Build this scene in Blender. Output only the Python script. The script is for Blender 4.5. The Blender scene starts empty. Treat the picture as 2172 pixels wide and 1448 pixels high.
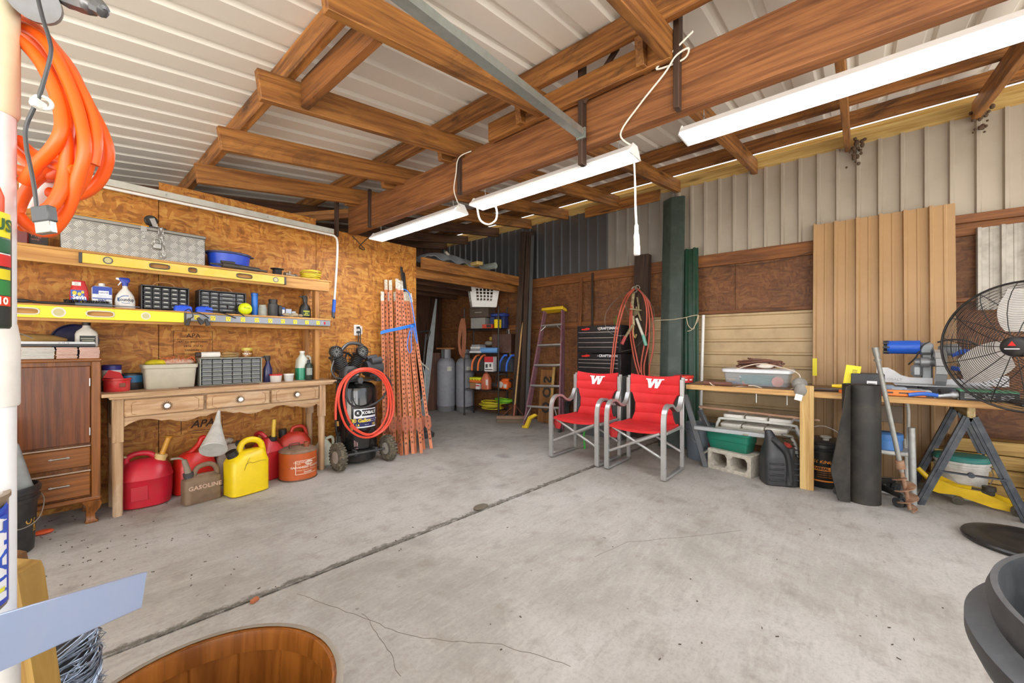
import bpy, bmesh, math, random
from mathutils import Vector, Matrix, Euler
random.seed(7)
PI = math.pi
sc = bpy.context.scene
col = sc.collection

# ---------------------------------------------------------------- camera, sky, exposure
CAM_H, FPX, CX, HZ = 1.15, 852.0, 1086.0, 735.0
cam_d = bpy.data.cameras.new('camera')
cam = bpy.data.objects.new('camera', cam_d)
col.objects.link(cam)
cam_d.sensor_width = 36.0
cam_d.lens = FPX / 2172 * 36.0
cam_d.shift_y = (HZ - 724) / 2172
cam_d.clip_start = 0.02
cam.location = (0, 0, CAM_H)
FX, FY = 0.757, 0.6534
cam.rotation_euler = (PI / 2, 0, -math.atan2(FX, FY))
sc.camera = cam
w = bpy.data.worlds.new('sky')
sc.world = w
w.use_nodes = True
wb = w.node_tree.nodes['Background']
# hazy sky above, sunlit ground below the horizon
tc = w.node_tree.nodes.new('ShaderNodeTexCoord'); sx = w.node_tree.nodes.new('ShaderNodeSeparateXYZ'); rp = w.node_tree.nodes.new('ShaderNodeValToRGB')
w.node_tree.links.new(tc.outputs['Generated'], sx.inputs[0]); w.node_tree.links.new(sx.outputs[2], rp.inputs[0]); w.node_tree.links.new(rp.outputs[0], wb.inputs[0])
rp.color_ramp.elements[0].position = 0.0; rp.color_ramp.elements[0].color = (1.0, 0.94, 0.86, 1)
rp.color_ramp.elements[1].position = 0.06; rp.color_ramp.elements[1].color = (0.62, 0.66, 0.72, 1)
wb.inputs[1].default_value = 2.4
vs = sc.view_settings
vs.view_transform = 'Standard'
vs.look = 'None'
vs.gamma = 1
vs.use_curve_mapping = False
vs.exposure = 0.62
LED_STRENGTH = 42.0
# daylight that comes in through the wide open garage door behind the camera
def area(name, loc, tgt, sx, sy, e, c=(1, 1, 1)):
    l = bpy.data.lights.new(name, 'AREA')
    l.shape = 'RECTANGLE'; l.size = sx; l.size_y = sy; l.energy = e; l.color = c
    o = bpy.data.objects.new(name, l); col.objects.link(o)
    o.location = loc
    o.rotation_euler = (Vector(tgt) - Vector(loc)).to_track_quat('-Z', 'Y').to_euler()
    return o
area('garage_door_daylight', (-2.4, -2.0, 1.5), (2.6, 2.3, 1.0), 3.6, 2.4, 95, (1.0, 0.97, 0.93))

# pixel of the photograph -> point of the place
def ray(u):
    t = (u - CX) / FPX
    return FX + FY * t, FY - FX * t
def on_z(u, v, z=0.0):
    d = FPX * (CAM_H - z) / (v - HZ); a, b = ray(u)
    return Vector((d * a, d * b, z))
def on_y(u, v, y):
    a, b = ray(u); d = y / b
    return Vector((d * a, y, CAM_H + (HZ - v) / FPX * d))
def on_x(u, v, x):
    a, b = ray(u); d = x / a
    return Vector((x, d * b, CAM_H + (HZ - v) / FPX * d))
def on_d(u, v, d):
    a, b = ray(u)
    return Vector((d * a, d * b, CAM_H + (HZ - v) / FPX * d))

# ---------------------------------------------------------------- mesh builder
def TR(loc=(0, 0, 0), rot=(0, 0, 0), sc_=1.0):
    m = Matrix.Translation(loc) @ Euler([math.radians(a) for a in rot]).to_matrix().to_4x4()
    return m @ Matrix.Scale(sc_, 4) if sc_ != 1.0 else m
def frame_to(p0, p1, roll=0.0):
    p0, p1 = Vector(p0), Vector(p1)
    z = (p1 - p0).normalized()
    q = z.to_track_quat('Z', 'Y').to_matrix().to_4x4()
    return Matrix.Translation(p0) @ q @ Matrix.Rotation(roll, 4, 'Z')
def catmull(pts, k=6, closed=False):
    P = [Vector(p) for p in pts]; n = len(P); out = []
    rng = range(n if closed else n - 1)
    for i in rng:
        a = P[(i - 1) % n] if closed or i > 0 else P[0]
        b, c = P[i], P[(i + 1) % n]
        d = P[(i + 2) % n] if closed or i + 2 < n else P[-1]
        for j in range(k):
            t = j / k; t2, t3 = t * t, t * t * t
            out.append(0.5 * ((2 * b) + (c - a) * t + (2 * a - 5 * b + 4 * c - d) * t2 + (3 * b - a - 3 * c + d) * t3))
    if not closed: out.append(P[-1].copy())
    return out

class MB:
    def __init__(s, T=None):
        s.v, s.f, s.mi, s.cur, s.T = [], [], [], 0, T or Matrix.Identity(4)
    def mat(s, i): s.cur = i; return s
    def add(s, vs_, fs, T=None):
        M = s.T @ T if T is not None else s.T
        o = len(s.v)
        s.v += [tuple(M @ Vector(p)) for p in vs_]
        for f in fs:
            s.f.append([o + i for i in f]); s.mi.append(s.cur)
        return s
    def box(s, c, size, rot=None, b=0.0, T=None):
        h = [x / 2 for x in size]; b = min(b, min(h) * 0.9)
        M = TR(c, rot or (0, 0, 0))
        if T is not None: M = T @ M
        if b <= 0:
            vs_ = [(x * h[0], y * h[1], z * h[2]) for x in (-1, 1) for y in (-1, 1) for z in (-1, 1)]
            fs = [(0, 1, 3, 2), (4, 6, 7, 5), (0, 4, 5, 1), (2, 3, 7, 6), (0, 2, 6, 4), (1, 5, 7, 3)]
            return s.add(vs_, fs, M)
        idx, vs_ = {}, []
        S = (-1, 1)
        for x in S:
            for y in S:
                for z in S:
                    for k in range(3):
                        sg = (x, y, z)
                        idx[x, y, z, k] = len(vs_)
                        vs_.append([sg[i] * (h[i] if i == k else h[i] - b) for i in range(3)])
        fs = []
        for k in range(3):
            i, j = [q for q in range(3) if q != k]
            for sg in S:
                f = []
                for a, c2 in ((-1, -1), (1, -1), (1, 1), (-1, 1)):
                    t = [0, 0, 0]; t[k] = sg; t[i] = a; t[j] = c2
                    f.append(idx[t[0], t[1], t[2], k])
                fs.append(f)
            for a in S:
                for c2 in S:
                    t0 = [0, 0, 0]; t0[i] = a; t0[j] = c2
                    q = []
                    for e, kk in ((-1, i), (1, i), (1, j), (-1, j)):
                        t = t0[:]; t[k] = e; q.append(idx[t[0], t[1], t[2], kk])
                    fs.append(q)
        for x in S:
            for y in S:
                for z in S:
                    fs.append([idx[x, y, z, k] for k in range(3)])
        return s.add(vs_, fs, M)
    def rings(s, rings, caps=(True, True), closed=False, T=None):
        n = len(rings[0]); vs_ = [p for r in rings for p in r]; fs = []
        m = len(rings)
        for i in range(m if closed else m - 1):
            k = (i + 1) % m
            for j in range(n):
                q = (j + 1) % n
                fs.append((i * n + j, i * n + q, k * n + q, k * n + j))
        if not closed:
            if caps[0]: fs.append(list(range(n)))
            if caps[1]: fs.append([(m - 1) * n + j for j in range(n)])
        return s.add(vs_, fs, T)
    def cyl(s, p0, p1, r0, r1=None, n=14, caps=(True, True), T=None):
        r1 = r0 if r1 is None else r1
        F = frame_to(p0, p1); L = (Vector(p1) - Vector(p0)).length
        R = [[F @ Vector((r * math.cos(2 * PI * j / n), r * math.sin(2 * PI * j / n), z)) for j in range(n)] for r, z in ((r0, 0), (r1, L))]
        return s.rings(R, caps, T=T)
    def tube(s, pts, r, n=8, k=0, closed=False, T=None, flat=1.0):
        P = catmull(pts, k, closed) if k else [Vector(p) for p in pts]
        m = len(P); R = []; up = None
        for i in range(m):
            a = P[(i - 1) % m] if closed or i > 0 else P[0]
            c = P[(i + 1) % m] if closed or i < m - 1 else P[-1]
            t = (c - a)
            t = t.normalized() if t.length > 1e-9 else Vector((0, 0, 1))
            if up is None:
                up = t.orthogonal().normalized() if flat == 1.0 else (Vector((0, 0, 1)) - t * t.z)
                if up.length < 1e-4: up = t.orthogonal()
                up.normalize()
            else:
                up = up - t * up.dot(t)
                up = up.normalized() if up.length > 1e-6 else t.orthogonal().normalized()
            sd = t.cross(up)
            rr = r[i * (len(r) - 1) // max(1, m - 1)] if isinstance(r, (list, tuple)) else r
            R.append([P[i] + up * (math.cos(2 * PI * j / n) * rr * flat) + sd * (math.sin(2 * PI * j / n) * rr) for j in range(n)])
        return s.rings(R, closed=closed, T=T)
    def lathe(s, prof, n=24, T=None, sx=1.0, sy=1.0, caps=(True, True), ripple=None):
        R = []
        for r, z in prof:
            R.append([Vector((r * sx * math.cos(2 * PI * j / n), r * sy * math.sin(2 * PI * j / n), z)) for j in range(n)])
        return s.rings(R, caps, T=T)
    def sq(s, secs, n=28, T=None, caps=(True, True)):
        """stack of rounded sections (z, half x, half y, exponent, off x, off y)"""
        R = []
        for q in secs:
            z, hx, hy = q[:3]; e = q[3] if len(q) > 3 else 4.0
            ox = q[4] if len(q) > 4 else 0.0; oy = q[5] if len(q) > 5 else 0.0
            ring = []
            for j in range(n):
                a = 2 * PI * (j + 0.5) / n; c, d = math.cos(a), math.sin(a)
                ring.append(Vector((ox + hx * math.copysign(abs(c) ** (2 / e), c), oy + hy * math.copysign(abs(d) ** (2 / e), d), z)))
            R.append(ring)
        return s.rings(R, caps, T=T)
    def prism(s, poly, h0, h1, T=None):
        n = len(poly)
        vs_ = [(x, y, h0) for x, y in poly] + [(x, y, h1) for x, y in poly]
        fs = [list(range(n)), [n + i for i in range(n)]] + [(i, (i + 1) % n, n + (i + 1) % n, n + i) for i in range(n)]
        return s.add(vs_, fs, T)
    def sphere(s, c, r, n=14, m=8, sc3=(1, 1, 1), T=None):
        R = []
        for i in range(1, m):
            a = PI * i / m
            R.append([Vector((c[0] + r * sc3[0] * math.sin(a) * math.cos(2 * PI * j / n), c[1] + r * sc3[1] * math.sin(a) * math.sin(2 * PI * j / n), c[2] - r * sc3[2] * math.cos(a))) for j in range(n)])
        return s.rings(R, T=T)
    def torus(s, c, R_, r, n=32, m=8, T=None, axis='Z'):
        pts = []
        for i in range(n):
            a = 2 * PI * i / n
            x, y = R_ * math.cos(a), R_ * math.sin(a)
            pts.append({'Z': (c[0] + x, c[1] + y, c[2]), 'Y': (c[0] + x, c[1], c[2] + y), 'X': (c[0], c[1] + x, c[2] + y)}[axis])
        return s.tube(pts, r, m, closed=True, T=T)
    def grid(s, fn, nu, nv, T=None, thick=0.0):
        """surface fn(i/nu, j/nv) -> point; thick > 0 gives it a second skin along the normal"""
        P = [[Vector(fn(i / nu, j / nv)) for j in range(nv + 1)] for i in range(nu + 1)]
        idx = lambda i, j: i * (nv + 1) + j
        vs_ = [p for r in P for p in r]
        fs = [(idx(i, j), idx(i + 1, j), idx(i + 1, j + 1), idx(i, j + 1)) for i in range(nu) for j in range(nv)]
        if thick:
            N = []
            for i in range(nu + 1):
                for j in range(nv + 1):
                    a = P[min(i + 1, nu)][j] - P[max(i - 1, 0)][j]; b = P[i][min(j + 1, nv)] - P[i][max(j - 1, 0)]
                    q = a.cross(b); N.append(q.normalized() if q.length > 1e-12 else Vector((0, 0, 1)))
            o = len(vs_)
            vs_ = vs_ + [p + q * thick for p, q in zip(vs_, N)]
            fs = fs + [tuple(o + k for k in reversed(f)) for f in fs]
            bd = [idx(i, 0) for i in range(nu + 1)] + [idx(nu, j) for j in range(1, nv + 1)] + [idx(i, nv) for i in range(nu - 1, -1, -1)] + [idx(0, j) for j in range(nv - 1, 0, -1)]
            for a, b in zip(bd, bd[1:] + bd[:1]): fs.append((a, b, o + b, o + a))
        return s.add(vs_, fs, T)
    def text(s, body, size, fn, align='CENTER', bold=0.0, depth=0.0, space=1.0, shear=0.0):
        """flat lettering; fn(x, y) -> point of the surface it stands on"""
        c = bpy.data.curves.new('t', 'FONT')
        c.body = body; c.size = size; c.align_x = align; c.align_y = 'CENTER'; c.offset = bold; c.resolution_u = 2
        c.space_character = space; c.shear = shear
        o = bpy.data.objects.new('t', c); col.objects.link(o)
        dg = bpy.context.evaluated_depsgraph_get()
        me = o.evaluated_get(dg).to_mesh()
        vs_ = [Vector(fn(v.co.x, v.co.y)) for v in me.vertices]
        fs = [list(p.vertices) for p in me.polygons]
        o.evaluated_get(dg).to_mesh_clear()
        bpy.data.objects.remove(o); bpy.data.curves.remove(c)
        return s.add(vs_, fs)

def mesh(name, mb, mats, smooth=True, ang=38):
    me = bpy.data.meshes.new(name)
    me.from_pydata(mb.v, [], mb.f)
    for m in (mats if isinstance(mats, (list, tuple)) else [mats]): me.materials.append(m)
    bm = bmesh.new(); bm.from_mesh(me)
    for f, mi in zip(bm.faces, mb.mi): f.material_index = mi
    bmesh.ops.recalc_face_normals(bm, faces=bm.faces)
    bm.to_mesh(me); bm.free()
    if smooth:
        me.polygons.foreach_set('use_smooth', [True] * len(me.polygons))
        me.set_sharp_from_angle(angle=math.radians(ang))
    return me
def part(name, mb, mats, parent=None, label=None, smooth=True, ang=38):
    o = bpy.data.objects.new(name, mesh(name, mb, mats, smooth, ang)); col.objects.link(o)
    if parent is not None: o.parent = parent
    if label: o['label'] = label
    return o
def tag(o, label, cat, group=None, kind=None):
    o['label'] = label; o['category'] = cat
    if group: o['group'] = group
    if kind: o['kind'] = kind
    return o
def thing(name, label, cat, loc=(0, 0, 0), rz=0.0, group=None, rot=None):
    o = bpy.data.objects.new(name, None); col.objects.link(o)
    o.empty_display_size = 0.05
    o.location = loc
    o.rotation_euler = [math.radians(a) for a in rot] if rot else (0, 0, math.radians(rz))
    return tag(o, label, cat, group)
def one(name, mb, mats, label, cat, loc=(0, 0, 0), rz=0.0, group=None, rot=None, kind=None, ang=38):
    o = part(name, mb, mats, ang=ang)
    o.location = loc
    o.rotation_euler = [math.radians(a) for a in rot] if rot else (0, 0, math.radians(rz))
    return tag(o, label, cat, group, kind)
def kids(o): return [c for c in bpy.data.objects if c.parent == o]
def copy_tree(o, parent=None, ch=None):
    c = o.copy(); col.objects.link(c)
    if parent is not None: c.parent = parent
    for k in kids(o):
        if k != c: copy_tree(k, c)
    return c
def clone(o, label, loc, rz=None, rot=None):
    c = copy_tree(o); c['label'] = label; c.location = loc
    if rz is not None: c.rotation_euler = (0, 0, math.radians(rz))
    if rot is not None: c.rotation_euler = [math.radians(a) for a in rot]
    return c

# ---------------------------------------------------------------- materials
def lin(h):
    h = h.lstrip('#'); r = []
    for i in (0, 2, 4):
        c = int(h[i:i + 2], 16) / 255
        r.append(c / 12.92 if c <= 0.04045 else ((c + 0.055) / 1.055) ** 2.4)
    return (r[0], r[1], r[2], 1)
def mulc(c, k): return (c[0] * k, c[1] * k, c[2] * k, 1)
class NT:
    def __init__(s, name):
        s.m = bpy.data.materials.new(name); s.m.use_nodes = True
        s.t = s.m.node_tree; s.b = s.t.nodes['Principled BSDF']
    def n(s, typ, **kw):
        n = s.t.nodes.new(typ)
        for k, v in kw.items():
            if k in n.inputs: n.inputs[k].default_value = v
            else: setattr(n, k, v)
        return n
    def l(s, a, b): s.t.links.new(a, b)
    def coord(s, scale=(1, 1, 1), rot=(0, 0, 0), rnd=True):
        tc = s.n('ShaderNodeTexCoord'); mp = s.n('ShaderNodeMapping')
        mp.inputs['Scale'].default_value = scale; mp.inputs['Rotation'].default_value = rot
        s.l(tc.outputs['Object'], mp.inputs['Vector'])
        if rnd:
            oi = s.n('ShaderNodeObjectInfo'); mm = s.n('ShaderNodeMath', operation='MULTIPLY'); mm.inputs[1].default_value = 37.0
            s.l(oi.outputs['Random'], mm.inputs[0]); s.l(mm.outputs[0], mp.inputs['Location'])
        return mp.outputs[0]
    def noise(s, vec, scale, detail=4, rough=0.6, dist=0.0):
        n = s.n('ShaderNodeTexNoise'); n.inputs['Scale'].default_value = scale; n.inputs['Detail'].default_value = detail
        n.inputs['Roughness'].default_value = rough; n.inputs['Distortion'].default_value = dist
        s.l(vec, n.inputs['Vector']); return n.outputs['Fac']
    def ramp(s, fac, stops):
        r = s.n('ShaderNodeValToRGB'); e = r.color_ramp.elements
        while len(e) < len(stops): e.new(0.5)
        for q, (p, c) in zip(e, stops): q.position = p; q.color = c
        s.l(fac, r.inputs[0]); return r.outputs[0]
    def mix(s, fac, a, b, mode='MIX'):
        m = s.n('ShaderNodeMix', data_type='RGBA', blend_type=mode)
        for sock, v in ((m.inputs[0], fac), (m.inputs[6], a), (m.inputs[7], b)):
            if isinstance(v, (int, float)): sock.default_value = v
            elif isinstance(v, tuple): sock.default_value = v
            else: s.l(v, sock)
        return m.outputs[2]
    def bump(s, fac, strength=0.2, dist=0.01):
        b = s.n('ShaderNodeBump'); b.inputs['Strength'].default_value = strength; b.inputs['Distance'].default_value = dist
        s.l(fac, b.inputs['Height']); s.l(b.outputs[0], s.b.inputs['Normal'])
    def col(s, c):
        if isinstance(c, tuple): s.b.inputs['Base Color'].default_value = c
        else: s.l(c, s.b.inputs['Base Color'])
    def set(s, **kw):
        for k, v in kw.items(): s.b.inputs[k.replace('_', ' ')].default_value = v
        return s
_MC = {}
W1, W0 = (1, 1, 1, 1), (0, 0, 0, 1)
def C(hx, r=0.5, m=0.0, d=0.12, dc='#6b5f50', em=0.0, sc_=14.0, coat=0.0):
    """plain coloured surface with a little wear: d = how much dust of colour dc lies on it"""
    k = (hx, r, m, d, dc, em, sc_, coat)
    if k in _MC: return _MC[k]
    t = NT('paint_' + hx.strip('#')); c = lin(hx)
    if d > 0:
        v = t.coord()
        f = t.ramp(t.noise(v, sc_, 5, 0.65), [(0.42, W0), (0.75, mulc(W1, min(1, d * 2)))])
        t.col(t.mix(f, c, lin(dc)))
        t.bump(t.noise(v, sc_ * 6, 3), 0.05, 0.002)
    else: t.col(c)
    t.set(Roughness=r, Metallic=m)
    if coat: t.b.inputs['Coat Weight'].default_value = coat
    if em:
        t.b.inputs['Emission Color'].default_value = c; t.b.inputs['Emission Strength'].default_value = em
    _MC[k] = t.m; return t.m
def glass(hx, a=0.35, r=0.08):
    k = ('g', hx, a, r)
    if k in _MC: return _MC[k]
    t = NT('clear_' + hx.strip('#')); t.col(lin(hx)); t.set(Roughness=r, Alpha=a)
    _MC[k] = t.m; return t.m
def wood(name, light, dark, axis=0, fine=34.0, stain=0.0, stc='#2a1a0e', r=0.62, knots=True, big=2.2):
    k = ('w', name)
    if k in _MC: return _MC[k]
    t = NT(name)
    scl = [1.0, 1.0, 1.0]; scl[axis] = 0.045
    v = t.coord(tuple(scl))
    sv = [1.0, 1.0, 1.0]; sv[axis] = 0.30
    v2 = t.coord(tuple(sv))
    g = t.noise(v, fine, 6, 0.62, 0.6)
    base = t.ramp(g, [(0.36, lin(dark)), (0.62, lin(light))])
    big_ = t.ramp(t.noise(v2, big, 3, 0.5, 0.4), [(0.3, mulc(W1, 0.72)), (0.7, mulc(W1, 1.0))])
    c = t.mix(1.0, base, big_, 'MULTIPLY')
    if knots:
        vo = t.n('ShaderNodeTexVoronoi'); vo.inputs['Scale'].default_value = 1.0
        kv = [7.0, 7.0, 7.0]; kv[axis] = 1.3
        t.l(t.coord(tuple(kv)), vo.inputs['Vector'])
        kf = t.ramp(vo.outputs['Distance'], [(0.05, mulc(W1, 0.85)), (0.16, W0)])
        c = t.mix(kf, c, mulc(lin(dark), 0.35))
    if stain:
        f = t.ramp(t.noise(v2, big * 2.1, 6, 0.72, 1.0), [(0.5, W0), (0.66, mulc(W1, stain))])
        c = t.mix(f, c, lin(stc))
    t.col(c); t.set(Roughness=r); t.bump(g, 0.25, 0.004)
    _MC[k] = t.m; return t.m
def metal(hx, r=0.4, m=0.85, d=0.15, dc='#8a857c'):
    return C(hx, r, m, d, dc)
def osb(name, c1, c2, c3, stain=0.0):
    t = NT(name)
    v = t.coord((1, 1, 1), rnd=False)
    warp = t.n('ShaderNodeTexNoise'); warp.inputs['Scale'].default_value = 3.4; t.l(v, warp.inputs['Vector'])
    cols = []
    for i, (sx, sy, sz, an) in enumerate(((13, 13, 60, 0.5), (52, 52, 14, -0.45), (16, 16, 44, 1.2))):
        mp = t.n('ShaderNodeMapping'); mp.inputs['Scale'].default_value = (sx, sy, sz); mp.inputs['Rotation'].default_value = (an, an, 0)
        mx = t.n('ShaderNodeVectorMath', operation='ADD'); ms = t.n('ShaderNodeVectorMath', operation='SCALE'); ms.inputs['Scale'].default_value = 0.16
        t.l(warp.outputs['Color'], ms.inputs[0]); t.l(v, mx.inputs[0]); t.l(ms.outputs[0], mx.inputs[1]); t.l(mx.outputs[0], mp.inputs['Vector'])
        vo = t.n('ShaderNodeTexVoronoi'); vo.inputs['Scale'].default_value = 1.0; t.l(mp.outputs[0], vo.inputs['Vector'])
        sp = t.n('ShaderNodeSeparateColor'); t.l(vo.outputs['Color'], sp.inputs[0]); cols.append(sp.outputs[0])
    sel = t.ramp(t.noise(v, 9.0, 2), [(0.44, W0), (0.56, W1)])
    a = t.mix(sel, cols[0], cols[1]); a = t.mix(0.35, a, cols[2])
    c = t.ramp(a, [(0.15, lin(c2)), (0.5, lin(c1)), (0.85, lin(c3))])
    b = t.ramp(t.noise(v, 1.1, 4, 0.6), [(0.35, mulc(W1, 0.74)), (0.65, W1)])
    c = t.mix(1.0, c, b, 'MULTIPLY')
    if stain:
        f = t.ramp(t.noise(v, 1.7, 6, 0.7, 0.8), [(0.48, W0), (0.7, mulc(W1, stain))])
        c = t.mix(f, c, lin('#2a1810'))
    t.col(c); t.set(Roughness=0.6); t.bump(a, 0.12, 0.004)
    return t.m
PINE = wood('pine_timber', '#c9985a', '#9a6a34', 0)
# ================================================================ the building
YA, XB = 4.2, 5.1                      # plank wall on the left, metal wall on the right
def zr(x): return 2.62 + 0.142 * (x - 2.1)      # underside of the sloping rafters
SL = math.degrees(math.atan(0.142))
ST = dict(kind='structure')
# ---- materials of the building
def concrete():
    t = NT('worn_concrete'); v = t.coord(rnd=False)
    a = t.noise(v, 0.9, 6, 0.65, 0.5); f = t.noise(v, 60, 4, 0.7); mdl = t.noise(v, 5.5, 6, 0.7)
    c = t.ramp(a, [(0.3, lin('#8b857d')), (0.5, lin('#a8a39c')), (0.7, lin('#bab7b2'))])
    c = t.mix(t.ramp(f, [(0.35, mulc(W1, 0.28)), (0.55, W0)]), c, lin('#7d776e'))
    c = t.mix(t.ramp(mdl, [(0.52, W0), (0.72, mulc(W1, 0.55))]), c, lin('#7a7064'))
    vs_ = t.coord((1.2, 6.5, 1), (0, 0, 0.35), rnd=False); sk = t.noise(vs_, 5.0, 6, 0.75, 0.6)
    c = t.mix(t.ramp(sk, [(0.50, W0), (0.72, mulc(W1, 0.28))]), c, lin('#c6c3bd'))
    c = t.mix(t.ramp(t.noise(vs_, 3.1, 5, 0.7), [(0.55, W0), (0.75, mulc(W1, 0.35))]), c, lin('#6f675b'))
    sp = t.ramp(t.noise(v, 23, 2, 0.5), [(0.73, W0), (0.77, mulc(W1, 0.6))])
    c = t.mix(sp, c, lin('#5c5348'))
    st = t.ramp(t.noise(v, 2.3, 2, 0.4), [(0.66, W0), (0.72, mulc(W1, 0.30))])
    c = t.mix(st, c, lin('#5a544b'))
    # dirt that has gathered along the joint
    s = t.n('ShaderNodeSeparateXYZ'); t.l(v, s.inputs[0])
    q = t.n('ShaderNodeMath', operation='MULTIPLY_ADD'); q.inputs[1].default_value = 0.058; q.inputs[2].default_value = -2.118
    t.l(s.outputs[0], q.inputs[0])
    e = t.n('ShaderNodeMath', operation='ADD'); t.l(q.outputs[0], e.inputs[0]); t.l(s.outputs[1], e.inputs[1])
    nz = t.n('ShaderNodeMath', operation='MULTIPLY_ADD'); nz.inputs[1].default_value = 0.15; nz.inputs[2].default_value = -0.095
    t.l(t.noise(v, 14, 6, 0.75), nz.inputs[0])
    e2 = t.n('ShaderNodeMath', operation='ADD'); t.l(e.outputs[0], e2.inputs[0]); t.l(nz.outputs[0], e2.inputs[1])
    ab = t.n('ShaderNodeMath', operation='ABSOLUTE'); t.l(e2.outputs[0], ab.inputs[0])
    c = t.mix(t.ramp(ab.outputs[0], [(0.008, mulc(W1, 0.75)), (0.028, W0)]), c, lin('#3d382c'))
    t.col(c); t.set(Roughness=0.82); t.bump(f, 0.12, 0.003)
    return t.m
CONC = concrete()
OSBA = osb('strand_board', '#c0792a', '#955a1b', '#d39a45', 0.12)
OSBB = osb('old_strand_board', '#80502a', '#6a3f20', '#8f6036', 0.45)
RAFX = wood('rafter_timber_x', '#b57a3a', '#7a481c', 0, stain=0.55)
RAFY = wood('rafter_timber_y', '#ad6a33', '#703d1c', 1, stain=0.6)
BEAMY = wood('beam_timber_y', '#a5673a', '#75431f', 1, fine=46, stain=0.12)
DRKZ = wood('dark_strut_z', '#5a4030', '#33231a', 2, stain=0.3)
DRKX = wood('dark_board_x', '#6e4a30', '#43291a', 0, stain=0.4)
NEWY = wood('yellow_new_timber_y', '#e0c27a', '#b8904a', 1)
EAVEX = wood('sunlit_new_timber_x', '#e0c27a', '#b8904a', 0)  # new eave timber with the outside daylight put into its yellow
RAILY = wood('wall_rail_y', '#99602f', '#6b3e1d', 1, stain=0.25)
ROOF = C('#f0ece2', 0.5, 0.0, 0.06, '#cfc3a4', sc_=2.0)
SIDE = C('#b3a999', 0.45, 0.2, 0.16, '#8c7f6c', sc_=3.0)
GSIDE = C('#83868a', 0.32, 0.8, 0.12, '#6b6a66', sc_=3.0)
LAP = C('#c3a97f', 0.5, 0.0, 0.2, '#7d6442', sc_=5.0)

# ---- floor: two slabs with a dirty joint between them
def jy(x): return 2.118 - 0.058 * x
m = MB()
X0, X1, Y0, Y1 = -2.6, 5.2, -2.6, 6.3
m.prism([(X0, Y0), (X1, Y0), (X1, jy(X1) - 0.007), (X0, jy(X0) - 0.007)], -0.1, 0)
m.prism([(X0, jy(X0) + 0.007), (X1, jy(X1) + 0.007), (X1, Y1), (X0, Y1)], -0.1, 0)
fl = part('floor', m, CONC); fl['kind'] = 'structure'; tag(fl, 'worn grey concrete floor slabs with a dirty joint', 'floor')
m = MB(); m.prism([(X0, jy(X0) - 0.007), (X1, jy(X1) - 0.007), (X1, jy(X1) + 0.007), (X0, jy(X0) + 0.007)], -0.1, -0.012)
part('joint_filler', m, C('#2f2a22', 0.9, d=0.3), fl, label='dark dirt filled joint')
m = MB()
for pts in ([(630, 1258), (700, 1282), (790, 1318), (860, 1345), (960, 1360), (1060, 1366), (1140, 1390), (1230, 1420)],
            [(770, 1300), (800, 1340), (830, 1385), (850, 1448)], [(1260, 1180), (1330, 1150), (1440, 1140), (1600, 1120)]):
    P = [on_z(u, v, 0.0003) for u, v in pts]; Q = []
    for a, b in zip(P, P[1:]):
        for k in range(5):
            Q.append(a.lerp(b, k / 5) + Vector((random.uniform(-.006, .006), random.uniform(-.006, .006), 0)))
    m.tube(Q, 0.0011, 4)
part('hairline_crack', m, C('#6f675c', 0.9, d=0), fl)

# ---- left wall: 4 ft strand boards
m = MB(); g = 0.002
for x0, x1, zt in ((-2.6, -0.64, 2.39), (-0.64, 0.58, 2.39), (0.58, 1.80, 2.455), (1.80, 3.03, 2.385)):
    m.box(((x0 + x1) / 2, YA + 0.006, zt / 2), (x1 - x0 - 2 * g, 0.012, zt), b=0.001)
wl = part('wall_left', m, OSBA); wl['kind'] = 'structure'; tag(wl, 'orange strand board wall behind the shelves and the compressor', 'wall')
m = MB()
for x in (-2.0, -0.64, 0.58, 1.19, 1.80, 2.4): m.box((x, YA + 0.06, 1.17), (0.04, 0.09, 2.34))
m.box((3.005, YA + 0.06, 1.19), (0.04, 0.09, 2.38)); m.box((0.2, YA + 0.06, 2.32), (5.6, 0.088, 0.04))
part('stud_frame', m, DRKZ, wl)
def stamp(x, z, rows, mat):
    m = MB()
    for dz, s, body in rows: m.text(body, s, lambda a, b: (x + a, YA - 0.0006, z + dz + b), bold=0.0004)
    return m
m = stamp(0.80, 1.24, ((0, .05, 'APA'), (-.05, .022, 'RATED SHEATHING'), (-.085, .022, '24/16  7/16 IN'), (-.12, .02, 'EXPOSURE 1'), (-.20, .05, 'JBL')), None)
for dz in (.04, -.03, -.15, -.25): m.box((0.80, YA - 0.0006, 1.24 + dz), (0.26, 0.0008, 0.003))
for dx in (-.13, .13): m.box((0.80 + dx, YA - 0.0006, 1.135), (0.003, 0.0008, 0.29))
m.text('APA', 0.085, lambda a, b: (0.86 + a, YA - 0.0006, 0.50 + b), bold=0.002, shear=0.3)
m.box((0.86, YA - 0.0006, 0.445), (0.2, 0.0008, 0.004)); m.box((0.86, YA - 0.0006, 0.43), (0.14, 0.0008, 0.003))
for dx in (-.14, .14): m.box((0.86 + dx, YA - 0.0006, 0.485), (0.004, 0.0008, 0.11))
part('printed_stamp', m, C('#3a220e', 0.8, d=0), wl, label='black mill stamps printed on the board')

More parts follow.
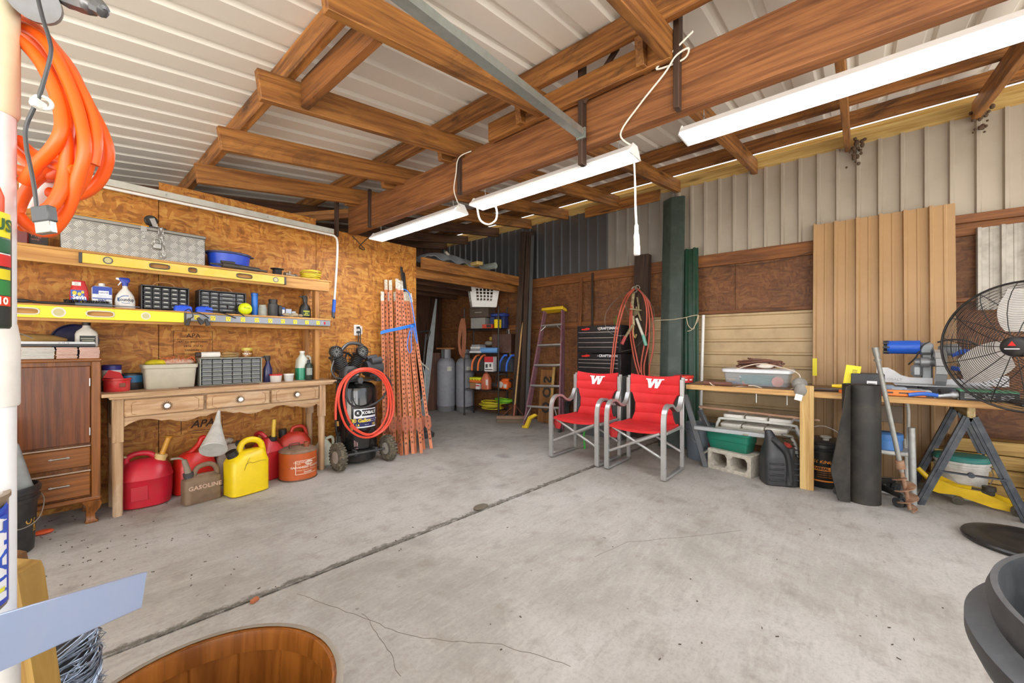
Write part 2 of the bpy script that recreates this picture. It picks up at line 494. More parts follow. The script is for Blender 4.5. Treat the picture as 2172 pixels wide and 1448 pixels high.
# ---- right wall
m = MB(); y0 = -2.6
for y1 in [y0 + 1.22 * k for k in range(1, 9)]:
    m.box((XB + 0.006, y1 - 0.61, 1.11), (0.012, 1.216, 2.22))
wr = part('wall_right', m, OSBB); wr['kind'] = 'structure'; tag(wr, 'dark strand board middle of the right wall', 'wall')
def ribbed(pitch, n, h, top, bot, minor=True):
    """cross-section of ribbed sheet: list of (along, out)"""
    p = []
    for i in range(n):
        o = i * pitch
        p += [(o, 0), (o + bot * .5 - top * .5, h), (o + bot * .5 + top * .5, h), (o + bot, 0)]
        if minor:
            q = o + bot + (pitch - bot) / 2
            p += [(q - .016, 0), (q - .010, h * .25), (q + .010, h * .25), (q + .016, 0)]
    p.append((n * pitch, 0))
    return p
def sheet(m, prof, L, T, th=0.0015, nl=1):
    """extrude a (along, out) profile by L along local z with thickness th"""
    A = [[Vector((a, o, L * k / nl)) for a, o in prof] for k in range(nl + 1)]
    n = len(prof)
    vs_ = [p for r in A for p in r] + [p + Vector((0, th, 0)) for r in A for p in r]
    o = n * (nl + 1); fs = []
    for k in range(nl):
        for i in range(n - 1):
            a = k * n + i
            fs += [(a, a + 1, a + n + 1, a + n), (o + a, o + a + n, o + a + n + 1, o + a + 1)]
    for i in range(n - 1):
        fs += [(i, o + i, o + i + 1, i + 1), (nl * n + i, nl * n + i + 1, o + nl * n + i + 1, o + nl * n + i)]
    m.add(vs_, fs, T)
# local x -> +y of the world, local y -> -x, local z -> z
TB = Matrix(((0, -1, 0, 0), (1, 0, 0, 0), (0, 0, 1, 0), (0, 0, 0, 1)))
m = MB(); sheet(m, ribbed(0.152, 29, 0.030, 0.022, 0.040, False), 1.0, Matrix.Translation((XB - 0.002, -2.6, 2.09)) @ TB)
part('ribbed_metal_siding', m, SIDE, wr, label='pale ribbed metal siding above the boards')
m = MB(); sheet(m, ribbed(0.152, 6, 0.024, 0.018, 0.040, False), 1.0, Matrix.Translation((XB - 0.004, 1.72, 2.09)) @ TB)
part('ribbed_metal_siding', m, C('#9c968d', .4, .4, .15, '#7d766c', sc_=3.0), wr, label='greyish ribbed metal siding behind the pull rope')
m = MB(); sheet(m, ribbed(0.152, 24, 0.024, 0.018, 0.040, False), 1.0, Matrix.Translation((XB - 0.002, 2.632, 2.09)) @ TB)
part('ribbed_metal_siding', m, GSIDE, wr, label='dark galvanized ribbed siding in the far corner')
m = MB(); m.box((XB + .05, 1.8, 1.1), (.02, 8.8, 2.2)); part('seam_backing', m, DRKZ, wr)  # unseen dark backing, added to keep daylight out of the board seams
m = MB()
prof = []
for k in range(10): prof += [(0.08 + k * 0.145, 0), (0.08 + k * 0.145 + 0.105, 0.0), (0.08 + k * 0.145 + 0.115, 0.018), (0.08 + k * 0.145 + 0.135, 0.018)]
prof.append((1.53, 0.0))
# ribs run level: along -> z, out -> -x, extrude along y
TL = Matrix(((0, -1, 0, XB - 0.03), (0, 0, 1, -0.62), (1, 0, 0, 0), (0, 0, 0, 1)))
sheet(m, prof, 2.67, TL)
part('beige_lap_siding', m, LAP, wr, label='beige metal siding with level ribs below the boards')
def bar(name, p0, p1, wy, hz, mat, label, cat='beam', roll=0.0, b=0.003, kind='structure', group=None):
    """straight timber from p0 to p1, section wy x hz; its own object, local x along the timber"""
    p0, p1 = Vector(p0), Vector(p1); L = (p1 - p0).length
    m = MB(); m.box((L / 2, 0, 0), (L, wy, hz), b=b)
    o = part(name, m, mat)
    x = (p1 - p0).normalized(); up = Vector((0, 0, 1)) if abs(x.z) < 0.9 else Vector((1, 0, 0))
    y = up.cross(x).normalized(); z = x.cross(y)
    o.matrix_world = Matrix.Translation(p0) @ Matrix((x, y, z)).transposed().to_4x4() @ Matrix.Rotation(math.radians(roll), 4, 'X')
    tag(o, label, cat, group, kind)
    return o
T0 = dict(cat='trim')
bar('trim_1', (XB - 0.02, 6.2, 2.155), (XB - 0.02, -2.6, 2.155), 0.038, 0.14, wood('wall_rail_x', '#99602f', '#6b3e1d', 0, stain=0.25), 'long brown rail along the top of the boards on the right wall', 'rail')
bar('trim_2', (XB - 0.02, 6.2, 1.47), (XB - 0.02, 2.05, 1.47), 0.038, 0.09, wood('wall_rail_x', '', ''), 'lower brown rail behind the ladder and the tool chest', 'rail')
bar('trim_3', (XB - 0.035, 2.05, 1.545), (XB - 0.035, -2.6, 1.545), 0.07, 0.035, wood('wall_rail_x', '', ''), 'thin ledge above the beige siding', 'rail')
bar('trim_4', (XB + 0.02, 6.2, 3.15), (XB + 0.02, -2.6, 3.15), 0.038, 0.13, EAVEX, 'new eave board on top of the ribbed metal wall, sunlit yellow painted in', 'board')
bar('trim_5', (XB + 0.10, 6.2, 3.265), (XB + 0.10, -2.6, 3.265), 0.038, 0.06, EAVEX, 'thin upper eave board beyond the wall top, sunlit yellow painted in', 'board')
bar('trim_6', (XB - 0.03, 2.98, 3.07), (XB - 0.03, 1.9, 3.07), 0.03, 0.14, RAFX, 'short brown board nailed over the wall top', 'board')

# ---- back wall of the alcove
m = MB(); m.box((1.25, 6.26, 1.7), (7.7, 0.05, 3.4))
for k in range(14): m.box((-2.3 + k * 0.55, 6.225, 1.5), (0.02, 0.02, 3.0))
o = part('wall_back', m, wood('back_planks', '#5e3c26', '#3a2317', 2, stain=0.3)); tag(o, 'dark brown plank wall at the back of the alcove', 'wall', kind='structure')
bar('trim_7', on_x(897, 700, 4.98).xy.to_3d() * 0 + Vector((4.0, 6.1, 0)), (4.0, 6.1, 2.2), 0.13, 0.13, wood('post_x', '#5a4030', '#33231a', 0, stain=.3), 'dark square post in the alcove corner', 'post')

# ---- roof
m = MB()
pr = ribbed(0.19, 53, 0.022, 0.035, 0.06, False)
# local x -> -y, local y -> up, local z -> along x with the slope
c_, s_ = math.cos(math.atan(0.142)), math.sin(math.atan(0.142))
TRF = Matrix(((0, -s_, c_, -3.2), (-1, 0, 0, 6.9), (0, c_, s_, zr(-3.2) + 0.295), (0, 0, 0, 1)))
sheet(m, pr, 8.55 / c_, TRF)
o = part('ceiling', m, ROOF); tag(o, 'off-white ribbed metal roof sheets seen from below', 'ceiling', kind='structure')
def rafter(y, x0, x1, label, mat=None, h=0.15, dz=0.0, group='rafters under the metal roof'):
    return bar('roof_rafter', (x0, y, zr(x0) + h / 2 + dz), (x1, y, zr(x1) + h / 2 + dz), 0.045, h, mat or RAFX, label, 'rafter', group=None)
rafter(3.92, 0.76, 2.35, 'rafter nearest the top of the strand board wall')
rafter(3.14, 0.73, 2.35, 'rafter second from the strand board wall, with two round knots')
rafter(2.34, 0.71, 2.35, 'rafter third from the strand board wall, clean orange end')
rafter(1.53, 0.68, 2.35, 'long stained rafter beside the galvanized door track')
rafter(0.74, 1.2, 2.6, 'rafter end butting the purlin above the second shop light')
rafter(-0.05, 1.6, 2.6, 'rafter near the camera above the big beam')
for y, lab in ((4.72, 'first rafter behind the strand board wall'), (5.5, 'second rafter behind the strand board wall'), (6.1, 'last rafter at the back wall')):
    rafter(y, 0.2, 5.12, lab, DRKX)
for y, lab in ((4.0, 'far rafter end above the loft'), (3.3, 'rafter end above the lumber posts'), (2.48, 'rafter end over the green sheet'), (1.68, 'rafter end left of the hanging pull rope top'), (0.86, 'rafter end over the tan panel'), (0.08, 'rafter crossing behind the third shop light'), (-0.74, 'dark rafter at the upper right over the fan')):
    rafter(y, 2.0, 5.09, lab)
m = 0
for x, lab in ((0.86, 'purlin with free rafter ends, upper left'), (2.0, 'purlin running just above the big beam'), (3.1, 'purlin behind the shop lights'), (4.16, 'purlin halfway to the eave'), (4.80, 'purlin closest to the eave')):
    bar('roof_purlin', (x, 6.4, zr(x) + 0.15 + 0.068), (x, -2.4, zr(x) + 0.15 + 0.068), 0.042, 0.136, wood('purlin_timber_x', '#b87a3a', '#75451c', 0, stain=0.75, stc='#24170d'), lab, 'purlin')
bar('roof_purlin', (0.93, 2.31, zr(.93) + 0.08), (0.93, 1.56, zr(.93) + 0.08), 0.042, 0.15, wood('black_stained_x', '#a5672f', '#3a2415', 0, stain=0.95, stc='#1c130c', fine=20), 'short black stained block between the third and fourth rafter', 'purlin')
bar('roof_purlin', (2.075, 2.0, zr(2.0) + 0.07), (2.075, 0.72, zr(2.0) + 0.07), 0.04, 0.13, wood('purlin_timber_x', '', ''), 'short doubled purlin piece against the big beam', 'purlin')
bar('main_beam', (2.14, 4.16, 2.505), (2.14, -2.4, 2.505), 0.04, 0.29, wood('beam_timber_x', '#a0683a', '#734422', 0, fine=52, stain=0.2), 'big brown beam across the room with shop lights hung below', 'beam')
bar('main_beam', (2.185, 4.16, 2.505), (2.185, -2.4, 2.505), 0.04, 0.284, wood('beam_timber_x', '', ''), 'second ply of the big beam, on its far side', 'beam')
# hanging struts and straps on the beam
for nm, y, x, z0, z1, wd, lab in (('beam_strut', 1.25, 2.09, 2.23, 2.86, 0.055, 'dark rough strut hanging beside the beam at the end of the door track'),
                                  ('beam_strut', 0.70, 2.11, 2.36, 2.86, 0.06, 'dark strut below the rafter end, with white cord around it'),
                                  ('beam_strut', 2.36, 2.11, 2.34, 2.75, 0.04, 'dark strut with white cord, near the middle of the beam'),
                                  ('beam_strut', 3.7, 2.11, 2.34, 2.72, 0.03, 'thin dark strut close to the far end of the beam')):
    o = bar(nm, (x, y, z0), (x, y, z1), 0.03, wd, wood('strut_x', '#5a4030', '#33231a', 0, stain=0.3), lab, 'strut')
bar('beam_strut', (2.085, 1.24, 2.60), (2.085, 1.02, 2.82), 0.02, 0.03, wood('strut_x', '', ''), 'small slanting dark brace on the strut by the door track', 'strut')
bar('beam_strut', (1.98, 4.13, 2.30), (1.98, 4.13, 2.78), 0.05, 0.03, wood('strut_x', '', ''), 'dark strut against the strand board wall top', 'strut')
bar('beam_strut', (1.7, 4.6, 2.52), (2.3, 4.05, 2.62), 0.04, 0.10, RAFX, 'short orange block beside the beam end', 'strut')
# loft over the alcove
for y, z, lab in ((4.10, 2.19, 'front board of the loft over the alcove'), (4.24, 2.09, 'second board under the front of the loft'), (4.75, 2.11, 'loft joist behind the front boards'), (5.25, 2.11, 'middle loft joist'), (5.75, 2.11, 'loft joist near the back wall')):
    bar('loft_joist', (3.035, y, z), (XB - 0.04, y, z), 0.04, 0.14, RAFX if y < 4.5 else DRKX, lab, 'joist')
bar('loft_joist', (3.06, 4.28, 2.0), (3.06, 6.2, 2.0), 0.04, 0.09, DRKX, 'loft ledger along the end of the strand board wall', 'joist')
# ================================================================ lights and overhead things
LEDM = C('#f4f8ff', 0.4, d=0, em=LED_STRENGTH)
WHT = C('#eeeeea', 0.35, d=0.05)
WCORD = C('#e6e2d4', 0.5, d=0.1)
CHAIN = metal('#b9b9b6', 0.3)
GALV = C('#a9b0ab', 0.38, 0.7, 0.25, '#7d857c')
def chain(m, p0, p1, r=0.006, wire=0.0012):
    p0, p1 = Vector(p0), Vector(p1); L = (p1 - p0).length; n = max(1, int(L / (r * 2.6)))
    F = frame_to(p0, p1)
    for i in range(n):
        z = L * (i + .5) / n; h = L / n * 0.62
        pts = [(r * .6 * math.sin(a), h * -math.cos(a)) for a in [2 * PI * k / 10 for k in range(10)]]
        P = [F @ (Vector((x, 0, z + y)) if i % 2 else Vector((0, x, z + y))) for x, y in pts]
        m.tube(P, wire, 5, closed=True)
def shop_light(loc, L, label, zb=2.36):
    t = thing('shop_light', label, 'shop light', loc, 90, 'LED shop lights under the beam')
    m = MB(); m.box((0, 0, 0.052), (L, 0.05, 0.03), b=0.004); part('housing', m, WHT, t)
    m = MB()
    for s in (-1, 1):
        m.prism([(s * .024, .066), (s * .026, .064), (s * .072, .016), (s * .074, .003), (s * .076, .003), (s * .0745, .018)], -L / 2, L / 2, TR(rot=(90, 0, 90)))
    part('reflector', m, C('#f3f4f4', 0.3, d=0), t)
    m = MB()
    for s in (-.031, .031):
        m.sq([(-L / 2 + .02, .013, .011, 2), (L / 2 - .02, .013, .011, 2)], 12, TR((0, s, .022), (0, 90, 0)))
    part('led_tube', m, LEDM, t, label='glowing twin LED tubes')
    dz = zb - loc[2]
    for s in (-1, 1):
        m = MB(); m.prism([(-.076, .002), (.076, .002), (.03, .07), (-.03, .07)], s * L / 2 - .004, s * L / 2 + .004, TR(rot=(90, 0, 90))); part('end_cap', m, WHT, t)
        m = MB(); chain(m, (s * (L / 2 - .1), 0, .066), (s * (L / 2 - .1), 0, dz)); part('hanging_chain', m, CHAIN, t)
    return t
shop_light((2.2, 3.09, 2.235), 1.30, 'shop light farthest from the camera, near the strand board wall')
shop_light((2.2, 1.62, 2.235), 1.30, 'middle shop light, above the empty floor, pull rope at its near end')
shop_light((2.2, 0.05, 2.235), 1.30, 'nearest and largest looking shop light, running out of frame at upper right')
def cord(name, pts, r, mat, label, cat='cord', k=6, n=7, group=None):
    m = MB(); m.tube(pts, r, n, k)
    return one(name, m, mat, label, cat, group=group)
cord('power_cable', [(2.2, 0.97, 2.29), (2.12, 1.02, 2.35), (2.09, .9, 2.45), (2.085, .76, 2.56), (2.08, .70, 2.62), (2.08, .64, 2.63), (2.10, .67, 2.60), (2.085, .80, 2.60), (2.085, .74, 2.64), (2.09, .62, 2.71)], 0.005, WCORD, 'white power cord tied around the strut below the rafter end')
cord('power_cable', [(2.2, 2.45, 2.28), (2.13, 2.41, 2.30), (2.085, 2.40, 2.38), (2.08, 2.37, 2.5), (2.075, 2.35, 2.58), (2.07, 2.30, 2.61), (2.10, 2.22, 2.63)], 0.004, WCORD, 'white cord knotted from the far shop light up a strut')
cord('power_cable', [(2.2, 2.26, 2.25), (2.2, 2.24, 2.16), (2.2, 2.2, 2.11), (2.2, 2.13, 2.08), (2.2, 2.06, 2.10), (2.2, 2.05, 2.17), (2.2, 2.09, 2.24)], 0.007, WCORD, 'white cord loop drooping under the far end of the middle shop light')
cord('cable', [(2.14, 3.75, 2.27), (2.15, 3.98, 2.2), (2.3, 4.14, 2.23), (2.18, 4.185, 2.36)], 0.005, C('#2b2824', .6), 'dark cable drooping from the far shop light to the strand board wall')
m = MB(); P = [on_d(u, v, 2.28) for u, v in ((1345, 334), (1347, 390), (1348, 440), (1350, 480))]
m.tube(P, [.005, .006, .007, .012], 8, 5)
P = [on_d(u, v, 2.28) for u, v in ((1350, 478), (1350, 500), (1351, 525), (1351, 541))]
m.tube(P, [.012, .017, .019, .016], 8, 4)
one('pull_rope', m, C('#e9e6df', .85, d=.15), 'white pull rope with a thick frayed end hanging from the middle shop light', 'rope')
# galvanized door track
t = thing('door_track', 'galvanized steel track running from the upper left to the big beam', 'door track', (0, 1.24, 2.405))
m = MB(); m.prism([(-.025, -.02), (.025, -.02), (.025, -.012), (.022, -.012), (.022, -.017), (-.022, -.017), (-.022, .017), (.022, .017), (.022, .012), (.025, .012), (.025, .02), (-.025, .02)], -2.2, 2.05, TR(rot=(90, 0, 90)))
part('rail', m, GALV, t)
m = MB(); m.box((2.06, 0, 0.0), (.012, .06, .06)); m.cyl((2.05, 0, .0), (2.04, 0, 0), .008); part('end_bracket', m, GALV, t)
# ================================================================ left wall: shelves
def X(u, y): return on_y(u, HZ, y).x
YS = 3.86; ZU, ZL, ZT = 1.785, 1.418, 0.832
SHX = wood('shelf_timber_x', '#dca85e', '#b67d40', 0)
SHZ = wood('shelf_timber_z', '#c98f4e', '#9a6532', 2)
t = thing('shelf_unit', 'tall pine shelf unit along the strand board wall', 'shelf', (0, 0, 0))
for z, d in ((ZU, .0), (ZL, .0)):
    m = MB(); m.box((.43, 4.027, z - .008), (2.74, .335, .016), b=.002); part('shelf_board', m, SHX, t)
    m = MB(); m.box((.43, YS + .02, z - .016 - .045), (2.70, .036, .09), b=.003); part('front_rail', m, SHX, t)
for x in (1.68, -.88):
    for y in (3.925, 4.158):
        z0 = ZT + .004 if x > 0 and y < 4 else 0.0; m = MB(); m.box((x, y, (z0 + 1.40) / 2), (.04, .07, 1.40 - z0), b=.003); m.box((x, y + .001, 1.585), (.04, .07, .36), b=.003); part('post', m, SHZ, t)
for x in (1.68, .4):
    m = MB(); m.box((x, 4.03, ZL - .05), (.036, .25, .07)); m.box((x, 4.03, ZU - .05), (.036, .25, .07)); part('bracket', m, SHX, t)

# ---------------- helpers for small goods
def arc_patch(m, r, a0, a1, z0, z1, n=14, e=.0006, e1=None):
    e1 = e if e1 is None else e1
    R = []
    m.grid(lambda i, j: ((r + e) * math.sin(a0 + (a1 - a0) * i), -(r + e) * math.cos(a0 + (a1 - a0) * i), z0 + (z1 - z0) * j), n, 1)
def onc(r, z, a0=0.0, e=.0012):
    return lambda x, y: ((r + e) * math.sin(a0 + x / r), -(r + e) * math.cos(a0 + x / r), z + y)
def onf(y, x0, z0): return lambda a, b: (x0 + a, y, z0 + b)
def can(name, label, cat, loc, r, h, bc, lc, bands=(), rz=0, text=None, lid=None, group=None):
    t = thing(name, label, cat, loc, rz, group)
    m = MB(); m.lathe([(r * .97, 0), (r, .004), (r, h - .006), (r * .98, h)], 26); part('body', m, bc, t)
    m = MB(); m.lathe([(r * 1.02, h - .006), (r * 1.03, h), (r * .96, h + .004), (r * .9, h - .004), (.001, h - .004)], 26); part('lid', m, lid or lc, t)
    for z0, z1, cc in bands:
        m = MB(); arc_patch(m, r, -2.2, 2.2, z0, z1, 24); part('label', m, cc, t)
    if text:
        m = MB()
        for body, s, z, a0 in text[1]: m.text(body, s, onc(r, z, a0, .0016), bold=.0006)
        part('lettering', m, text[0], t)
    return t
BLK = C('#1a1a1b', .45, d=.1); DGR = C('#3a3b3d', .5, d=.12); GRY = C('#8d8f90', .5)
RED = C('#c41c22', .38, d=.06); WHP = C('#e8e6e0', .4, d=.08); BLU = C('#1f49c4', .38, d=.08)
YEL = C('#f2cf12', .35, d=.05); ORG = C('#e6611a', .4, d=.06); STL = metal('#b4b4b0', .3)

# ---------------- on the upper shelf
yb = 4.0
m = MB(); m.box((0, 0, .06), (.16, .15, .12), b=.006)
t = one('paint_tin', m, C('#6d1416', .35), 'dark red square tin at the end of the top shelf, partly behind the cord coil', 'tin', (X(48, 3.98) - .05, 4.0, ZU), -4)
m = MB(); m.cyl((0, -.075, .085), (0, -.082, .085), .016); part('cap', m, BLK, t)
t = one('carton', MB().box((0, 0, .055), (.11, .17, .11), b=.002), C('#241714', .6), 'black carton with red print beside the diamond plate box', 'carton', (X(106, 3.98) - .062, 4.03, ZU), 0)
m = MB(); m.text('High', .032, onf(-.0862, .012, .07)); m.text('temp', .018, onf(-.0862, .0, .045)); part('lettering', m, C('#a8645a', .6, d=0), t)

t = thing('tool_chest', 'long diamond plate aluminium tool box on the top shelf', 'tool box', (.44, 4.03, ZU))
m = MB(); bx = (.765, .21, .215)
ALU = C('#96948e', .38, .75, .15, '#7d7a72')
m.box((0, 0, .1075), bx, b=.004); part('body', m, ALU, t)
m = MB(); m.box((0, 0, .226), (.775, .222, .024), b=.004); part('lid', m, ALU, t)
m = MB(); c = .0545
for i in range(14):
    for j in range(4):
        x0, z0 = -.3815 + (i + .5) * c, .0 + (j + .5) * .0515
        a = 45 if (i + j) % 2 else -45
        for k in range(5):
            q = (k - 2) * .0098
            dx, dz = -math.sin(math.radians(a)) * q, math.cos(math.radians(a)) * q
            m.box((x0 + dx, -.1055, z0 + dz), (.042 - abs(k - 2) * .006, .006, .0045), (0, -a, 0), b=.0012)
part('tread_plate', m, C('#dedcd6', .3, .7, .05), t, label='raised tread pattern on the front')
m = MB(); m.box((.02, -.112, .218), (.034, .004, .04), b=.001); m.box((.02, -.112, .16), (.03, .004, .05), b=.001); m.box((.02, -.118, .16), (.02, .008, .03), b=.003); part('latch', m, STL, t)
t = thing('lock_chain', 'short chain with a padlock hanging on the front of the diamond plate box', 'chain', (.44 + .105, 3.912, ZU + .24))
m = MB(); chain(m, (0, -.006, .0), (-.006, -.012, -.12), .013, .003); chain(m, (.012, -.014, .0), (.024, -.03, -.20), .013, .003)
m.tube([(.03, -.03, -.185), (.02, -.03, -.205), (.012, -.03, -.19), (.004, -.03, -.21), (.018, -.03, -.225), (.034, -.03, -.21)], .0035, 6, 4)
part('links', m, CHAIN, t)
m = MB(); m.box((-.014, -.022, -.14), (.05, .022, .044), b=.006); m.tube([(-.03, -.022, -.12), (-.03, -.022, -.09), (.0, -.022, -.09), (.0, -.022, -.12)], .0035, 6, 3); part('padlock', m, STL, t)
m = MB(); m.box((0, 0, .012), (.43, .022, .022), b=.002)
one('yellow_bar', m, C('#d9961c', .45, d=.15), 'yellow wooden bar lying on the diamond plate box', 'bar', (.29, 4.0, ZU + .239), -2)
t = thing('swivel_caster', 'black swivel caster standing on the diamond plate box', 'caster', (.545, 4.01, ZU + .239))
m = MB(); m.box((0, 0, .011), (.10, .07, .022), b=.004); part('base_plate', m, DGR, t)
m = MB(); m.box((-.02, -.018, .05), (.03, .004, .07), (0, -20, 0)); m.box((-.02, .018, .05), (.03, .004, .07), (0, -20, 0)); m.cyl((0, 0, .02), (0, 0, .03), .025); part('fork', m, STL, t)
m = MB(); m.torus((-.034, 0, .068), .028, .013, 24, 8, axis='Y'); m.cyl((-.034, -.01, .068), (-.034, .01, .068), .022); part('wheel', m, BLK, t)

t = thing('plastic_tub', 'blue plastic tub with a black rimmed lid on the top shelf', 'tub', (X(486, 4.03), 4.03, ZU))
m = MB(); m.lathe([(.125, 0), (.135, .004), (.152, .135), (.15, .135), (.13, .01), (.001, .01)], 32, sy=.8); part('body', m, BLU, t)
m = MB(); m.lathe([(.158, .13), (.163, .135), (.163, .147), (.15, .15), (.001, .146)], 32, sy=.8); m.box((.165, 0, .138), (.03, .06, .008), b=.003); m.box((-.165, 0, .138), (.03, .06, .008), b=.003); m.box((0, 0, .152), (.06, .03, .008), b=.003)
part('lid', m, C('#2f3a63', .45), t)
m = MB(); m.cyl((-.19, -.03, .022), (.09, .0, .022), .022, .018); m.cyl((-.27, -.04, .018), (-.19, -.03, .022), .006, .01); m.cyl((.09, 0, .022), (.15, .008, .02), .008); m.cyl((-.2, -.034, .045), (-.1, -.02, .05), .01)
one('caulking_gun', m, C('#4b4641', .45, .3), 'dark metal grease gun lying in front of the blue tub', 'tool', (X(525, 3.9), 3.9, ZU), 3)
m = MB(); m.lathe([(.001, 0), (.075, .002), (.085, .018), (.08, .018), (.07, .006), (.001, .006)], 24)
one('shallow_dish', m, C('#2d2c2c', .5), 'shallow black dish behind the dark grease gun', 'dish', (X(548, 4.06), 4.06, ZU))
t = thing('wire_spool', 'spool of dark wire between the blue tub and the yellow cord', 'spool', (X(588, 4.04), 4.04, ZU))
m = MB(); m.lathe([(.05, 0), (.05, .006), (.03, .008), (.03, .07), (.055, .074), (.055, .08), (.001, .08)], 24); part('core', m, BLK, t)
m = MB()
for k in range(11): m.torus((0, 0, .013 + k * .0052), .036, .0031, 22, 6)
part('wire', m, C('#5d6064', .35, .7), t)
m = MB(); m.cyl((-.05, 0, .018), (.03, 0, .018), .014); m.cyl((-.02, 0, .018), (-.02, 0, .05), .012); m.cyl((.03, 0, .018), (.055, 0, .018), .02, n=6); m.cyl((-.07, 0, .018), (-.05, 0, .018), .02)
one('hose_fitting', m, C('#86786a', .4, .5), 'metal hose fitting next to the yellow cord coil', 'fitting', (X(618, 3.94), 3.94, ZU), 20)
def coil(m, cx, cy, z0, R, r, turns, h, jit=.012, sy=1.0, n=20, seed=1, tilt=.0):
    rd = random.Random(seed); pts = []
    for k in range(turns):
        f = k / max(1, turns - 1); Rk = R * (1 - .28 * rd.random()); ox, oy = rd.uniform(-jit, jit), rd.uniform(-jit, jit); zz = z0 + r + h * f
        for i in range(n):
            a = 2 * PI * i / n
            pts.append((cx + ox + Rk * math.cos(a), cy + (oy + Rk * math.sin(a)) * sy, zz + tilt * math.sin(a * 1.0 + k) + h / turns * i / n + rd.uniform(-.002, .002)))
    m.tube(pts, r, 6, 2)
m = MB(); coil(m, 0, 0, 0, .088, .0055, 11, .07, seed=4, tilt=.006)
one('cord_coil', m, C('#d8c52e', .5, d=.15), 'coil of yellow cord at the end of the top shelf', 'cord', (X(656, 4.0), 3.99, ZU))

def level(name, label, x0, x1, y, z, h, body, capm, holes, vials):
    """spirit level: beam seen from -y, with slots and vials"""
    L = x1 - x0; t = thing(name, label, 'spirit level', (x0, y, z))
    m = MB(); th = .024
    # face built from strips so that the slots are real openings
    xs = [0.0]; 
    for a, b in holes: xs += [a, b]
    xs.append(L)
    for i in range(0, len(xs), 2): m.box(((xs[i] + xs[i + 1]) / 2, 0, 0), (xs[i + 1] - xs[i], th, h), b=.002)
    for a, b in holes:
        m.box(((a + b) / 2, 0, h * .36), (b - a + .004, th, h * .28), b=.0015); m.box(((a + b) / 2, 0, -h * .36), (b - a + .004, th, h * .28), b=.0015)
    part('body', m, body, t)
    for a, b in holes:
        m = MB(); c = (a + b) / 2; w_ = (b - a) / 2; q = h * .26
        pts = [(c + w_ * math.copysign(abs(math.cos(k * PI / 10)) ** .5, math.cos(k * PI / 10)), -th / 2 - .001, q * math.copysign(abs(math.sin(k * PI / 10)) ** .7, math.sin(k * PI / 10))) for k in range(20)]
        m.tube(pts, .004, 5, closed=True)
        part('slot_rim', m, capm, t)
    for c, r_ in vials:
        m = MB(); m.cyl((c, -th / 2 - .002, 0), (c, th / 2, 0), r_, n=18); v = part('vial_mount', m, capm, t)
        m = MB(); m.cyl((c, -th / 2 - .003, 0), (c, -th / 2, 0), r_ * .72, n=16); part('vial', m, C('#b9b07a', .15, d=0), v)
    for x in (-.006, L + .006): m = MB(); m.box((x, 0, 0), (.016, th + .004, h + .003), b=.002); part('end_cap', m, DGR, t)
    return t
level('spirit_level', 'yellow spirit level with black capped ends on the edge of the top shelf', .15, 1.37, 3.843, 1.731, .064, C('#e6bf45', .4, d=.12, dc='#f3e6b0'), C('#55544c', .4), [(.33, .44), (.55, .60), (.86, .97)], [(.12, .025), (1.15, .022)])
level('spirit_level', 'bright yellow spirit level with wide slots on the edge of the lower shelf', -.50, .675, 3.843, 1.368, .075, C('#f2dc1e', .35, d=.05), C('#d8d4c4', .4), [(.02, .14), (.36, .47), (.67, .80)], [(.55, .032), (.96, .026)])
# power strip
t = thing('power_strip', 'long grey power strip with yellow outlets on the lower shelf edge', 'power strip', (.69, 3.843, 1.372))
m = MB(); m.box((.54, 0, 0), (1.09, .03, .056), b=.004); part('body', m, C('#8b8f97', .42, .3), t)
for k in range(10):
    m = MB(); x = .06 + k * .101; m.box((x, -.016, 0), (.032, .006, .036), b=.002)
    o = part('outlet', m, C('#e5d23a', .4, d=.03), t)
    m = MB()
    for a, b in ((-.007, .006), (.007, .006), (0, -.008)): m.box((x + a, -.0194, b), (.003, .001, .009))
    part('slots', m, BLK, o)
m = MB(); m.box((1.03, -.016, 0), (.016, .006, .024), b=.002); part('switch', m, RED, t)
t = thing('plug_bundle', 'bunch of black plugs and cords hanging on the power strip', 'plugs', (.70, 3.81, 1.40))
m = MB()
for p in ([(-.02, .02, .02), (.0, -.01, .03), (.02, -.02, -.02), (.0, -.02, -.04)], [(.02, .02, .01), (.04, -.01, .01), (.09, -.015, -.01), (.12, 0, -.03)], [(.10, .0, .03), (.2, -.01, .025), (.30, .0, .03), (.36, .01, .0)], [(.12, .0, .03), (.22, -.01, .01), (.3, .0, -.02)]):
    m.tube(p, .004, 6, 6)
part('cord', m, BLK, t)
for x, z, a in ((.0, -.04, 20), (.05, -.03, -30), (.10, -.035, -15)):
    m = MB(); m.sq([(0, .009, .008, 3), (.03, .014, .011, 3), (.055, .015, .012, 3)], 12, TR((x, -.015, z), (180, a, 0))); part('plug', m, BLK, t)

# ---------------- on the lower shelf
m = MB(); m.cyl((-.14, 0, .016), (.08, 0, .016), .014, .012); m.cyl((.08, 0, .016), (.13, 0, .016), .012, .004)
one('hand_brush', m, C('#22201f', .6), 'black round handle at the left end of the lower shelf', 'handle', (X(62, 3.9) - .1, 3.92, ZL), -3)
t = thing('wire_brush', 'black wire brush lying below the red bug killer bottle', 'brush', (X(150, 3.88) + .02, 3.91, ZL), -3)
m = MB(); m.sq([(-.18, .007, .011, 3), (-.1, .009, .013, 3), (.16, .01, .016, 3)], 12, TR((0, 0, .012), (0, 90, 0))); part('handle', m, C('#26201c', .6), t)
m = MB(); rd = random.Random(3)
for k in range(150):
    x = rd.uniform(-.05, .16); y = rd.uniform(-.016, .016); m.cyl((x, y, .018), (x + rd.uniform(-.006, .006), y + rd.uniform(-.01, .0), .04 + rd.uniform(-.005, .005)), .0022, .0018, n=4, caps=(False, True))
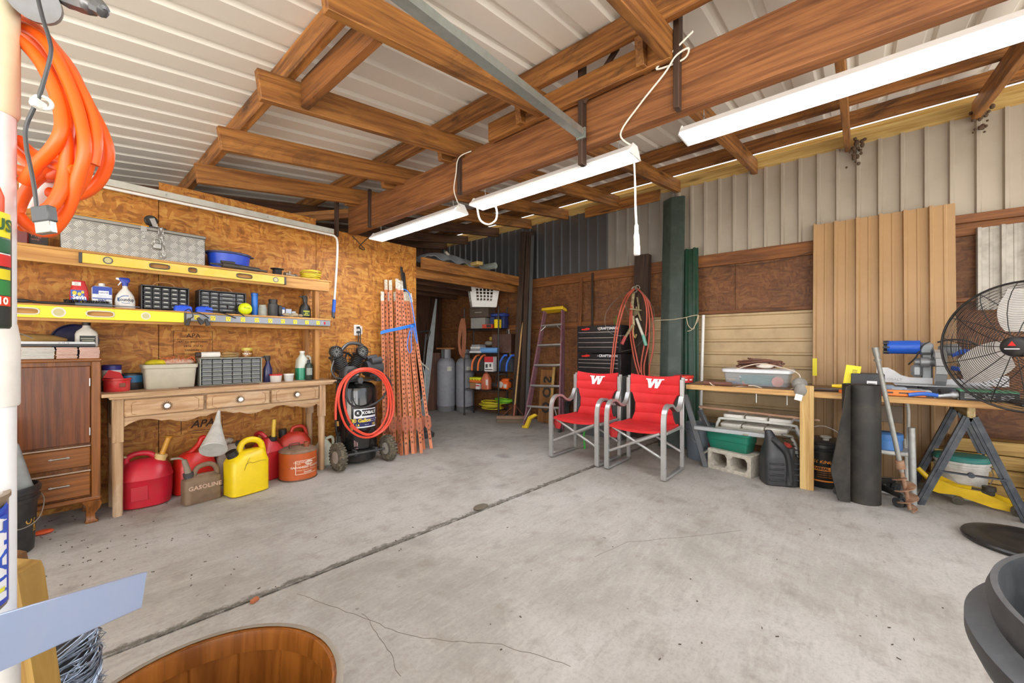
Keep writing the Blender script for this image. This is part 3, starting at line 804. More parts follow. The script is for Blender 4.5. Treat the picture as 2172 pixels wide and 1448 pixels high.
part('bristles', m, C('#1c1917', .7), t)
m = MB(); m.cyl((-.12, 0, .012), (.05, 0, .012), .011, .014, n=10); m.box((.12, 0, .012), (.14, .022, .005)); m.cyl((-.02, 0, .012), (.0, 0, .012), .015)
one('wood_chisel', m, C('#5c6470', .4, .3), 'grey handled chisel at the shelf edge below the paint thinner can', 'chisel', (X(215, 3.872), 3.872, ZL), -2)
# red bug killer bottle
t = thing('spray_bottle', 'red bug killer bottle with fruit label on the lower shelf', 'bottle', (X(168, 3.98), 3.98, ZL)); t.scale = (.74, .9, 1.0)
m = MB(); m.sq([(0, .058, .03, 3.5), (.006, .062, .033, 3.5), (.1, .06, .032, 3.5), (.135, .05, .03, 3), (.165, .038, .026, 3), (.175, .036, .025, 3), (.178, .02, .015, 3)], 28); part('body', m, RED, t)
m = MB(); m.box((-.004, -.0335, .035), (.10, .001, .05)); m.box((-.012, -.034, .088), (.085, .001, .045)); part('label', m, C('#2e55b0', .4, d=0), t, label='blue and green picture label')
m = MB()
for x, z, r in ((-.03, .09, .014), (.0, .084, .012), (.02, .098, .010), (-.02, .03, .016), (.02, .03, .015)): m.cyl((x, -.034, z), (x, -.0356, z), r, n=14)
part('fruit_picture', m, C('#d9c33a', .5, d=0), t)
m = MB(); m.box((-.018, -.0322, .152), (.055, .001, .024)); part('sticker', m, WHP, t)
m = MB(); m.text('Sevin', .04, onf(-.0362, 0, .062), bold=.0014); part('lettering', m, C('#ffffff', .4, d=0), t)
m = MB(); m.text('INSECT', .008, onf(-.0335, -.018, .156)); m.text('KILLER', .008, onf(-.0335, -.018, .147)); part('small_print', m, C('#333333', .5, d=0), t)
# thinner can
t = thing('thinner_can', 'blue and white paint thinner can on the lower shelf', 'can', (X(216, 3.98), 3.985, ZL)); t.scale = (.70, .9, 1.03)
m = MB(); m.sq([(0, .07, .042, 7), (.003, .072, .044, 7), (.13, .072, .044, 7), (.134, .07, .042, 7), (.146, .05, .03, 5), (.148, .03, .02, 3)], 30); part('body', m, C('#d9dee6', .35), t)
m = MB(); m.box((0, -.0445, .115), (.135, .001, .05)); m.box((0, -.0445, .062), (.135, .001, .006)); part('label', m, C('#2540a0', .4, d=0), t, label='blue label band')
m = MB(); m.box((.01, -.0452, .10), (.07, .001, .026)); part('label_plate', m, C('#ffffff', .4, d=0), t)
m = MB(); m.text('KLEAN-STRIP', .011, onf(-.0462, .01, .10), bold=.0005); m.text('PAINT', .02, onf(-.0462, 0, .048), bold=.0008); m.text('THINNER', .02, onf(-.0462, 0, .028), bold=.0008); part('lettering', m, C('#1d2f7a', .4, d=0), t)
m = MB(); m.cyl((0, 0, .146), (0, 0, .165), .024, .023, n=18); part('cap', m, WHP, t)
# weed killer spray bottle
t = thing('spray_bottle', 'white weed killer bottle with a blue trigger on the lower shelf', 'bottle', (X(265, 3.98), 3.975, ZL)); t.scale = (.76, .9, .98)
m = MB(); m.sq([(0, .066, .04, 3), (.006, .07, .044, 3), (.06, .07, .044, 2.6), (.095, .062, .04, 2.4), (.125, .042, .032, 2.2), (.15, .02, .02, 2), (.17, .018, .018, 2)], 28); part('body', m, WHP, t)
m = MB(); m.sq([(.168, .021, .021, 2), (.192, .022, .021, 2.4)], 16); m.sq([(.19, .022, .018, 4, 0), (.205, .036, .018, 4, .0), (.222, .040, .016, 4, -.006), (.228, .03, .012, 4, -.006)], 16); part('trigger_head', m, C('#2e43a8', .4), t, label='blue trigger head')
m = MB(); m.prism([(-.03, .205), (-.062, .212), (-.062, .224), (-.03, .226)], -.008, .008, TR(rot=(90, 0, 0))); m.prism([(-.028, .205), (-.05, .17), (-.044, .168), (-.018, .2)], -.006, .006, TR(rot=(90, 0, 0))); part('nozzle', m, WHP, t)
m = MB(); m.text('Roundup', .034, lambda a, b: (a * .92, -.0455 + 6 * a * a * .4, .066 + b), bold=.0008); part('lettering', m, C('#20304a', .4, d=0), t)
m = MB(); m.tube([(-.045, -.045, .05), (-.05, -.044, .07), (-.02, -.047, .092), (.02, -.047, .094)], .0022, 5, 5); m.tube([(-.03, -.0465, .045), (.0, -.047, .04), (.03, -.046, .045)], .0018, 5, 4); part('swoosh', m, C('#2b62b8', .4, d=0), t)
def organizer(label, cols_, rows, w_, h, d, loc, body, face, face_in, wide=None, handle=False, group='small parts organizers', plate=True):
    t = thing('parts_organizer', label, 'drawer organizer', loc, 0, group)
    cw, ch = w_ / cols_, h / rows; th = .0045
    m = MB(); m.box((0, d / 2 - .003, h / 2), (w_ + .02, .006, h + .02))
    for s in (-1, 1): m.box((s * (w_ / 2 + .008), 0, h / 2), (.009, d, h + .022), b=.001); m.box((0, 0, h / 2 + s * (h / 2 + .007)), (w_ + .02, d, .009), b=.001)
    for i in range(1, cols_): m.box((-w_ / 2 + i * cw, .01, h / 2), (th, d - .02, h))
    for j in range(1, rows): m.box((0, .01, j * ch), (w_, d - .02, th))
    part('cabinet', m, body, t)
    rd = random.Random(len(label))
    j = 0
    for j in range(rows):
        i = 0
        while i < cols_:
            span = 2 if wide and (i, j) in wide else 1
            x = -w_ / 2 + (i + span / 2) * cw; z = (j + .5) * ch; ww = cw * span - .007; hh = ch - .007
            m = MB(); y = -d / 2 + .008
            m.mat(0).box((x, y, z), (ww, .005, hh), b=.0015)
            if plate: m.mat(1).box((x, y - .004, z + hh * .18), (ww * .62, .003, hh * .34), b=.001)
            m.mat(0 if plate else 1).box((x, y - .007, z - hh * (.22 if plate else .46)), (ww * (.5 if plate else 1.0), .012, .003))
            m.mat(2).box((x, y + .03, z - hh * .15), (ww * .9, .05, hh * .6))
            part('drawer', m, [face, face_in, C(rd.choice(['#8c8c88', '#6f6a60', '#a6a6a2', '#7a4a30', '#55585a', '#a02c24', '#c8c2b2']), .5)], t)
            i += span
    if handle:
        m = MB(); z = h + .012; q = w_ * .26
        m.tube([(-q, 0, z), (-q * .8, 0, z + .022), (-q * .4, 0, z + .034), (q * .4, 0, z + .034), (q * .8, 0, z + .022), (q, 0, z)], .009, 8, 5)
        part('handle', m, C('#a8743e', .5), t, label='tan carrying handle')
    return t
ODB = C('#2c2d30', .42, d=.08)
organizer('black parts organizer with five columns of drawers, left of the pair on the lower shelf', 5, 5, .255, .165, .13, (X(352, 3.97), 4.035, ZL + .012), ODB, C('#2a2a2c', .3, d=0), C('#b9b9b2', .4, d=.1), handle=True)
organizer('black parts organizer with wide middle drawers, right of the pair on the lower shelf', 5, 5, .30, .165, .13, (X(474, 3.97), 4.035, ZL + .012), ODB, C('#3c3d40', .22, d=0), C('#8f918f', .4, d=.1), wide={(2, 0), (2, 2), (2, 3), (2, 4)}, handle=True)
def charger(label, u, y):
    t = thing('battery_charger', label, 'charger', (X(u, y), y, ZL), 0, 'blue chargers on the lower shelf')
    m = MB(); m.sq([(0, .055, .03, 5), (.03, .055, .03, 5), (.042, .048, .026, 4)], 24); part('body', m, C('#1c50d2', .38, d=.04), t)
    m = MB()
    for k in range(6): m.box((-.022 + k * .009, -.002, .046), (.004, .04, .010), b=.001)
    part('fins', m, C('#1846bd', .38, d=.04), t)
    return t
charger('blue charger in front of the left parts organizer', 388, 3.905)
charger('blue charger in front of the right parts organizer', 433, 3.905)
m = MB(); m.sphere((0, 0, .05), .05, 20, 12); m.mat(1); m.text('Auto', .022, lambda a, b: (a, -math.sqrt(max(1e-6, .0507 ** 2 - a * a - b * b)), .055 + b))
one('lime_ball', m, [C('#d8e619', .45, d=.03), C('#5a6a10', .5, d=0)], 'lime yellow ball on the lower shelf edge', 'ball', (X(520, 3.905), 3.905, ZL))
t = thing('tall_tube', 'tall blue plastic tube right of the organizers', 'tube', (X(540, 4.02), 4.02, ZL))
m = MB(); m.lathe([(.024, 0), (.025, .003), (.025, .17)], 18); part('body', m, C('#2b78d8', .35, d=.03), t)
m = MB(); m.lathe([(.026, .17), (.027, .175), (.027, .20), (.02, .205)], 18); part('cap', m, C('#2467c0', .35, d=.03), t)
m = MB(); m.lathe([(.032, 0), (.035, .004), (.035, .075), (.028, .086), (.03, .10), (.027, .10), (.025, .088), (.032, .072), (.032, .006), (.001, .006)], 22)
one('glass_jar', m, glass('#cfd4cc', .35), 'empty glass jar beside the tall blue tube', 'jar', (X(557, 3.99), 3.99, ZL))
t = thing('travel_mug', 'black travel mug on the lower shelf', 'mug', (X(579, 3.97), 3.97, ZL))
m = MB(); m.lathe([(.036, 0), (.038, .004), (.041, .11), (.039, .112)], 22); part('body', m, DGR, t)
m = MB(); m.lathe([(.035, .11), (.033, .125), (.036, .15), (.034, .155), (.001, .155)], 22); part('lid', m, BLK, t)
m = MB(); m.box((.052, -.01, .06), (.03, .04, .09), b=.006); part('handle', m, BLK, t)
t = one('small_box', MB().box((0, 0, .045), (.04, .05, .09), b=.002), C('#2c5a96', .45), 'small blue and white box beside the travel mug', 'box', (X(597, 3.99), 3.99, ZL), 8)
part('label', MB().box((0, -.0256, .05), (.032, .001, .04)), C('#e6e6e6', .5, d=0), t)
m = MB(); m.box((0, 0, .04), (.05, .045, .08), b=.003); m.box((.045, .01, .03), (.035, .05, .06), b=.003)
one('small_box', m, C('#a9b0b8', .4, .2), 'grey small boxes at the shelf edge left of the black spray bottle', 'box', (X(611, 3.99), 3.99, ZL), -6)
m = MB(); coil(m, 0, 0, 0, .05, .004, 4, .012, seed=9, sy=.6); m.sphere((.02, -.01, .022), .022, 10, 6, (1.5, .9, .8)); m.sphere((-.05, 0, .02), .02, 10, 6, (1.6, .9, .8)); m.sphere((.07, .0, .018), .018, 10, 6, (1.4, 1, .8))
one('twine_tangle', m, C('#9a8a70', .85), 'tangle of grey twine at the end of the lower shelf', 'twine', (X(620, 3.89), 3.895, ZL))
t = thing('spray_bottle', 'black spray bottle with a yellow label at the end of the lower shelf', 'bottle', (X(646, 3.99), 3.98, ZL))
m = MB(); m.sq([(0, .047, .03, 3), (.006, .05, .032, 3), (.08, .05, .032, 2.6), (.115, .042, .028, 2.2), (.14, .02, .018, 2), (.155, .016, .016, 2)], 26); part('body', m, BLK, t)
m = MB(); m.sq([(.15, .02, .02, 2.2), (.18, .02, .018, 3), (.20, .026, .014, 4, -.005), (.215, .02, .01, 4, -.008)], 14); m.prism([(-.02, .19), (-.05, .2), (-.05, .21), (-.02, .212)], -.006, .006, TR(rot=(90, 0, 0))); part('trigger_head', m, BLK, t)
m = MB(); m.box((0, -.0335, .05), (.065, .001, .05)); part('label', m, C('#2c3a16', .4, d=0), t)
m = MB(); m.text('POISON', .015, onf(-.0345, 0, .065), bold=.0006); m.text('IVY', .018, onf(-.0345, 0, .045), bold=.0008); m.box((0, -.0343, .03), (.05, .001, .006)); part('lettering', m, C('#d6dc2c', .4, d=0), t)

# ---------------- channel along the wall top and the bent pole
t = thing('metal_rail', 'grey white metal rail fixed along the strand board wall above the shelves', 'rail', (0, 4.05, 2.315))
m = MB(); m.prism([(-.03, -.024), (.02, -.024), (.02, -.018), (-.02, -.018), (-.02, .018), (.02, .018), (.02, .024), (-.03, .024)], -.3, 1.9, TR(rot=(90, 0, 90))); part('channel', m, C('#c5c6bd', .4, .3), t)
m = MB()
for x in (-.1, .6, 1.3, 1.85): m.box((x, .08, -.01), (.04, .16, .004)); m.cyl((x, -.031, .0), (x, -.033, .0), .006)
part('bracket', m, GALV, t)
t = thing('bent_pole', 'white bent pole with a blue grip hanging at the shelf end', 'pole', (0, 0, 0))
P = [(-.3, 4.01, 2.27), (1.5, 4.01, 2.272), (1.84, 4.01, 2.272), (1.90, 4.0, 2.26), (1.925, 4.0, 2.21), (1.915, 3.99, 2.0), (1.865, 3.94, 1.60)]
m = MB(); m.tube(P, .011, 10, 5); part('tube', m, WHP, t)
m = MB(); m.cyl((1.867, 3.942, 1.615), (1.852, 3.93, 1.49), .017, n=12); part('grip', m, C('#1d56b8', .4), t, label='blue grip')
m = MB(); m.cyl((1.852, 3.93, 1.49), (1.847, 3.926, 1.44), .014, n=10); m.tube([(1.847, 3.926, 1.44), (1.845, 3.9, 1.43), (1.84, 3.885, 1.445)], .006, 6, 4); part('hook', m, C('#3c424c', .4), t)
# outlet and plug
t = thing('outlet_box', 'white wall outlet with a black plug on the strand board wall', 'outlet', on_y(757, 700, YA))
m = MB(); m.box((0, -.004, 0), (.075, .008, .118), b=.003); m.box((.045, -.004, .0), (.03, .007, .09), b=.002); part('cover_plate', m, WHP, t)
m = MB(); m.box((0, -.009, -.025), (.032, .003, .028), b=.001); m.box((0, -.009, .028), (.032, .003, .028), b=.001); part('socket', m, C('#d8d6ce', .4, d=0), t)
t = thing('power_cable', 'black plug and cord running from the wall outlet down to the compressor', 'cord', on_y(757, 700, YA))
m = MB(); m.sq([(0, .012, .012, 3), (.035, .012, .012, 3)], 12, TR((.0, -.01, .028), (90, 0, 0))); m.sq([(0, .012, .012, 3), (.035, .012, .012, 3)], 12, TR((.0, -.01, -.022), (90, 0, 0))); part('plug', m, BLK, t)
m = MB(); m.tube([(0, -.045, .028), (.01, -.06, .0), (.012, -.05, -.10), (.016, -.06, -.25), (-.03, -.12, -.4)], .006, 7, 6); m.tube([(0, -.045, -.022), (-.012, -.06, -.05), (-.008, -.05, -.14), (.0, -.05, -.28), (-.03, -.1, -.42)], .006, 7, 6); part('cable', m, BLK, t)
# ================================================================ cabinet, table, fuel cans
def DD(u, y): return y / ray(u)[1]
def RR(u0, u1, y):
    u = (u0 + u1) / 2; t = (u - CX) / FPX
    return (u1 - u0) * DD(u, y) / (2 * FPX) / math.sqrt(1 + t * t)
def HH(v0, v1, u, y): return (v1 - v0) * DD(u, y) / FPX
CABW = [wood('brown_cabinet_' + 'xyz'[a], '#985a22', '#6c3d13', a, fine=40, r=0.38, knots=False) for a in (0, 1, 2)]
DOORW = wood('dark_cabinet_door', '#7a4118', '#552a0e', 2, fine=50, r=0.32, knots=False, stain=0.25)
t = thing('wooden_cabinet', 'brown wooden cabinet with one door and two drawers on curved feet', 'cabinet', (0, 3.8, 0))
x0, x1 = -.24, .232
m = MB(); m.box(((x0 + x1) / 2, .20, .61), (x1 - x0, .37, .90), b=.004)
m.box((x1 - .02, -.002, .61), (.045, .03, .90), b=.004); m.box((x0 + .02, -.002, .61), (.045, .03, .90), b=.004)
part('carcass', m, CABW[2], t)
m = MB(); m.box(((x0 + x1) / 2, .18, 1.063), (x1 - x0 + .016, .41, .022), b=.006); part('cabinet_top', m, CABW[0], t)
m = MB(); m.box(((x0 + x1) / 2, .0, .16), (x1 - x0 + .01, .04, .03), b=.008); part('plinth_rail', m, CABW[0], t)
m = MB(); m.box(((x0 + x1) / 2, -.004, .775), (x1 - x0 - .09, .02, .50), b=.004); o = part('door', m, DOORW, t)
m = MB(); m.box((x0 + .09, -.026, .80), (.012, .012, .075), b=.004); m.box((x0 + .09, -.018, .83), (.008, .016, .008)); m.box((x0 + .09, -.018, .77), (.008, .016, .008)); part('handle', m, STL, o)
for z in (.92, .60):
    m = MB(); m.cyl((x1 - .048, -.016, z - .025), (x1 - .048, -.016, z + .025), .004, n=8); part('hinge', m, STL, o)
for z, h in ((.44, .125), (.265, .155)):
    m = MB(); m.box(((x0 + x1) / 2, -.006, z), (x1 - x0 - .09, .022, h), b=.006); o = part('drawer', m, CABW[0], t)
    m = MB(); m.box(((x0 + x1) / 2, -.011, z + h / 2 + .006), (x1 - x0 - .088, .024, .008), b=.003); part('drawer_lip', m, C('#b49a86', .5), o)
    m = MB(); xx = (x0 + x1) / 2 + .055; m.cyl((xx - .045, -.034, z + .01), (xx + .045, -.034, z + .01), .0045, n=8)
    for s in (-.035, .035): m.cyl((xx + s, -.036, z + .01), (xx + s, -.012, z + .01), .006, n=8)
    part('handle', m, STL, o)
for sx in (x0 + .05, x1 - .045):
    for sy in (.02, .33):
        m = MB(); q = 1 if sx > 0 else -1
        m.rings([[Vector((sx + q * ox + w_ * cx_, sy + w_ * cy_, z)) for cx_, cy_ in ((-1, -1), (0, -1.1), (1, -1), (1.1, 0), (1, 1), (0, 1.1), (-1, 1), (-1.1, 0))] for z, ox, w_ in ((.15, .0, .042), (.12, .014, .038), (.09, .012, .030), (.055, .0, .020), (.025, .002, .020), (.008, .006, .030), (0, .006, .028))])
        part('foot', m, CABW[2], t)
zc = 1.0745
def stack_tiles(u0, u1, n, th, y, colh, label, group, name='ceramic_tile', dep=.15):
    xa, xb = X(u0, y), X(u1, y)
    base = None
    for k in range(n):
        jx, jy = random.uniform(-.002, .003), random.uniform(-.003, .004)
        loc = ((xa + xb) / 2 + jx, y + dep / 2 + jy, zc + k * th)
        lab = label
        if base is None:
            base = one(name, MB().box((0, 0, th / 2 - .0004), (xb - xa, dep, th - .0012), b=.0012), C(colh, .55), lab, 'tile', loc, group=group)
        else:
            c = base.copy(); col.objects.link(c); c.location = loc
stack_tiles(44, 116, 9, .0080, 3.79, '#c9c5bd', 'white floor tile in the left pile on the brown cabinet', 'white tiles on the cabinet')
stack_tiles(119, 164, 8, .0090, 3.79, '#c9a596', 'pinkish tile in the middle pile on the brown cabinet', 'pink tiles in the middle pile')
stack_tiles(168, 211, 8, .0090, 3.79, '#cba698', 'pinkish tile in the right hand pile at the cabinet corner', 'pink tiles in the corner pile')
m = MB(); m.box((0, 0, .008), (.34, .12, .016), b=.002)
t = one('flat_box', m, C('#2a2b2d', .5), 'black flat box lying on the tile piles', 'box', (X(120, 3.85), 3.86, zc + .075), -1)
m = MB(); m.box((0, 0, .008), (.32, .11, .016), b=.002)
t = one('flat_box', m, C('#c3c6c9', .45), 'white and grey flat box on top of the black flat box', 'box', (X(118, 3.85) + .01, 3.86, zc + .0915), 2)
m = MB(); m.text('12  14  16', .012, onf(-.0556, .02, .008)); part('lettering', m, C('#3a4048', .5, d=0), t)
m = MB(); m.tube([(-.16, -.04, .018), (-.1, -.05, .05), (-.04, -.03, .02)], .003, 6, 4)
one('folding_rule', m, STL, 'thin metal bracket standing on the flat boxes at their left end', 'bracket', (X(90, 3.84), 3.86, zc + .108))
m = MB(); m.sq([(-.16, .01, .02, 2), (-.12, .035, .05, 2.4), (-.02, .04, .06, 2.4), (.08, .034, .055, 2.2), (.15, .012, .03, 2)], 20, TR((0, 0, .045), (0, 90, 12)))
one('burlap_bag', m, C('#a5824a', .9, d=.3, dc='#6c5330'), 'limp tan sack lying at the left end of the cabinet top', 'bag', (X(68, 4.0), 4.04, zc + .075))
t = thing('round_plate', 'dark blue round plate leaning behind the white bottle on the cabinet', 'plate', (X(160, 4.1), 4.13, zc + .0), rot=(78, 0, 0))
m = MB(); m.lathe([(.001, 0), (.10, 0), (.115, .008), (.118, .02), (.112, .02), (.105, .01), (.001, .008)], 32, Matrix.Translation((0, .118, 0))); part('dish', m, C('#1d2148', .35), t)
t = thing('oil_bottle', 'white bottle with a black cap and dark label on the cabinet', 'bottle', (X(184, 3.98), 4.0, zc + .0748))
m = MB(); m.sq([(0, .052, .032, 5), (.004, .055, .035, 5), (.085, .055, .035, 5), (.105, .048, .032, 4), (.13, .022, .02, 2.4), (.138, .02, .02, 2), (.15, .018, .018, 2)], 26); part('body', m, C('#cfcac0', .45, d=.25), t)
m = MB(); m.cyl((0, 0, .145), (0, 0, .17), .021, n=14); part('cap', m, BLK, t)
m = MB(); m.box((.004, -.0355, .05), (.075, .001, .05)); part('label', m, C('#2d2f2b', .5, d=0), t)
m = MB(); m.box((.004, -.0362, .055), (.065, .0006, .006)); m.box((.004, -.0362, .042), (.055, .0006, .005)); part('label_print', m, C('#a8a78f', .5, d=0), t)

# ---------------- sideboard table
TBX = [wood('bleached_pine_' + 'xyz'[a], '#cdaa82', '#a8805a', a, fine=38, stain=0.4, stc='#d5c2ac', r=.75) for a in (0, 1, 2)]
t = thing('sideboard_table', 'weathered pine table with three drawers and a scalloped apron', 'table', (0, 3.78, 0))
ZT = .835
m = MB(); m.prism([(.235, -.03), (1.80, -.03), (1.80, .335), (.235, .335)], ZT - .022, ZT); m.box((1.02, .14, ZT - .030), (1.50, .33, .018), b=.004)
part('tabletop', m, TBX[0], t)
for lx in (.315, 1.683):
    for ly in (.032, .295):
        m = MB(); m.box((lx, ly, .655), (.058, .058, .31), b=.003)
        m.lathe([(.024, 0), (.026, .01), (.027, .25), (.0285, .48), (.0285, .505)], 16, Matrix.Translation((lx, ly, 0))); part('leg', m, TBX[2], t)
m = MB(); m.box((1.0, .028, .73), (1.32, .02, .16)); m.box((1.0, .31, .71), (1.32, .02, .2)); m.box((.30, .16, .71), (.02, .22, .2)); m.box((1.70, .16, .71), (.02, .22, .2))
part('case', m, TBX[0], t)
P = [(.344, .665), (.344, .60)]; n = 6
for k in range(n):
    a = .344 + (1.654 - .344) * k / n; b = .344 + (1.654 - .344) * (k + 1) / n
    for q in range(1, 9):
        f = q / 9; s = math.sin(PI * f) ** .7
        P.append((a + (b - a) * f, (.598 + .045 * (1 - s) if k % 2 else .598 + .045 * s)))
P += [(1.654, .60), (1.654, .665)]
m = MB(); m.prism(P, -.03, -.012, TR(rot=(90, 0, 0))); part('scalloped_apron', m, TBX[0], t)
for a, b in ((.345, .785), (.80, 1.235), (1.25, 1.645)):
    m = MB(); m.box(((a + b) / 2, .006, .727), (b - a, .03, .118), b=.009); o = part('drawer', m, TBX[0], t)
    m = MB(); c = (a + b) / 2
    for s in (-1, 1):
        m.tube([(c + s * ((b - a) / 2 - .035), -.0095, .695), (c + s * ((b - a) / 2 - .035), -.0095, .755)], .0018, 5); m.tube([(c + s * ((b - a) / 2 - .035), -.0095, .76), (c + s * ((b - a) / 2 - .06), -.0095, .772)], .0018, 5, 3)
        m.tube([(c + s * ((b - a) / 2 - .035), -.0095, .69), (c + s * ((b - a) / 2 - .06), -.0095, .68)], .0018, 5, 3)
    part('carved_line', m, C('#8a6038', .7), o)
    m = MB()
    for k in range(16):
        q = 2 * PI * k / 16; m.cyl((c + .014 * math.cos(q), -.011, .727 + .014 * math.sin(q)), (c + .034 * math.cos(q), -.011, .727 + .034 * math.sin(q)), .003, .001, n=4)
    part('sunburst', m, C('#4a3a2a', .5, .4), o)
    m = MB(); m.lathe([(.006, 0), (.006, .012), (.016, .018), (.018, .024), (.012, .031), (.001, .033)], 16, TR((c, -.009, .727), (90, 0, 0))); part('knob', m, C('#f0eee8', .2, d=0), o, label='white porcelain knob')

# things on the table
zt = ZT
y = 3.98; r = RR(217, 278, y)
t = thing('plastic_tub', 'round red plastic tub at the left end of the weathered table', 'tub', (X(248, y), y, zt))
m = MB(); m.lathe([(r * .93, 0), (r * .95, .004), (r * .98, .075), (r * 1.04, .08), (r * 1.04, .092), (r * .97, .092), (r * .92, .01), (.001, .01)], 30); part('body', m, C('#c3272a', .4, d=.1, dc='#c9a48e'), t)
m = MB(); m.box((.022, -r - .001, .045), (.03, .003, .028), b=.001); part('worn_label', m, C('#7a3c28', .7, d=.3), t)
m = MB(); m.prism([(-.06, 0), (.05, 0), (.02, .05), (-.04, .06)], -.012, .012, TR((0, 0, .085), (70, 10, 0)))
one('red_scoop', m, RED, 'red plastic scoop sticking out of the red tub', 'scoop', (X(243, y), y, zt))
y = 4.08; r = RR(216, 258, y)
can('paint_can', 'white paint can with a dark blue lid behind the red tub', 'paint can', (X(237, y), 4.085, zt + .085), r * 1.02, .095, WHP, C('#2a2560', .4), [(.062, .094, C('#2d2a78', .4, d=0))])
one('storage_block', MB().box((0, 0, .0415), (.12, .12, .083), b=.003), C('#3c2c22', .7), 'dark box under the white paint can', 'box', (X(237, y), 4.10, zt))
y = 4.0; r = RR(258, 301, y)
can('paint_can', 'dark paint can with a teal label beside the red tub', 'paint can', (X(281, y) + .0, 4.06, zt), .062, .115, BLK, C('#1a2026', .4), [(.055, .105, C('#1c5c86', .45, d=0))])
y = 3.93; xa, xb = X(299, y), X(418, y)
t = thing('storage_bin', 'beige plastic bin full of bags on the weathered table', 'bin', ((xa + xb) / 2 + .01, y + .10, zt))
hw = (xb - xa) / 2
m = MB(); m.sq([(0, hw * .86, .085, 9), (.004, hw * .88, .088, 9), (.15, hw * .95, .1, 9), (.155, hw, .108, 9), (.178, hw * 1.01, .11, 9), (.182, hw * .99, .107, 9), (.178, hw * .93, .096, 9), (.02, hw * .84, .08, 9)], 36); part('body', m, C('#b9b3a0', .45, d=.08), t)
m = MB(); m.sphere((-.06, .0, .19), .06, 14, 8, (1.2, 1.1, .5)); one('yellow_pack', m, C('#d6c428', .4, d=.3, dc='#4c4630'), 'yellow and dark plastic packet on the beige bin', 'packet', ((xa + xb) / 2 - .0, y + .11, zt - .0))
m = MB(); rd = random.Random(5)
m.sphere((.03, 0, .195), .07, 18, 10, (1.5, .7, .45))
m2 = MB()
for k in range(26): a = rd.uniform(0, 6.28); m2.tube([(.03 + .05 * math.cos(a), .03 * math.sin(a), .215), (.03 + .09 * math.cos(a), .05 * math.sin(a), .222 + rd.uniform(0, .02)), (.03 + .11 * math.cos(a), .06 * math.sin(a), .20)], .0016, 4, 2)
t = one('mesh_bag', m, C('#c8ab98', .7, d=.5, dc='#b5622e', sc_=40), 'bag in orange netting on the beige bin', 'bag', ((xa + xb) / 2 + .03, y + .09, zt))
part('netting', m2, C('#d6662a', .6), t)
y = 3.93; xa, xb = X(424, y), X(558, y)
OG = C('#8b8d83', .45, d=.1)
organizer('grey parts organizer with six columns of clear drawers on the weathered table', 6, 6, xb - xa - .03, HH(760, 808, 490, y) * 1.08, .15, ((xa + xb) / 2, y + .09, zt + .011), OG, C('#4d5053', .18, d=0), C('#b5b7b0', .3, d=.1), wide=None, plate=False)
zo = zt + .0235 + HH(760, 808, 490, y) * 1.08
y = 4.0
m = MB(); m.cyl((-.065, 0, .024), (.06, 0, .024), .023, n=14); m.cyl((.06, 0, .024), (.064, 0, .024), .012)
t = thing('paper_roll', 'small white roll lying on the grey parts organizer', 'roll', (X(447, y), y, zo)); part('roll_body', m, C('#e5e1d8', .7), t)
m = MB(); m.cyl((-.10, 0, .024), (-.065, 0, .024), .021, n=14); part('roll_end', m, C('#3a2a22', .6), t)
m = MB(); coil(m, 0, 0, 0, .062, .007, 6, .028, jit=.012, sy=.55, seed=11, tilt=.006)
one('twine_bundle', m, C('#a1804f', .9), 'brown twine bundle on the grey parts organizer', 'twine', (X(489, y), y, zo))
t = thing('gel_jar', 'jar of amber gel with a yellow lid on the grey parts organizer', 'jar', (X(524, y), y, zo))
m = MB(); m.lathe([(.036, 0), (.04, .005), (.04, .055), (.036, .06)], 22); part('jar_body', m, C('#8a5a22', .25, d=0), t)
m = MB(); m.lathe([(.041, .056), (.041, .08), (.001, .081)], 22); part('lid', m, C('#c9b648', .4), t)
m = MB(); m.text('Styling Gel', .017, onc(.0405, .03, -.3), bold=.0005); part('lettering', m, C('#e8e2cf', .4, d=0), t)
y = 4.0
t = thing('spray_bottle', 'slim dark blue spray bottle right of the grey parts organizer', 'bottle', (X(568, y), y, zt))
m = MB(); m.sq([(0, .034, .026, 3), (.005, .036, .028, 3), (.12, .034, .026, 2.5), (.16, .02, .018, 2), (.19, .014, .014, 2)], 22); part('body', m, C('#2a2c55', .2, d=.05), t)
m = MB(); m.sq([(.188, .018, .016, 2.2), (.215, .022, .015, 4, -.003), (.235, .026, .012, 4, -.008)], 14); m.prism([(-.02, .21), (-.05, .22), (-.05, .228), (-.02, .23)], -.006, .006, TR(rot=(90, 0, 0))); part('trigger_head', m, BLK, t)
def tubl(label, u0, u1, y, h, bc, lc):
    r = RR(u0, u1, y); t = thing('food_tub', label, 'tub', (X((u0 + u1) / 2, y), y, zt))
    m = MB(); m.lathe([(r * .8, 0), (r * .84, .003), (r * .95, h), (.001, h)], 22); part('body', m, bc, t)
    m = MB(); m.lathe([(r, h - .003), (r * 1.02, h), (r * 1.02, h + .008), (.001, h + .010)], 22); part('lid', m, lc, t)
tubl('small white tub with a red lid on the weathered table', 571, 599, 3.95, .062, C('#d9d4cf', .4), RED)
tubl('small clear tub with a white lid on the weathered table', 601, 624, 3.95, .06, C('#c9c9c6', .3), WHP)
y = 4.0; r = RR(624, 662, y)
t = thing('antifreeze_jug', 'clear jug with green liquid at the right end of the weathered table', 'jug', (X(641, y), y, zt))
m = MB(); m.sq([(0, .05, .05, 4), (.005, .054, .054, 4), (.10, .054, .054, 4), (.10, .054, .054, 4), (.19, .05, .05, 3), (.235, .024, .024, 2), (.245, .02, .02, 2), (.26, .02, .02, 2)], 26); part('body', m, C('#c9cdc2', .3, d=.06), t)
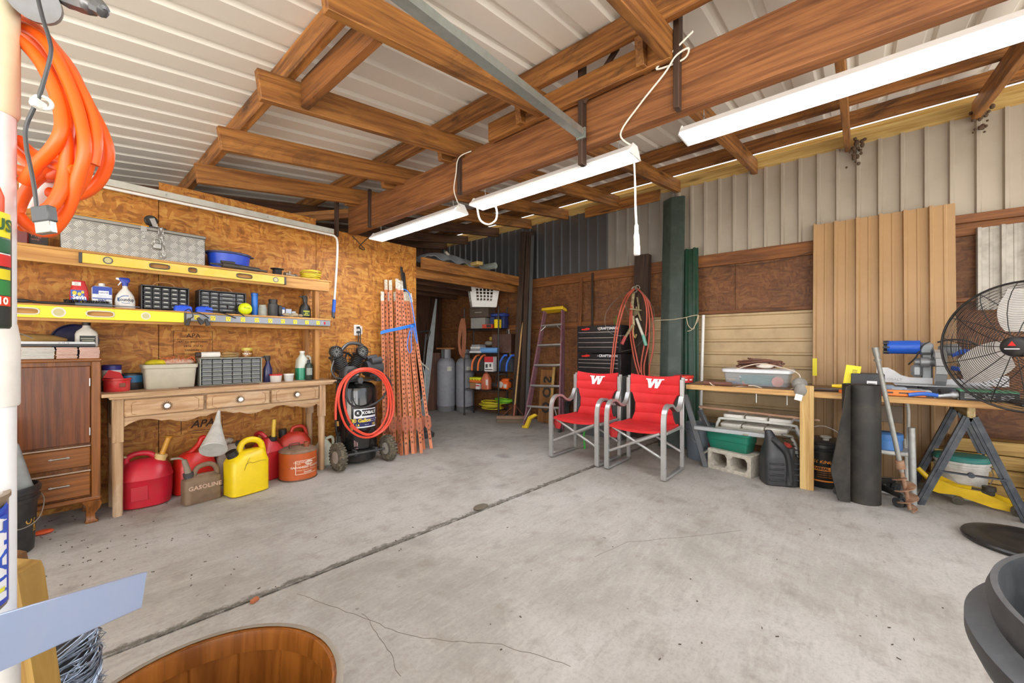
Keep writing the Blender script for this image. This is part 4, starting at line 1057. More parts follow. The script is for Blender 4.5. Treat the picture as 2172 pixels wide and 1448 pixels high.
m = MB(); m.sq([(.004, .0548, .0548, 4), (.115, .0548, .0548, 4)], 26); part('liquid', m, C('#1e8a68', .25, d=0), t, label='green liquid seen through the jug')
m = MB(); m.cyl((0, 0, .255), (0, 0, .275), .022, n=14); part('cap', m, WHP, t)
m = MB(); m.tube([(.03, -.02, .225), (.062, -.02, .215), (.065, -.02, .15), (.05, -.02, .13)], .01, 8, 4); part('handle', m, C('#c9cdc2', .3), t)
y = 3.93; t = thing('gas_cylinder', 'small dark green gas bottle in front of the antifreeze jug', 'gas bottle', (X(655, y), y, zt))
m = MB(); m.lathe([(.03, 0), (.034, .006), (.034, .13), (.026, .155), (.012, .163), (.012, .175)], 20); part('body', m, C('#26332c', .4), t)
m = MB(); arc_patch(m, .034, -1.0, .6, .05, .115); part('label', m, C('#8a8f88', .5, d=0), t)
m = MB(); m.cyl((0, 0, .172), (0, 0, .192), .013, n=10); part('cap', m, BLK, t)
m = MB(); m.box((0, 0, .004), (.52, .05, .008)); one('thin_strip', m, C('#6a4a30', .7), 'thin dark strip of wood lying along the table in front of the organizer', 'strip', (X(470, 3.84), 3.85, zt), -2)

# ---------------- fuel cans on the floor under the table
def spout(m, pts, r, n=12): m.tube(pts, r, n, 4)
# big round red can
g_ = on_z(305, 1080); cx_, cy_ = .475, 3.955
t = thing('fuel_can', 'big round red fuel can with a yellow spout by the left table leg', 'fuel can', (cx_, cy_, 0), -8, None)
m = MB(); m.sq([(0, .125, .10, 2.6), (.012, .142, .118, 2.6), (.10, .150, .13, 2.6), (.20, .152, .135, 2.6), (.205, .156, .139, 2.6), (.213, .152, .135, 2.6), (.27, .140, .12, 2.4), (.315, .105, .085, 2.2), (.335, .05, .04, 2)], 34); part('body', m, C('#c01c30', .36, d=.08), t)
m = MB(); m.tube([(-.10, -.0, .30), (-.10, 0, .345), (-.06, 0, .372), (0, 0, .372), (.04, 0, .35), (.06, 0, .31)], .019, 10, 5); part('handle', m, C('#c01c30', .36, d=.08), t)
m = MB(); m.cyl((-.105, .0, .31), (-.105, .0, .36), .012, n=10); m.cyl((-.105, .0, .355), (-.105, .0, .366), .016, n=10); part('vent_cap', m, C('#d8c894', .5), t)
m = MB(); m.cyl((.075, -.02, .30), (.085, -.02, .345), .036, .034, n=18); m.cyl((.083, -.02, .338), (.088, -.02, .354), .038, n=18); part('spout_collar', m, C('#d8b878', .5), t)
m = MB(); spout(m, [(.085, -.02, .34), (.105, -.02, .40), (.128, -.02, .47)], .017); m.cyl((.128, -.02, .468), (.131, -.02, .482), .018, .027, n=14); part('spout', m, C('#cf9432', .45), t, label='yellow spout')
m = MB(); m.box((-.03, -.133, .115), (.09, .004, .1), b=.002); part('molded_panel', m, C('#b51a2c', .4, d=.08), t)
# red can behind with a raised handle
t = thing('fuel_can', 'bright red fuel can behind the funnel', 'fuel can', (X(412, 4.03), 4.04, 0), 10)
m = MB(); m.sq([(0, .13, .09, 3), (.01, .14, .10, 3), (.20, .14, .10, 3), (.27, .125, .09, 2.4), (.31, .07, .06, 2)], 30); part('body', m, C('#d2261e', .34, d=.05), t)
m = MB(); m.tube([(-.09, 0, .28), (-.03, 0, .305), (.03, 0, .36), (.05, 0, .405), (.07, 0, .41), (.09, .0, .38), (.08, 0, .27)], .018, 10, 5); part('handle', m, C('#d2261e', .34, d=.05), t)
# funnel
P0, P1 = Vector((.785, 3.52, .405)), Vector((.875, 3.765, .65))
t = thing('metal_funnel', 'white metal funnel leaning tip up among the fuel cans', 'funnel', tuple(P0))
F = frame_to((0, 0, 0), P1 - P0); L = (P1 - P0).length
m = MB(); m.lathe([(.083, 0), (.085, .004), (.074, .05), (.05, .13), (.022, .25), (.010, L), (.007, L), (.018, .25), (.046, .13), (.07, .05), (.08, .004)], 28, F); part('cone', m, C('#c2c1ba', .5, .1, .2), t)
m = MB(); m.lathe([(.078, .012), (.001, .014)], 24, F); part('gauze', m, C('#52545c', .4, .7, .6, '#b5b5bd', sc_=90), t, label='dark speckled gauze inside the mouth')
# brown gasoline jug
def jug_face(w_, h, n=0): pass
t = thing('fuel_can', 'small dusty brown jug lettered GASOLINE', 'fuel can', (.755, 3.72, 0), 6)
BRN = C('#7d6650', .7, d=.35, dc='#5a4838')
m = MB(); m.sq([(0, .108, .052, 6), (.008, .114, .058, 6), (.16, .114, .058, 6), (.175, .112, .056, 5), (.19, .09, .04, 4), (.195, .06, .03, 4)], 32); part('body', m, BRN, t)
m = MB(); m.tube([(-.05, 0, .17), (-.035, 0, .235), (0, 0, .262), (.06, 0, .262), (.095, 0, .225), (.10, 0, .165)], .018, 10, 5); m.tube([(-.05, 0, .18), (.0, 0, .185), (.08, 0, .18)], .022, 8, 3); part('handle', m, BRN, t)
m = MB(); m.cyl((-.072, 0, .17), (-.078, 0, .212), .030, .026, n=12); m.cyl((-.076, 0, .20), (-.080, 0, .228), .032, n=12); part('cap', m, DGR, t)
m = MB(); m.tube([(-.079, 0, .22), (-.088, 0, .27), (-.105, 0, .33)], [.021, .018, .012], 10, 4); m.tube([(-.104, 0, .325), (-.13, 0, .345), (-.18, 0, .35)], .008, 8, 3); part('spout', m, C('#8a7d6c', .6), t)
m = MB(); m.text('GASOLINE', .042, onf(-.0588, .008, .118), bold=.0012, space=1.05); part('raised_lettering', m, C('#c8a690', .6, d=.25, sc_=30), t)
# yellow can
t = thing('fuel_can', 'bright yellow fuel can with a black cap at the front', 'fuel can', (1.035, 3.675, 0), 9)
YC = C('#e8c70e', .38, d=.07, dc='#8a7420')
m = MB(); m.sq([(0, .125, .085, 5), (.01, .138, .098, 5), (.25, .138, .098, 5), (.275, .13, .092, 4), (.30, .118, .08, 4, .01), (.33, .085, .05, 4, .03), (.335, .06, .03, 4, .03)], 34); part('body', m, YC, t)
m = MB(); m.tube([(-.055, -.0, .31), (-.04, 0, .375), (-.005, 0, .405), (.055, 0, .405), (.105, 0, .37), (.122, 0, .30), (.12, 0, .25)], .023, 12, 5); part('handle', m, YC, t)
m = MB(); m.cyl((-.085, -.01, .27), (-.105, -.01, .318), .036, n=14); part('neck', m, YC, t)
m = MB(); m.cyl((-.098, -.01, .305), (-.116, -.01, .345), .04, .038, n=14); part('cap', m, BLK, t)
m = MB(); m.tube([(-.05, -.0995, .24), (-.02, -.0995, .255), (.0, -.0995, .245), (.06, -.0995, .25), (.10, -.0995, .245)], .0014, 5, 5); m.tube([(-.02, -.0995, .29), (-.05, -.0995, .23), (-.06, -.0995, .2)], .0014, 5, 5); part('handwriting', m, C('#5f5210', .6, d=0), t)
# grey jug behind
t = thing('fluid_jug', 'dusty grey jug with a black cap behind the yellow fuel can', 'jug', (X(487, 4.03) + .02, 4.04, 0), -15)
GJ = C('#9a8c7e', .6, d=.3)
m = MB(); m.sq([(0, .10, .07, 5), (.01, .108, .078, 5), (.22, .108, .078, 5), (.30, .075, .055, 4, .01), (.33, .045, .035, 3, .02)], 30); m.tube([(-.095, 0, .2), (-.085, 0, .29), (-.03, 0, .355), (.0, 0, .345)], .022, 10, 4); part('body', m, GJ, t)
m = MB(); m.cyl((.045, -.02, .30), (.06, -.03, .335), .034, n=14); part('cap', m, DGR, t)
# tall red can with a yellow spout
t = thing('fuel_can', 'square shouldered red fuel can with an upright yellow spout', 'fuel can', (1.27, 3.95, 0), 14)
RC = C('#b51d24', .38, d=.08)
m = MB(); m.sq([(0, .085, .11, 6), (.01, .094, .12, 6), (.235, .094, .12, 6), (.24, .098, .124, 6), (.25, .094, .12, 6), (.31, .06, .08, 4), (.35, .04, .05, 3)], 32); part('body', m, RC, t)
m = MB(); m.tube([(-.02, .10, .28), (-.05, .08, .37), (-.06, -.0, .40), (-.03, -.03, .36)], .018, 10, 4); part('handle', m, RC, t)
m = MB(); m.cyl((.02, -.05, .325), (.022, -.055, .36), .033, n=14); part('collar', m, BLK, t)
m = MB(); spout(m, [(.022, -.055, .355), (.024, -.055, .43), (.030, -.055, .51)], .016); part('spout', m, C('#d9b23c', .45), t, label='yellow spout')
# low red can behind
t = thing('fuel_can', 'red fuel can with a black cap behind the round orange can', 'fuel can', (X(620, 4.06), 4.04, 0), -5)
m = MB(); m.sq([(0, .13, .09, 4), (.01, .14, .10, 4), (.27, .14, .10, 4), (.33, .10, .07, 3), (.35, .05, .04, 3)], 30); part('body', m, C('#bf3322', .4, d=.1), t)
m = MB(); m.tube([(-.02, 0, .33), (.0, 0, .385), (.06, 0, .395), (.10, 0, .37), (.12, 0, .30)], .016, 10, 4); part('handle', m, C('#bf3322', .4, d=.1), t)
m = MB(); m.cyl((-.085, 0, .30), (-.09, 0, .385), .034, n=14); part('cap', m, BLK, t)
# orange galvanized can
t = thing('gasoline_can', 'round orange galvanized gasoline can with a rusty lid', 'fuel can', (1.455, 3.755, 0), 0)
OC = C('#b9551f', .45, d=.2, dc='#6b3a1c')
m = MB(); m.lathe([(.144, 0), (.15, .004), (.15, .235), (.146, .24)], 34); part('body', m, OC, t)
m = MB(); m.lathe([(.15, .234), (.154, .238), (.15, .246), (.12, .262), (.001, .278)], 34); part('lid', m, C('#8c7460', .6, .2, .4, '#5a4030'), t)
m = MB(); m.lathe([(.152, .0), (.155, .004), (.151, .012)], 34, caps=(False, False)); part('bottom_rim', m, C('#5c4a3e', .6, .3), t)
m = MB(); m.cyl((.05, -.05, .26), (.05, -.05, .29), .02, n=12); m.cyl((.05, -.05, .285), (.05, -.05, .31), .024, n=12); part('cap', m, C('#8a3f1c', .5, d=.2), t)
m = MB(); m.tube([(-.08, -.02, .265), (-.08, -.02, .30), (-.02, -.02, .305), (.0, -.02, .30), (.0, -.02, .27)], .005, 7, 3); part('bail_handle', m, C('#5a3a2a', .5, .4), t)
m = MB(); RA = .1508
arc_patch(m, .15, -.52, .75, .172, .176, e=.001); arc_patch(m, .15, -.52, .75, .058, .062, e=.001); arc_patch(m, .15, -.52, -.49, .058, .176, 2, e=.001)
m.text('STANDARD', .018, onc(.15, .16, -.3, .0016)); m.text('CAN', .014, onc(.15, .145, -.36, .0016)); m.text('GALVANIZED GASOLINE', .0235, onc(.15, .118, .1, .0016), bold=.0006); m.text('Contains Gasoline - Flammable', .014, onc(.15, .094, .1, .0016)); m.text('DANGER', .017, onc(.15, .074, .15, .0016), bold=.0006)
a0 = .22
m.grid(lambda i, j: ((RA + .0012) * math.sin(a0 + .24 * j * math.cos(2 * PI * i)), -(RA + .0012) * math.cos(a0 + .24 * j * math.cos(2 * PI * i)), .150 + .02 * j * math.sin(2 * PI * i)), 24, 1)
part('label_print', m, C('#e8d9c8', .5, d=.15), t, label='white print and frame')
m = MB(); m.text('Original', .022, onc(.15, .150, a0, .003), bold=.0006, shear=.3); part('label_script', m, C('#a5451c', .5, d=0), t)
# white jug behind the right leg
t = thing('fluid_jug', 'white jug standing behind the right table leg', 'jug', (1.765, 3.95, 0), 0)
WJ = C('#cdcdb8', .45, d=.15)
m = MB(); m.sq([(0, .07, .05, 4), (.01, .078, .06, 4), (.18, .076, .058, 4), (.235, .04, .04, 2.6), (.25, .03, .03, 2)], 28); part('body', m, WJ, t)
m = MB(); m.tube([(.01, -.01, .25), (.07, -.01, .262), (.09, -.01, .22), (.075, -.01, .14)], .015, 8, 4); part('handle', m, WJ, t)
m = MB(); m.cyl((-.01, 0, .245), (-.01, 0, .275), .03, n=14); part('cap', m, C('#b9b9a8', .5), t)
# bucket with a galvanized hood at the far left
def bucket(name, label, cat, loc, r, h, body, rim, rz=0, group=None, bail=True, bailm=None, bail_up=False):
    t = thing(name, label, cat, loc, rz, group)
    m = MB(); m.lathe([(r * .84, 0), (r * .87, .006), (r * .96, h * .78), (r * 1.02, h * .78), (r * 1.03, h * .83), (r * .98, h * .84), (r * .985, h * .89), (r * 1.04, h * .9), (r * 1.05, h * .95), (r, h), (r * .96, h), (r * .94, h * .9), (r * .84, .01), (.001, .01)], 36); part('body', m, body, t)
    if bail:
        m = MB(); z = h * .86
        if bail_up: P = [(-r * 1.05, 0, z), (-r * .9, -.01, z + .10), (-r * .3, -.02, z + .17), (r * .3, -.02, z + .17), (r * .9, -.01, z + .10), (r * 1.05, 0, z)]
        else: P = [(-r * 1.05, 0, z), (-r * .95, -r * .55, z - .05), (-r * .5, -r * 1.0, z - .13), (0, -r * 1.06, z - .16), (r * .5, -r * 1.0, z - .13), (r * .95, -r * .55, z - .05), (r * 1.05, 0, z)]
        m.tube(P, .0028, 6, 6); part('bail', m, bailm or STL, t)
    return t
t = bucket('bucket', 'black bucket with yellow print in front of the brown cabinet', 'bucket', (-.18, 3.585, 0), .155, .37, C('#232426', .45), BLK, 35)
m = MB(); m.text('CAST', .05, lambda a, b: onc(.142, .22, .35)(b * -1 + .0, a) , bold=.001); m.text('DRYWALL', .03, lambda a, b: onc(.142, .18, .62)(-b, a), bold=.001); arc_patch(m, .142, -.35, -.33, .06, .25, 2, e=.001); arc_patch(m, .142, -.7, -.33, .248, .252, 8, e=.001); part('lettering', m, C('#c99a3a', .5, d=0), t)
t = thing('tin_hood', 'dull galvanized tin hood standing in the black bucket', 'tin hood', (-.15, 3.585, .30), 20)
m = MB(); m.sq([(0, .095, .075, 6), (.06, .093, .073, 6), (.075, .088, .07, 6), (.30, .045, .042, 4), (.31, .04, .038, 3), (.42, .036, .034, 2.2)], 26, caps=(False, False)); m.box((.0, -.075, .16), (.002, .01, .22), (-14, 0, 0)); part('hood', m, C('#8f9290', .55, .35, .4, '#77736a'), t)
m = MB(); m.sphere((0, 0, .012), .035, 12, 6, (1.3, 1, .4)); one('orange_scrap', m, C('#d8572a', .5), 'small orange plastic scrap on the floor behind the black bucket', 'scrap', tuple(on_z(92, 1132)))
# ================================================================ compressor, fence posts, alcove, chairs
def aim(o, p0, p1, roll=0.0):
    o.matrix_world = frame_to(p0, p1, roll)
GLB = C('#141516', .18, d=.05, coat=.5)
cx_, cy_ = 2.055, 3.85
t = thing('air_compressor', 'black upright air compressor on two wheels against the strand board wall', 'compressor', (cx_, cy_, 0))
m = MB(); m.lathe([(.05, .10), (.14, .115), (.19, .15), (.20, .19), (.20, .70), (.19, .745), (.14, .785), (.06, .80), (.001, .80)], 40); part('tank', m, GLB, t)
m = MB(); m.lathe([(.17, .03), (.18, .03), (.20, .14), (.19, .14)], 32); part('foot_skirt', m, BLK, t)
for lab, lx, ly in (('l', -.285, -.19), ('r', .205, -.235)):
    o = part('wheel', MB().torus((lx, ly, .125), .088, .037, 30, 12, axis='X'), C('#4b463c', .85, d=.5, dc='#8a7d66', sc_=30), t)
    m = MB()
    for k in range(26):
        a = 2 * PI * k / 26
        for s in (-.017, .017): m.box((lx + s, ly + .125 * math.cos(a + s * 5), .125 + .125 * math.sin(a + s * 5)), (.026, .012, .016), (math.degrees(a) , 0, 0), b=.002)
    part('tread', m, C('#4b463c', .85, d=.5, dc='#8a7d66', sc_=30), o)
    m = MB(); m.cyl((lx - .03, ly, .125), (lx + .03, ly, .125), .058, n=20); m.cyl((lx - .034, ly, .125), (lx + .034, ly, .125), .02, n=12); part('hub', m, C('#a8a196', .5, d=.3), o, label='dull grey hub')
m = MB(); m.cyl((-.30, -.19, .125), (.22, -.235, .125), .011, n=10); m.box((-.12, -.17, .13), (.02, .08, .05)); m.box((.08, -.19, .13), (.02, .08, .05)); part('axle', m, DGR, t)
m = MB(); m.box((-.02, .0, .815), (.52, .30, .014), b=.003); part('mounting_plate', m, BLK, t)
# pump
def xl(u, y): return X(u, cy_ + y) - cx_
m = MB(); m.sq([(.822, .075, .08, 4), (.84, .08, .085, 4), (.93, .078, .08, 4), (.96, .06, .06, 3)], 24, Matrix.Translation((xl(742, -.08), -.06, 0))); m.cyl((xl(742, -.1), -.14, .89), (xl(742, -.1), -.16, .89), .05, n=20); o = part('pump', m, DGR, t)
m = MB(); m.box((xl(742, -.1) + .01, -.162, .885), (.09, .004, .03), b=.001); part('name_plate', m, C('#b9bcbc', .4, .2), o)
for s, q in ((-1, -28), (1, 28)):
    m = MB(); T = TR((xl(742, -.08) + s * .05, -.04, .93), (0, q, 0))
    for k in range(7): m.box((0, 0, .02 + k * .017), (.105, .10, .008), b=.003, T=T)
    m.cyl((0, 0, 0), (0, 0, .14), .036, n=14, T=T); m.box((0, 0, .148), (.11, .105, .03), b=.006, T=T); part('cylinder', m, C('#2b2c2e', .45), o)
for u, v in ((714, 746), (770, 745)):
    p = on_y(u, v, 3.68) - Vector((cx_, cy_, 0)); m = MB()
    m.cyl((p.x, p.y + .04, p.z), (p.x, p.y, p.z), .056, n=28); m.torus((p.x, p.y - .002, p.z), .05, .007, 28, 8, axis='Y'); o2 = part('air_filter', m, BLK, t)
    m = MB()
    for k in range(12): a = 2 * PI * k / 12; m.cyl((p.x + .012 * math.cos(a), p.y - .001, p.z + .012 * math.sin(a)), (p.x + .042 * math.cos(a), p.y - .001, p.z + .042 * math.sin(a)), .0028, n=4)
    part('filter_face', m, C('#9a9c9a', .4, .4), o2)
m = MB(); p = Vector((xl(793, -.06), -.04, .93)); m.cyl((p.x - .09, p.y, p.z), (p.x + .075, p.y, p.z), .075, n=24); m.cyl((p.x + .072, p.y, p.z), (p.x + .09, p.y, p.z), .066, n=24); m.box((p.x, p.y, p.z - .075), (.12, .1, .03)); o = part('motor', m, C('#35373b', .45), t)
m = MB(); m.cyl((p.x - .05, p.y - .05, p.z + .07), (p.x + .06, p.y - .05, p.z + .085), .035, n=14); m.cyl((p.x - .05, p.y + .04, p.z + .09), (p.x + .06, p.y + .04, p.z + .105), .035, n=14); part('capacitor_cover', m, C('#3c3e42', .45), o)
m = MB(); bx0, bx1 = max(xl(688, .06), -.225), xl(782, .1); z0, z1 = .83, 1.13
for k in range(15): x = bx0 + (bx1 - bx0) * k / 14; m.cyl((x, .07, z0), (x, .07, z1), .0022, n=5)
for k in range(9): z = z0 + (z1 - z0) * k / 8; m.cyl((bx0, .07, z), (bx1, .07, z), .0022, n=5); m.cyl((bx0, .07, z), (bx0, .0, z), .0022, n=5)
for k in range(4): m.cyl((bx0, .07 - .02 * k, z0), (bx0, .07 - .02 * k, z1), .0022, n=5)
part('belt_guard', m, BLK, t)
m = MB(); m.torus((bx0 + .13, .09, .98), .11, .012, 30, 8, axis='Y'); m.cyl((bx0 + .13, .075, .98), (bx0 + .13, .105, .98), .035, n=14)
for a in (0, 72, 144, 216, 288): m.cyl((bx0 + .13, .09, .98), (bx0 + .13 + .11 * math.cos(math.radians(a)), .09, .98 + .11 * math.sin(math.radians(a))), .009, n=6)
part('flywheel', m, C('#26272a', .5), t)
m = MB(); m.tube([(xl(725, -.1), -.06, 1.10), (xl(740, 0), .0, 1.18), (xl(765, 0), .0, 1.17), (xl(780, 0), .02, 1.08)], .018, 10, 5); m.tube([(xl(708, -.1), -.1, 1.02), (xl(703, -.1), -.1, .93), (xl(712, -.1), -.1, .86), (xl(728, -.1), -.1, .84)], .008, 8, 5); part('air_pipe', m, C('#6b6d6e', .3, .7), t)
m = MB(); m.tube([(xl(764, -.19), -.10, .79), (xl(764, -.19), -.16, .80), (xl(768, -.19), -.19, .80)], .012, 8, 3); m.cyl((xl(764, -.2), -.19, .825), (xl(764, -.2), -.21, .825), .028, n=18); part('regulator', m, C('#55585a', .4, .4), t)
m = MB(); m.box((xl(800, -.1), -.14, .83), (.09, .08, .06), b=.008); part('pressure_switch', m, C('#55585a', .4, .4), t)
m = MB(); m.tube([(-.20, -.02, .82), (-.225, -.04, .72), (-.235, -.04, .4), (-.21, -.03, .28)], .012, 8, 5); part('side_handle', m, BLK, t)
a0 = -.02
m = MB(); arc_patch(m, .2, a0 - .62, a0 + .55, .36, .545, 20, e=.001); part('label', m, C('#e6e8ec', .35, d=0), t, label='white and blue label')
m = MB(); arc_patch(m, .2, a0 - .60, a0 + .53, .372, .455, 20, e=.0018); part('label_field', m, C('#1c1f58', .35, d=0), t)
m = MB(); arc_patch(m, .2, a0 - .24, a0 + .53, .475, .535, 16, e=.0018); m.grid(lambda i, j: onc(.2, .505, a0 - .42, .0018)(.032 * j * math.cos(2 * PI * i), .032 * j * math.sin(2 * PI * i)), 24, 1); part('label_panel', m, C('#15161c', .35, d=0), t)
m = MB(); m.text('KOBALT', .040, onc(.2, .505, a0 + .145, .0028), bold=.0014); m.text('K', .034, onc(.2, .505, a0 - .42, .0028), bold=.001); part('brand_lettering', m, C('#f4f4f4', .35, d=0), t)
m = MB(); m.text('30 Gallon', .048, onc(.2, .43, a0 - .26, .0028), bold=.0014); m.text('1.6', .03, onc(.2, .388, a0 - .45, .0028), bold=.001); m.text('155', .03, onc(.2, .388, a0 + .38, .0028), bold=.001); part('capacity_lettering', m, C('#f0d21c', .35, d=0), t)
m = MB(); m.text('CAST IRON OIL LUBE', .015, onc(.2, .437, a0 + .27, .0028)); m.text('Air Compressor', .018, onc(.2, .42, a0 + .27, .0028)); m.text('MAX PSI', .012, onc(.2, .388, a0, .0028)); part('small_print', m, C('#e8e8ee', .35, d=0), t)
m = MB(); arc_patch(m, .2, -.95, -.75, .45, .62, 6, e=.001); part('spec_label', m, C('#b5b2aa', .5, d=.2), t)
m = MB()
for k, (z, x) in enumerate(((.205, -.2), (.215, -.12), (.22, -.05))): m.box((0, 0, 0), (.001, .001, .001)); arc_patch(m, .2, -.62 + k * .07, -.59 + k * .07, .185, .245 - k * .01, 2, e=.001)
m.text('USA', .018, onc(.2, .165, -.5, .0016)); part('worn_sticker', m, C('#b98a8a', .5, d=.2), t)
# hoses
def px_tube(m, pts, y, r, k=5, n=8, closed=False): m.tube([on_y(u, v, yy if isinstance(yy, float) else y) for u, v, *q in pts for yy in [q[0] if q else y]], r, n, k, closed)
t = thing('air_hose', 'coil of red air hose hung on the compressor front', 'hose', (0, 0, 0))
m = MB()
L1 = [(712, 890), (713, 850), (722, 815), (745, 790), (775, 781), (808, 790), (828, 820), (835, 862), (824, 900), (795, 924), (765, 926), (738, 908), (724, 880), (718, 845), (728, 810), (752, 788), (785, 785), (815, 803), (828, 840), (826, 885), (806, 915), (775, 920), (748, 902), (733, 870), (729, 832), (740, 802), (768, 786), (800, 794), (820, 822), (823, 868), (808, 905), (782, 922), (757, 913), (744, 902)]
m.tube([on_y(u, v, 3.575 + .012 * math.sin(i * .7)) for i, (u, v) in enumerate(L1)], .0105, 8, 5); part('hose', m, C('#d8452f', .4, d=.06), t)
m = MB(); m.tube([on_y(716, 893, 3.575), on_y(717, 903, 3.575)], .011, 8); m.tube([on_y(744, 903, 3.575), on_y(747, 912, 3.575)], .011, 8); part('coupling', m, C('#b98a4a', .35, .7), t)
m = MB(); L2 = [(826, 870), (830, 840), (826, 805), (800, 790), (772, 788), (750, 796), (737, 815), (735, 840), (745, 858), (768, 864), (796, 855), (815, 838), (824, 815), (815, 800), (800, 800)]
m.tube([on_y(u, v, 3.60 - .01 * math.sin(i)) for i, (u, v) in enumerate(L2)], .0095, 8, 5); one('rubber_hose', m, C('#2c2d2f', .4), 'black rubber hose looped inside the red hose coil', 'hose')

# ---------------- steel fence posts in a tied bundle
TPM = C('#c6764e', .6, d=.25, dc='#7a4a34', sc_=9)
TPL = 1.96
def make_post():
    t = thing('fence_post', 'rusty orange steel fence post with a white tip leaning in the tied bundle', 'fence post', (0, 0, 0), 0, 'tied bundle of steel fence posts')
    m = MB(); m.box((0, 0, TPL / 2 - .06), (.034, .004, TPL - .12)); m.box((0, .016, TPL / 2 - .06), (.004, .03, TPL - .12))
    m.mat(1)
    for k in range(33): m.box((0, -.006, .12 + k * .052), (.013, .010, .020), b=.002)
    part('shaft', m, [TPM, C('#6e4230', .8, d=.2)], t)  # second colour darkens the studs, painting in the shadow between them
    m = MB(); m.box((0, 0, TPL - .06), (.035, .0055, .12)); m.box((0, .016, TPL - .06), (.0055, .031, .12))
    for k in range(3): m.box((0, -.005, TPL - .10 + k * .04), (.014, .008, .014), b=.002)
    part('painted_tip', m, C('#ded8c8', .6, d=.6, dc='#8a6a4c', sc_=60), t)
    m = MB(); m.prism([(-.036, .38), (-.026, .395), (.026, .395), (.036, .38), (.036, .27), (.010, .225), (-.010, .225), (-.036, .27)], -.008, -.003, TR(rot=(90, 0, 0)) @ Matrix.Scale(-1, 4, (0, 0, 1)))
    part('anchor_plate', m, C('#a85c3c', .65, d=.35, dc='#6f4a38', sc_=9), t)
    return t
posts = [(816, 958, 811, 618), (825, 960, 818, 593), (833, 961, 823, 619), (841, 963, 828, 594), (847, 962, 842, 591), (855, 967, 837, 619), (862, 965, 845, 594), (868, 964, 852, 619), (876, 962, 851, 595), (884, 962, 858, 619), (894, 961, 862, 619), (903, 954, 865, 620), (915, 951, 870, 622)]
p0 = None
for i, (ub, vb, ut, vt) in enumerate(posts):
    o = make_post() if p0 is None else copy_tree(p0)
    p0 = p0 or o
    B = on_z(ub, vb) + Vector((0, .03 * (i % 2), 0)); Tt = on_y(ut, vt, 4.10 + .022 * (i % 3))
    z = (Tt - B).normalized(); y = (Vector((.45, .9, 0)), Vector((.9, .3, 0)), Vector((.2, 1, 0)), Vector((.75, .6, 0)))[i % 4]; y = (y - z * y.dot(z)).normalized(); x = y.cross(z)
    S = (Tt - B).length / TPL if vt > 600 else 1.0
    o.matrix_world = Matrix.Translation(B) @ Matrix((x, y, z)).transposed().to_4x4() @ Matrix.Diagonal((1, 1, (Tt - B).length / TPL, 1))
t = thing('blue_rope', 'blue rope tied round the fence post bundle', 'rope', (0, 0, 0))
RB = C('#2f7fe0', .5, d=.05)
m = MB(); Q = [(807, 706, 3.93), (820, 702, 3.90), (840, 698, 3.88), (858, 694, 3.88), (874, 690, 3.9), (880, 688, 3.98)]
for dv in (-2.2, 0, 2.2): m.tube([on_y(u, v + dv, y) for u, v, y in Q], .006, 7, 5)
part('band', m, RB, t)
m = MB(); m.sphere(on_y(874, 692, 3.875), .018, 12, 8, (1.3, 1, .9))
m.tube([on_y(u, v, y) for u, v, y in ((872, 694, 3.87), (866, 715, 3.85), (864, 735, 3.84), (869, 748, 3.84), (873, 740, 3.84), (872, 722, 3.85), (874, 696, 3.87))], .005, 7, 5)
m.tube([on_y(u, v, y) for u, v, y in ((876, 690, 3.87), (880, 712, 3.86), (885, 728, 3.86), (883, 712, 3.87), (878, 692, 3.88))], .005, 7, 5)
m.tube([on_y(u, v, y) for u, v, y in ((856, 613, 4.02), (864, 617, 4.02), (870, 628, 4.02), (876, 660, 3.98), (881, 690, 3.93), (885, 722, 3.9))], .006, 7, 5); part('loose_loop', m, RB, t)
for u0, u1, lab in ((851, 893, 'dark metal bar leaning on the wall end behind the fence posts'), (856, 899, 'second thin dark bar behind the fence posts')):
    B = on_z(u1, 942); Tt = on_y(u0, 566 if u0 == 851 else 578, 4.165)
    m = MB(); m.box((0, 0, (Tt - B).length / 2), (.028, .02, (Tt - B).length), b=.002); o = one('metal_bar', m, C('#3c3c3b', .5, .4), lab, 'bar'); aim(o, B, Tt)

# ---------------- alcove: gas tanks and what leans there
def gas_tank(label, x, y, col_):
    t = thing('gas_tank', label, 'gas tank', (x, y, 0), 0, 'tall grey gas tanks')
    m = MB(); m.lathe([(.10, .05), (.148, .07), (.165, .12), (.166, .83), (.158, .88), (.12, .935), (.06, .955), (.001, .955)], 32); part('body', m, col_, t)
    m = MB(); m.lathe([(.15, 0), (.155, .0), (.158, .10), (.15, .10)], 28); part('foot_ring', m, C('#77767a', .6, d=.3), t)
    m = MB()
    R = [[Vector((r * math.cos(a), r * math.sin(a), z)) for a in [math.radians(-150 + 300 * k / 20) for k in range(21)]] for r, z in ((.085, .93), (.085, 1.10), (.08, 1.10), (.08, .93))]
    m.rings([list(x) for x in zip(*R)]); part('collar', m, col_, t)
    m = MB(); m.cyl((0, 0, .95), (0, 0, 1.05), .02, n=10); m.cyl((0, 0, 1.05), (0, 0, 1.07), .035, n=10); m.cyl((0, 0, 1.01), (-.05, -.03, 1.01), .015, n=8); part('valve', m, C('#b0935a', .4, .7), t)
    m = MB(); arc_patch(m, .166, -.6, -.1, .72, .80, 6, e=.001); part('sticker', m, C('#d6d3c2', .6, d=.2), t)
    return t
TG = C('#9b9ca2', .5, d=.25, dc='#77716c', sc_=7)
gas_tank('tall grey gas tank standing free left of the wire rack', 4.70, 5.62, TG)
gas_tank('tall grey gas tank half hidden behind the wire rack post', 4.885, 5.32, TG)
m = MB(); m.box((0, 0, .52), (.26, .16, 1.04), b=.006)
for k in range(3): m.box((-.08 + k * .08, -.083, .52), (.006, .006, 1.0))
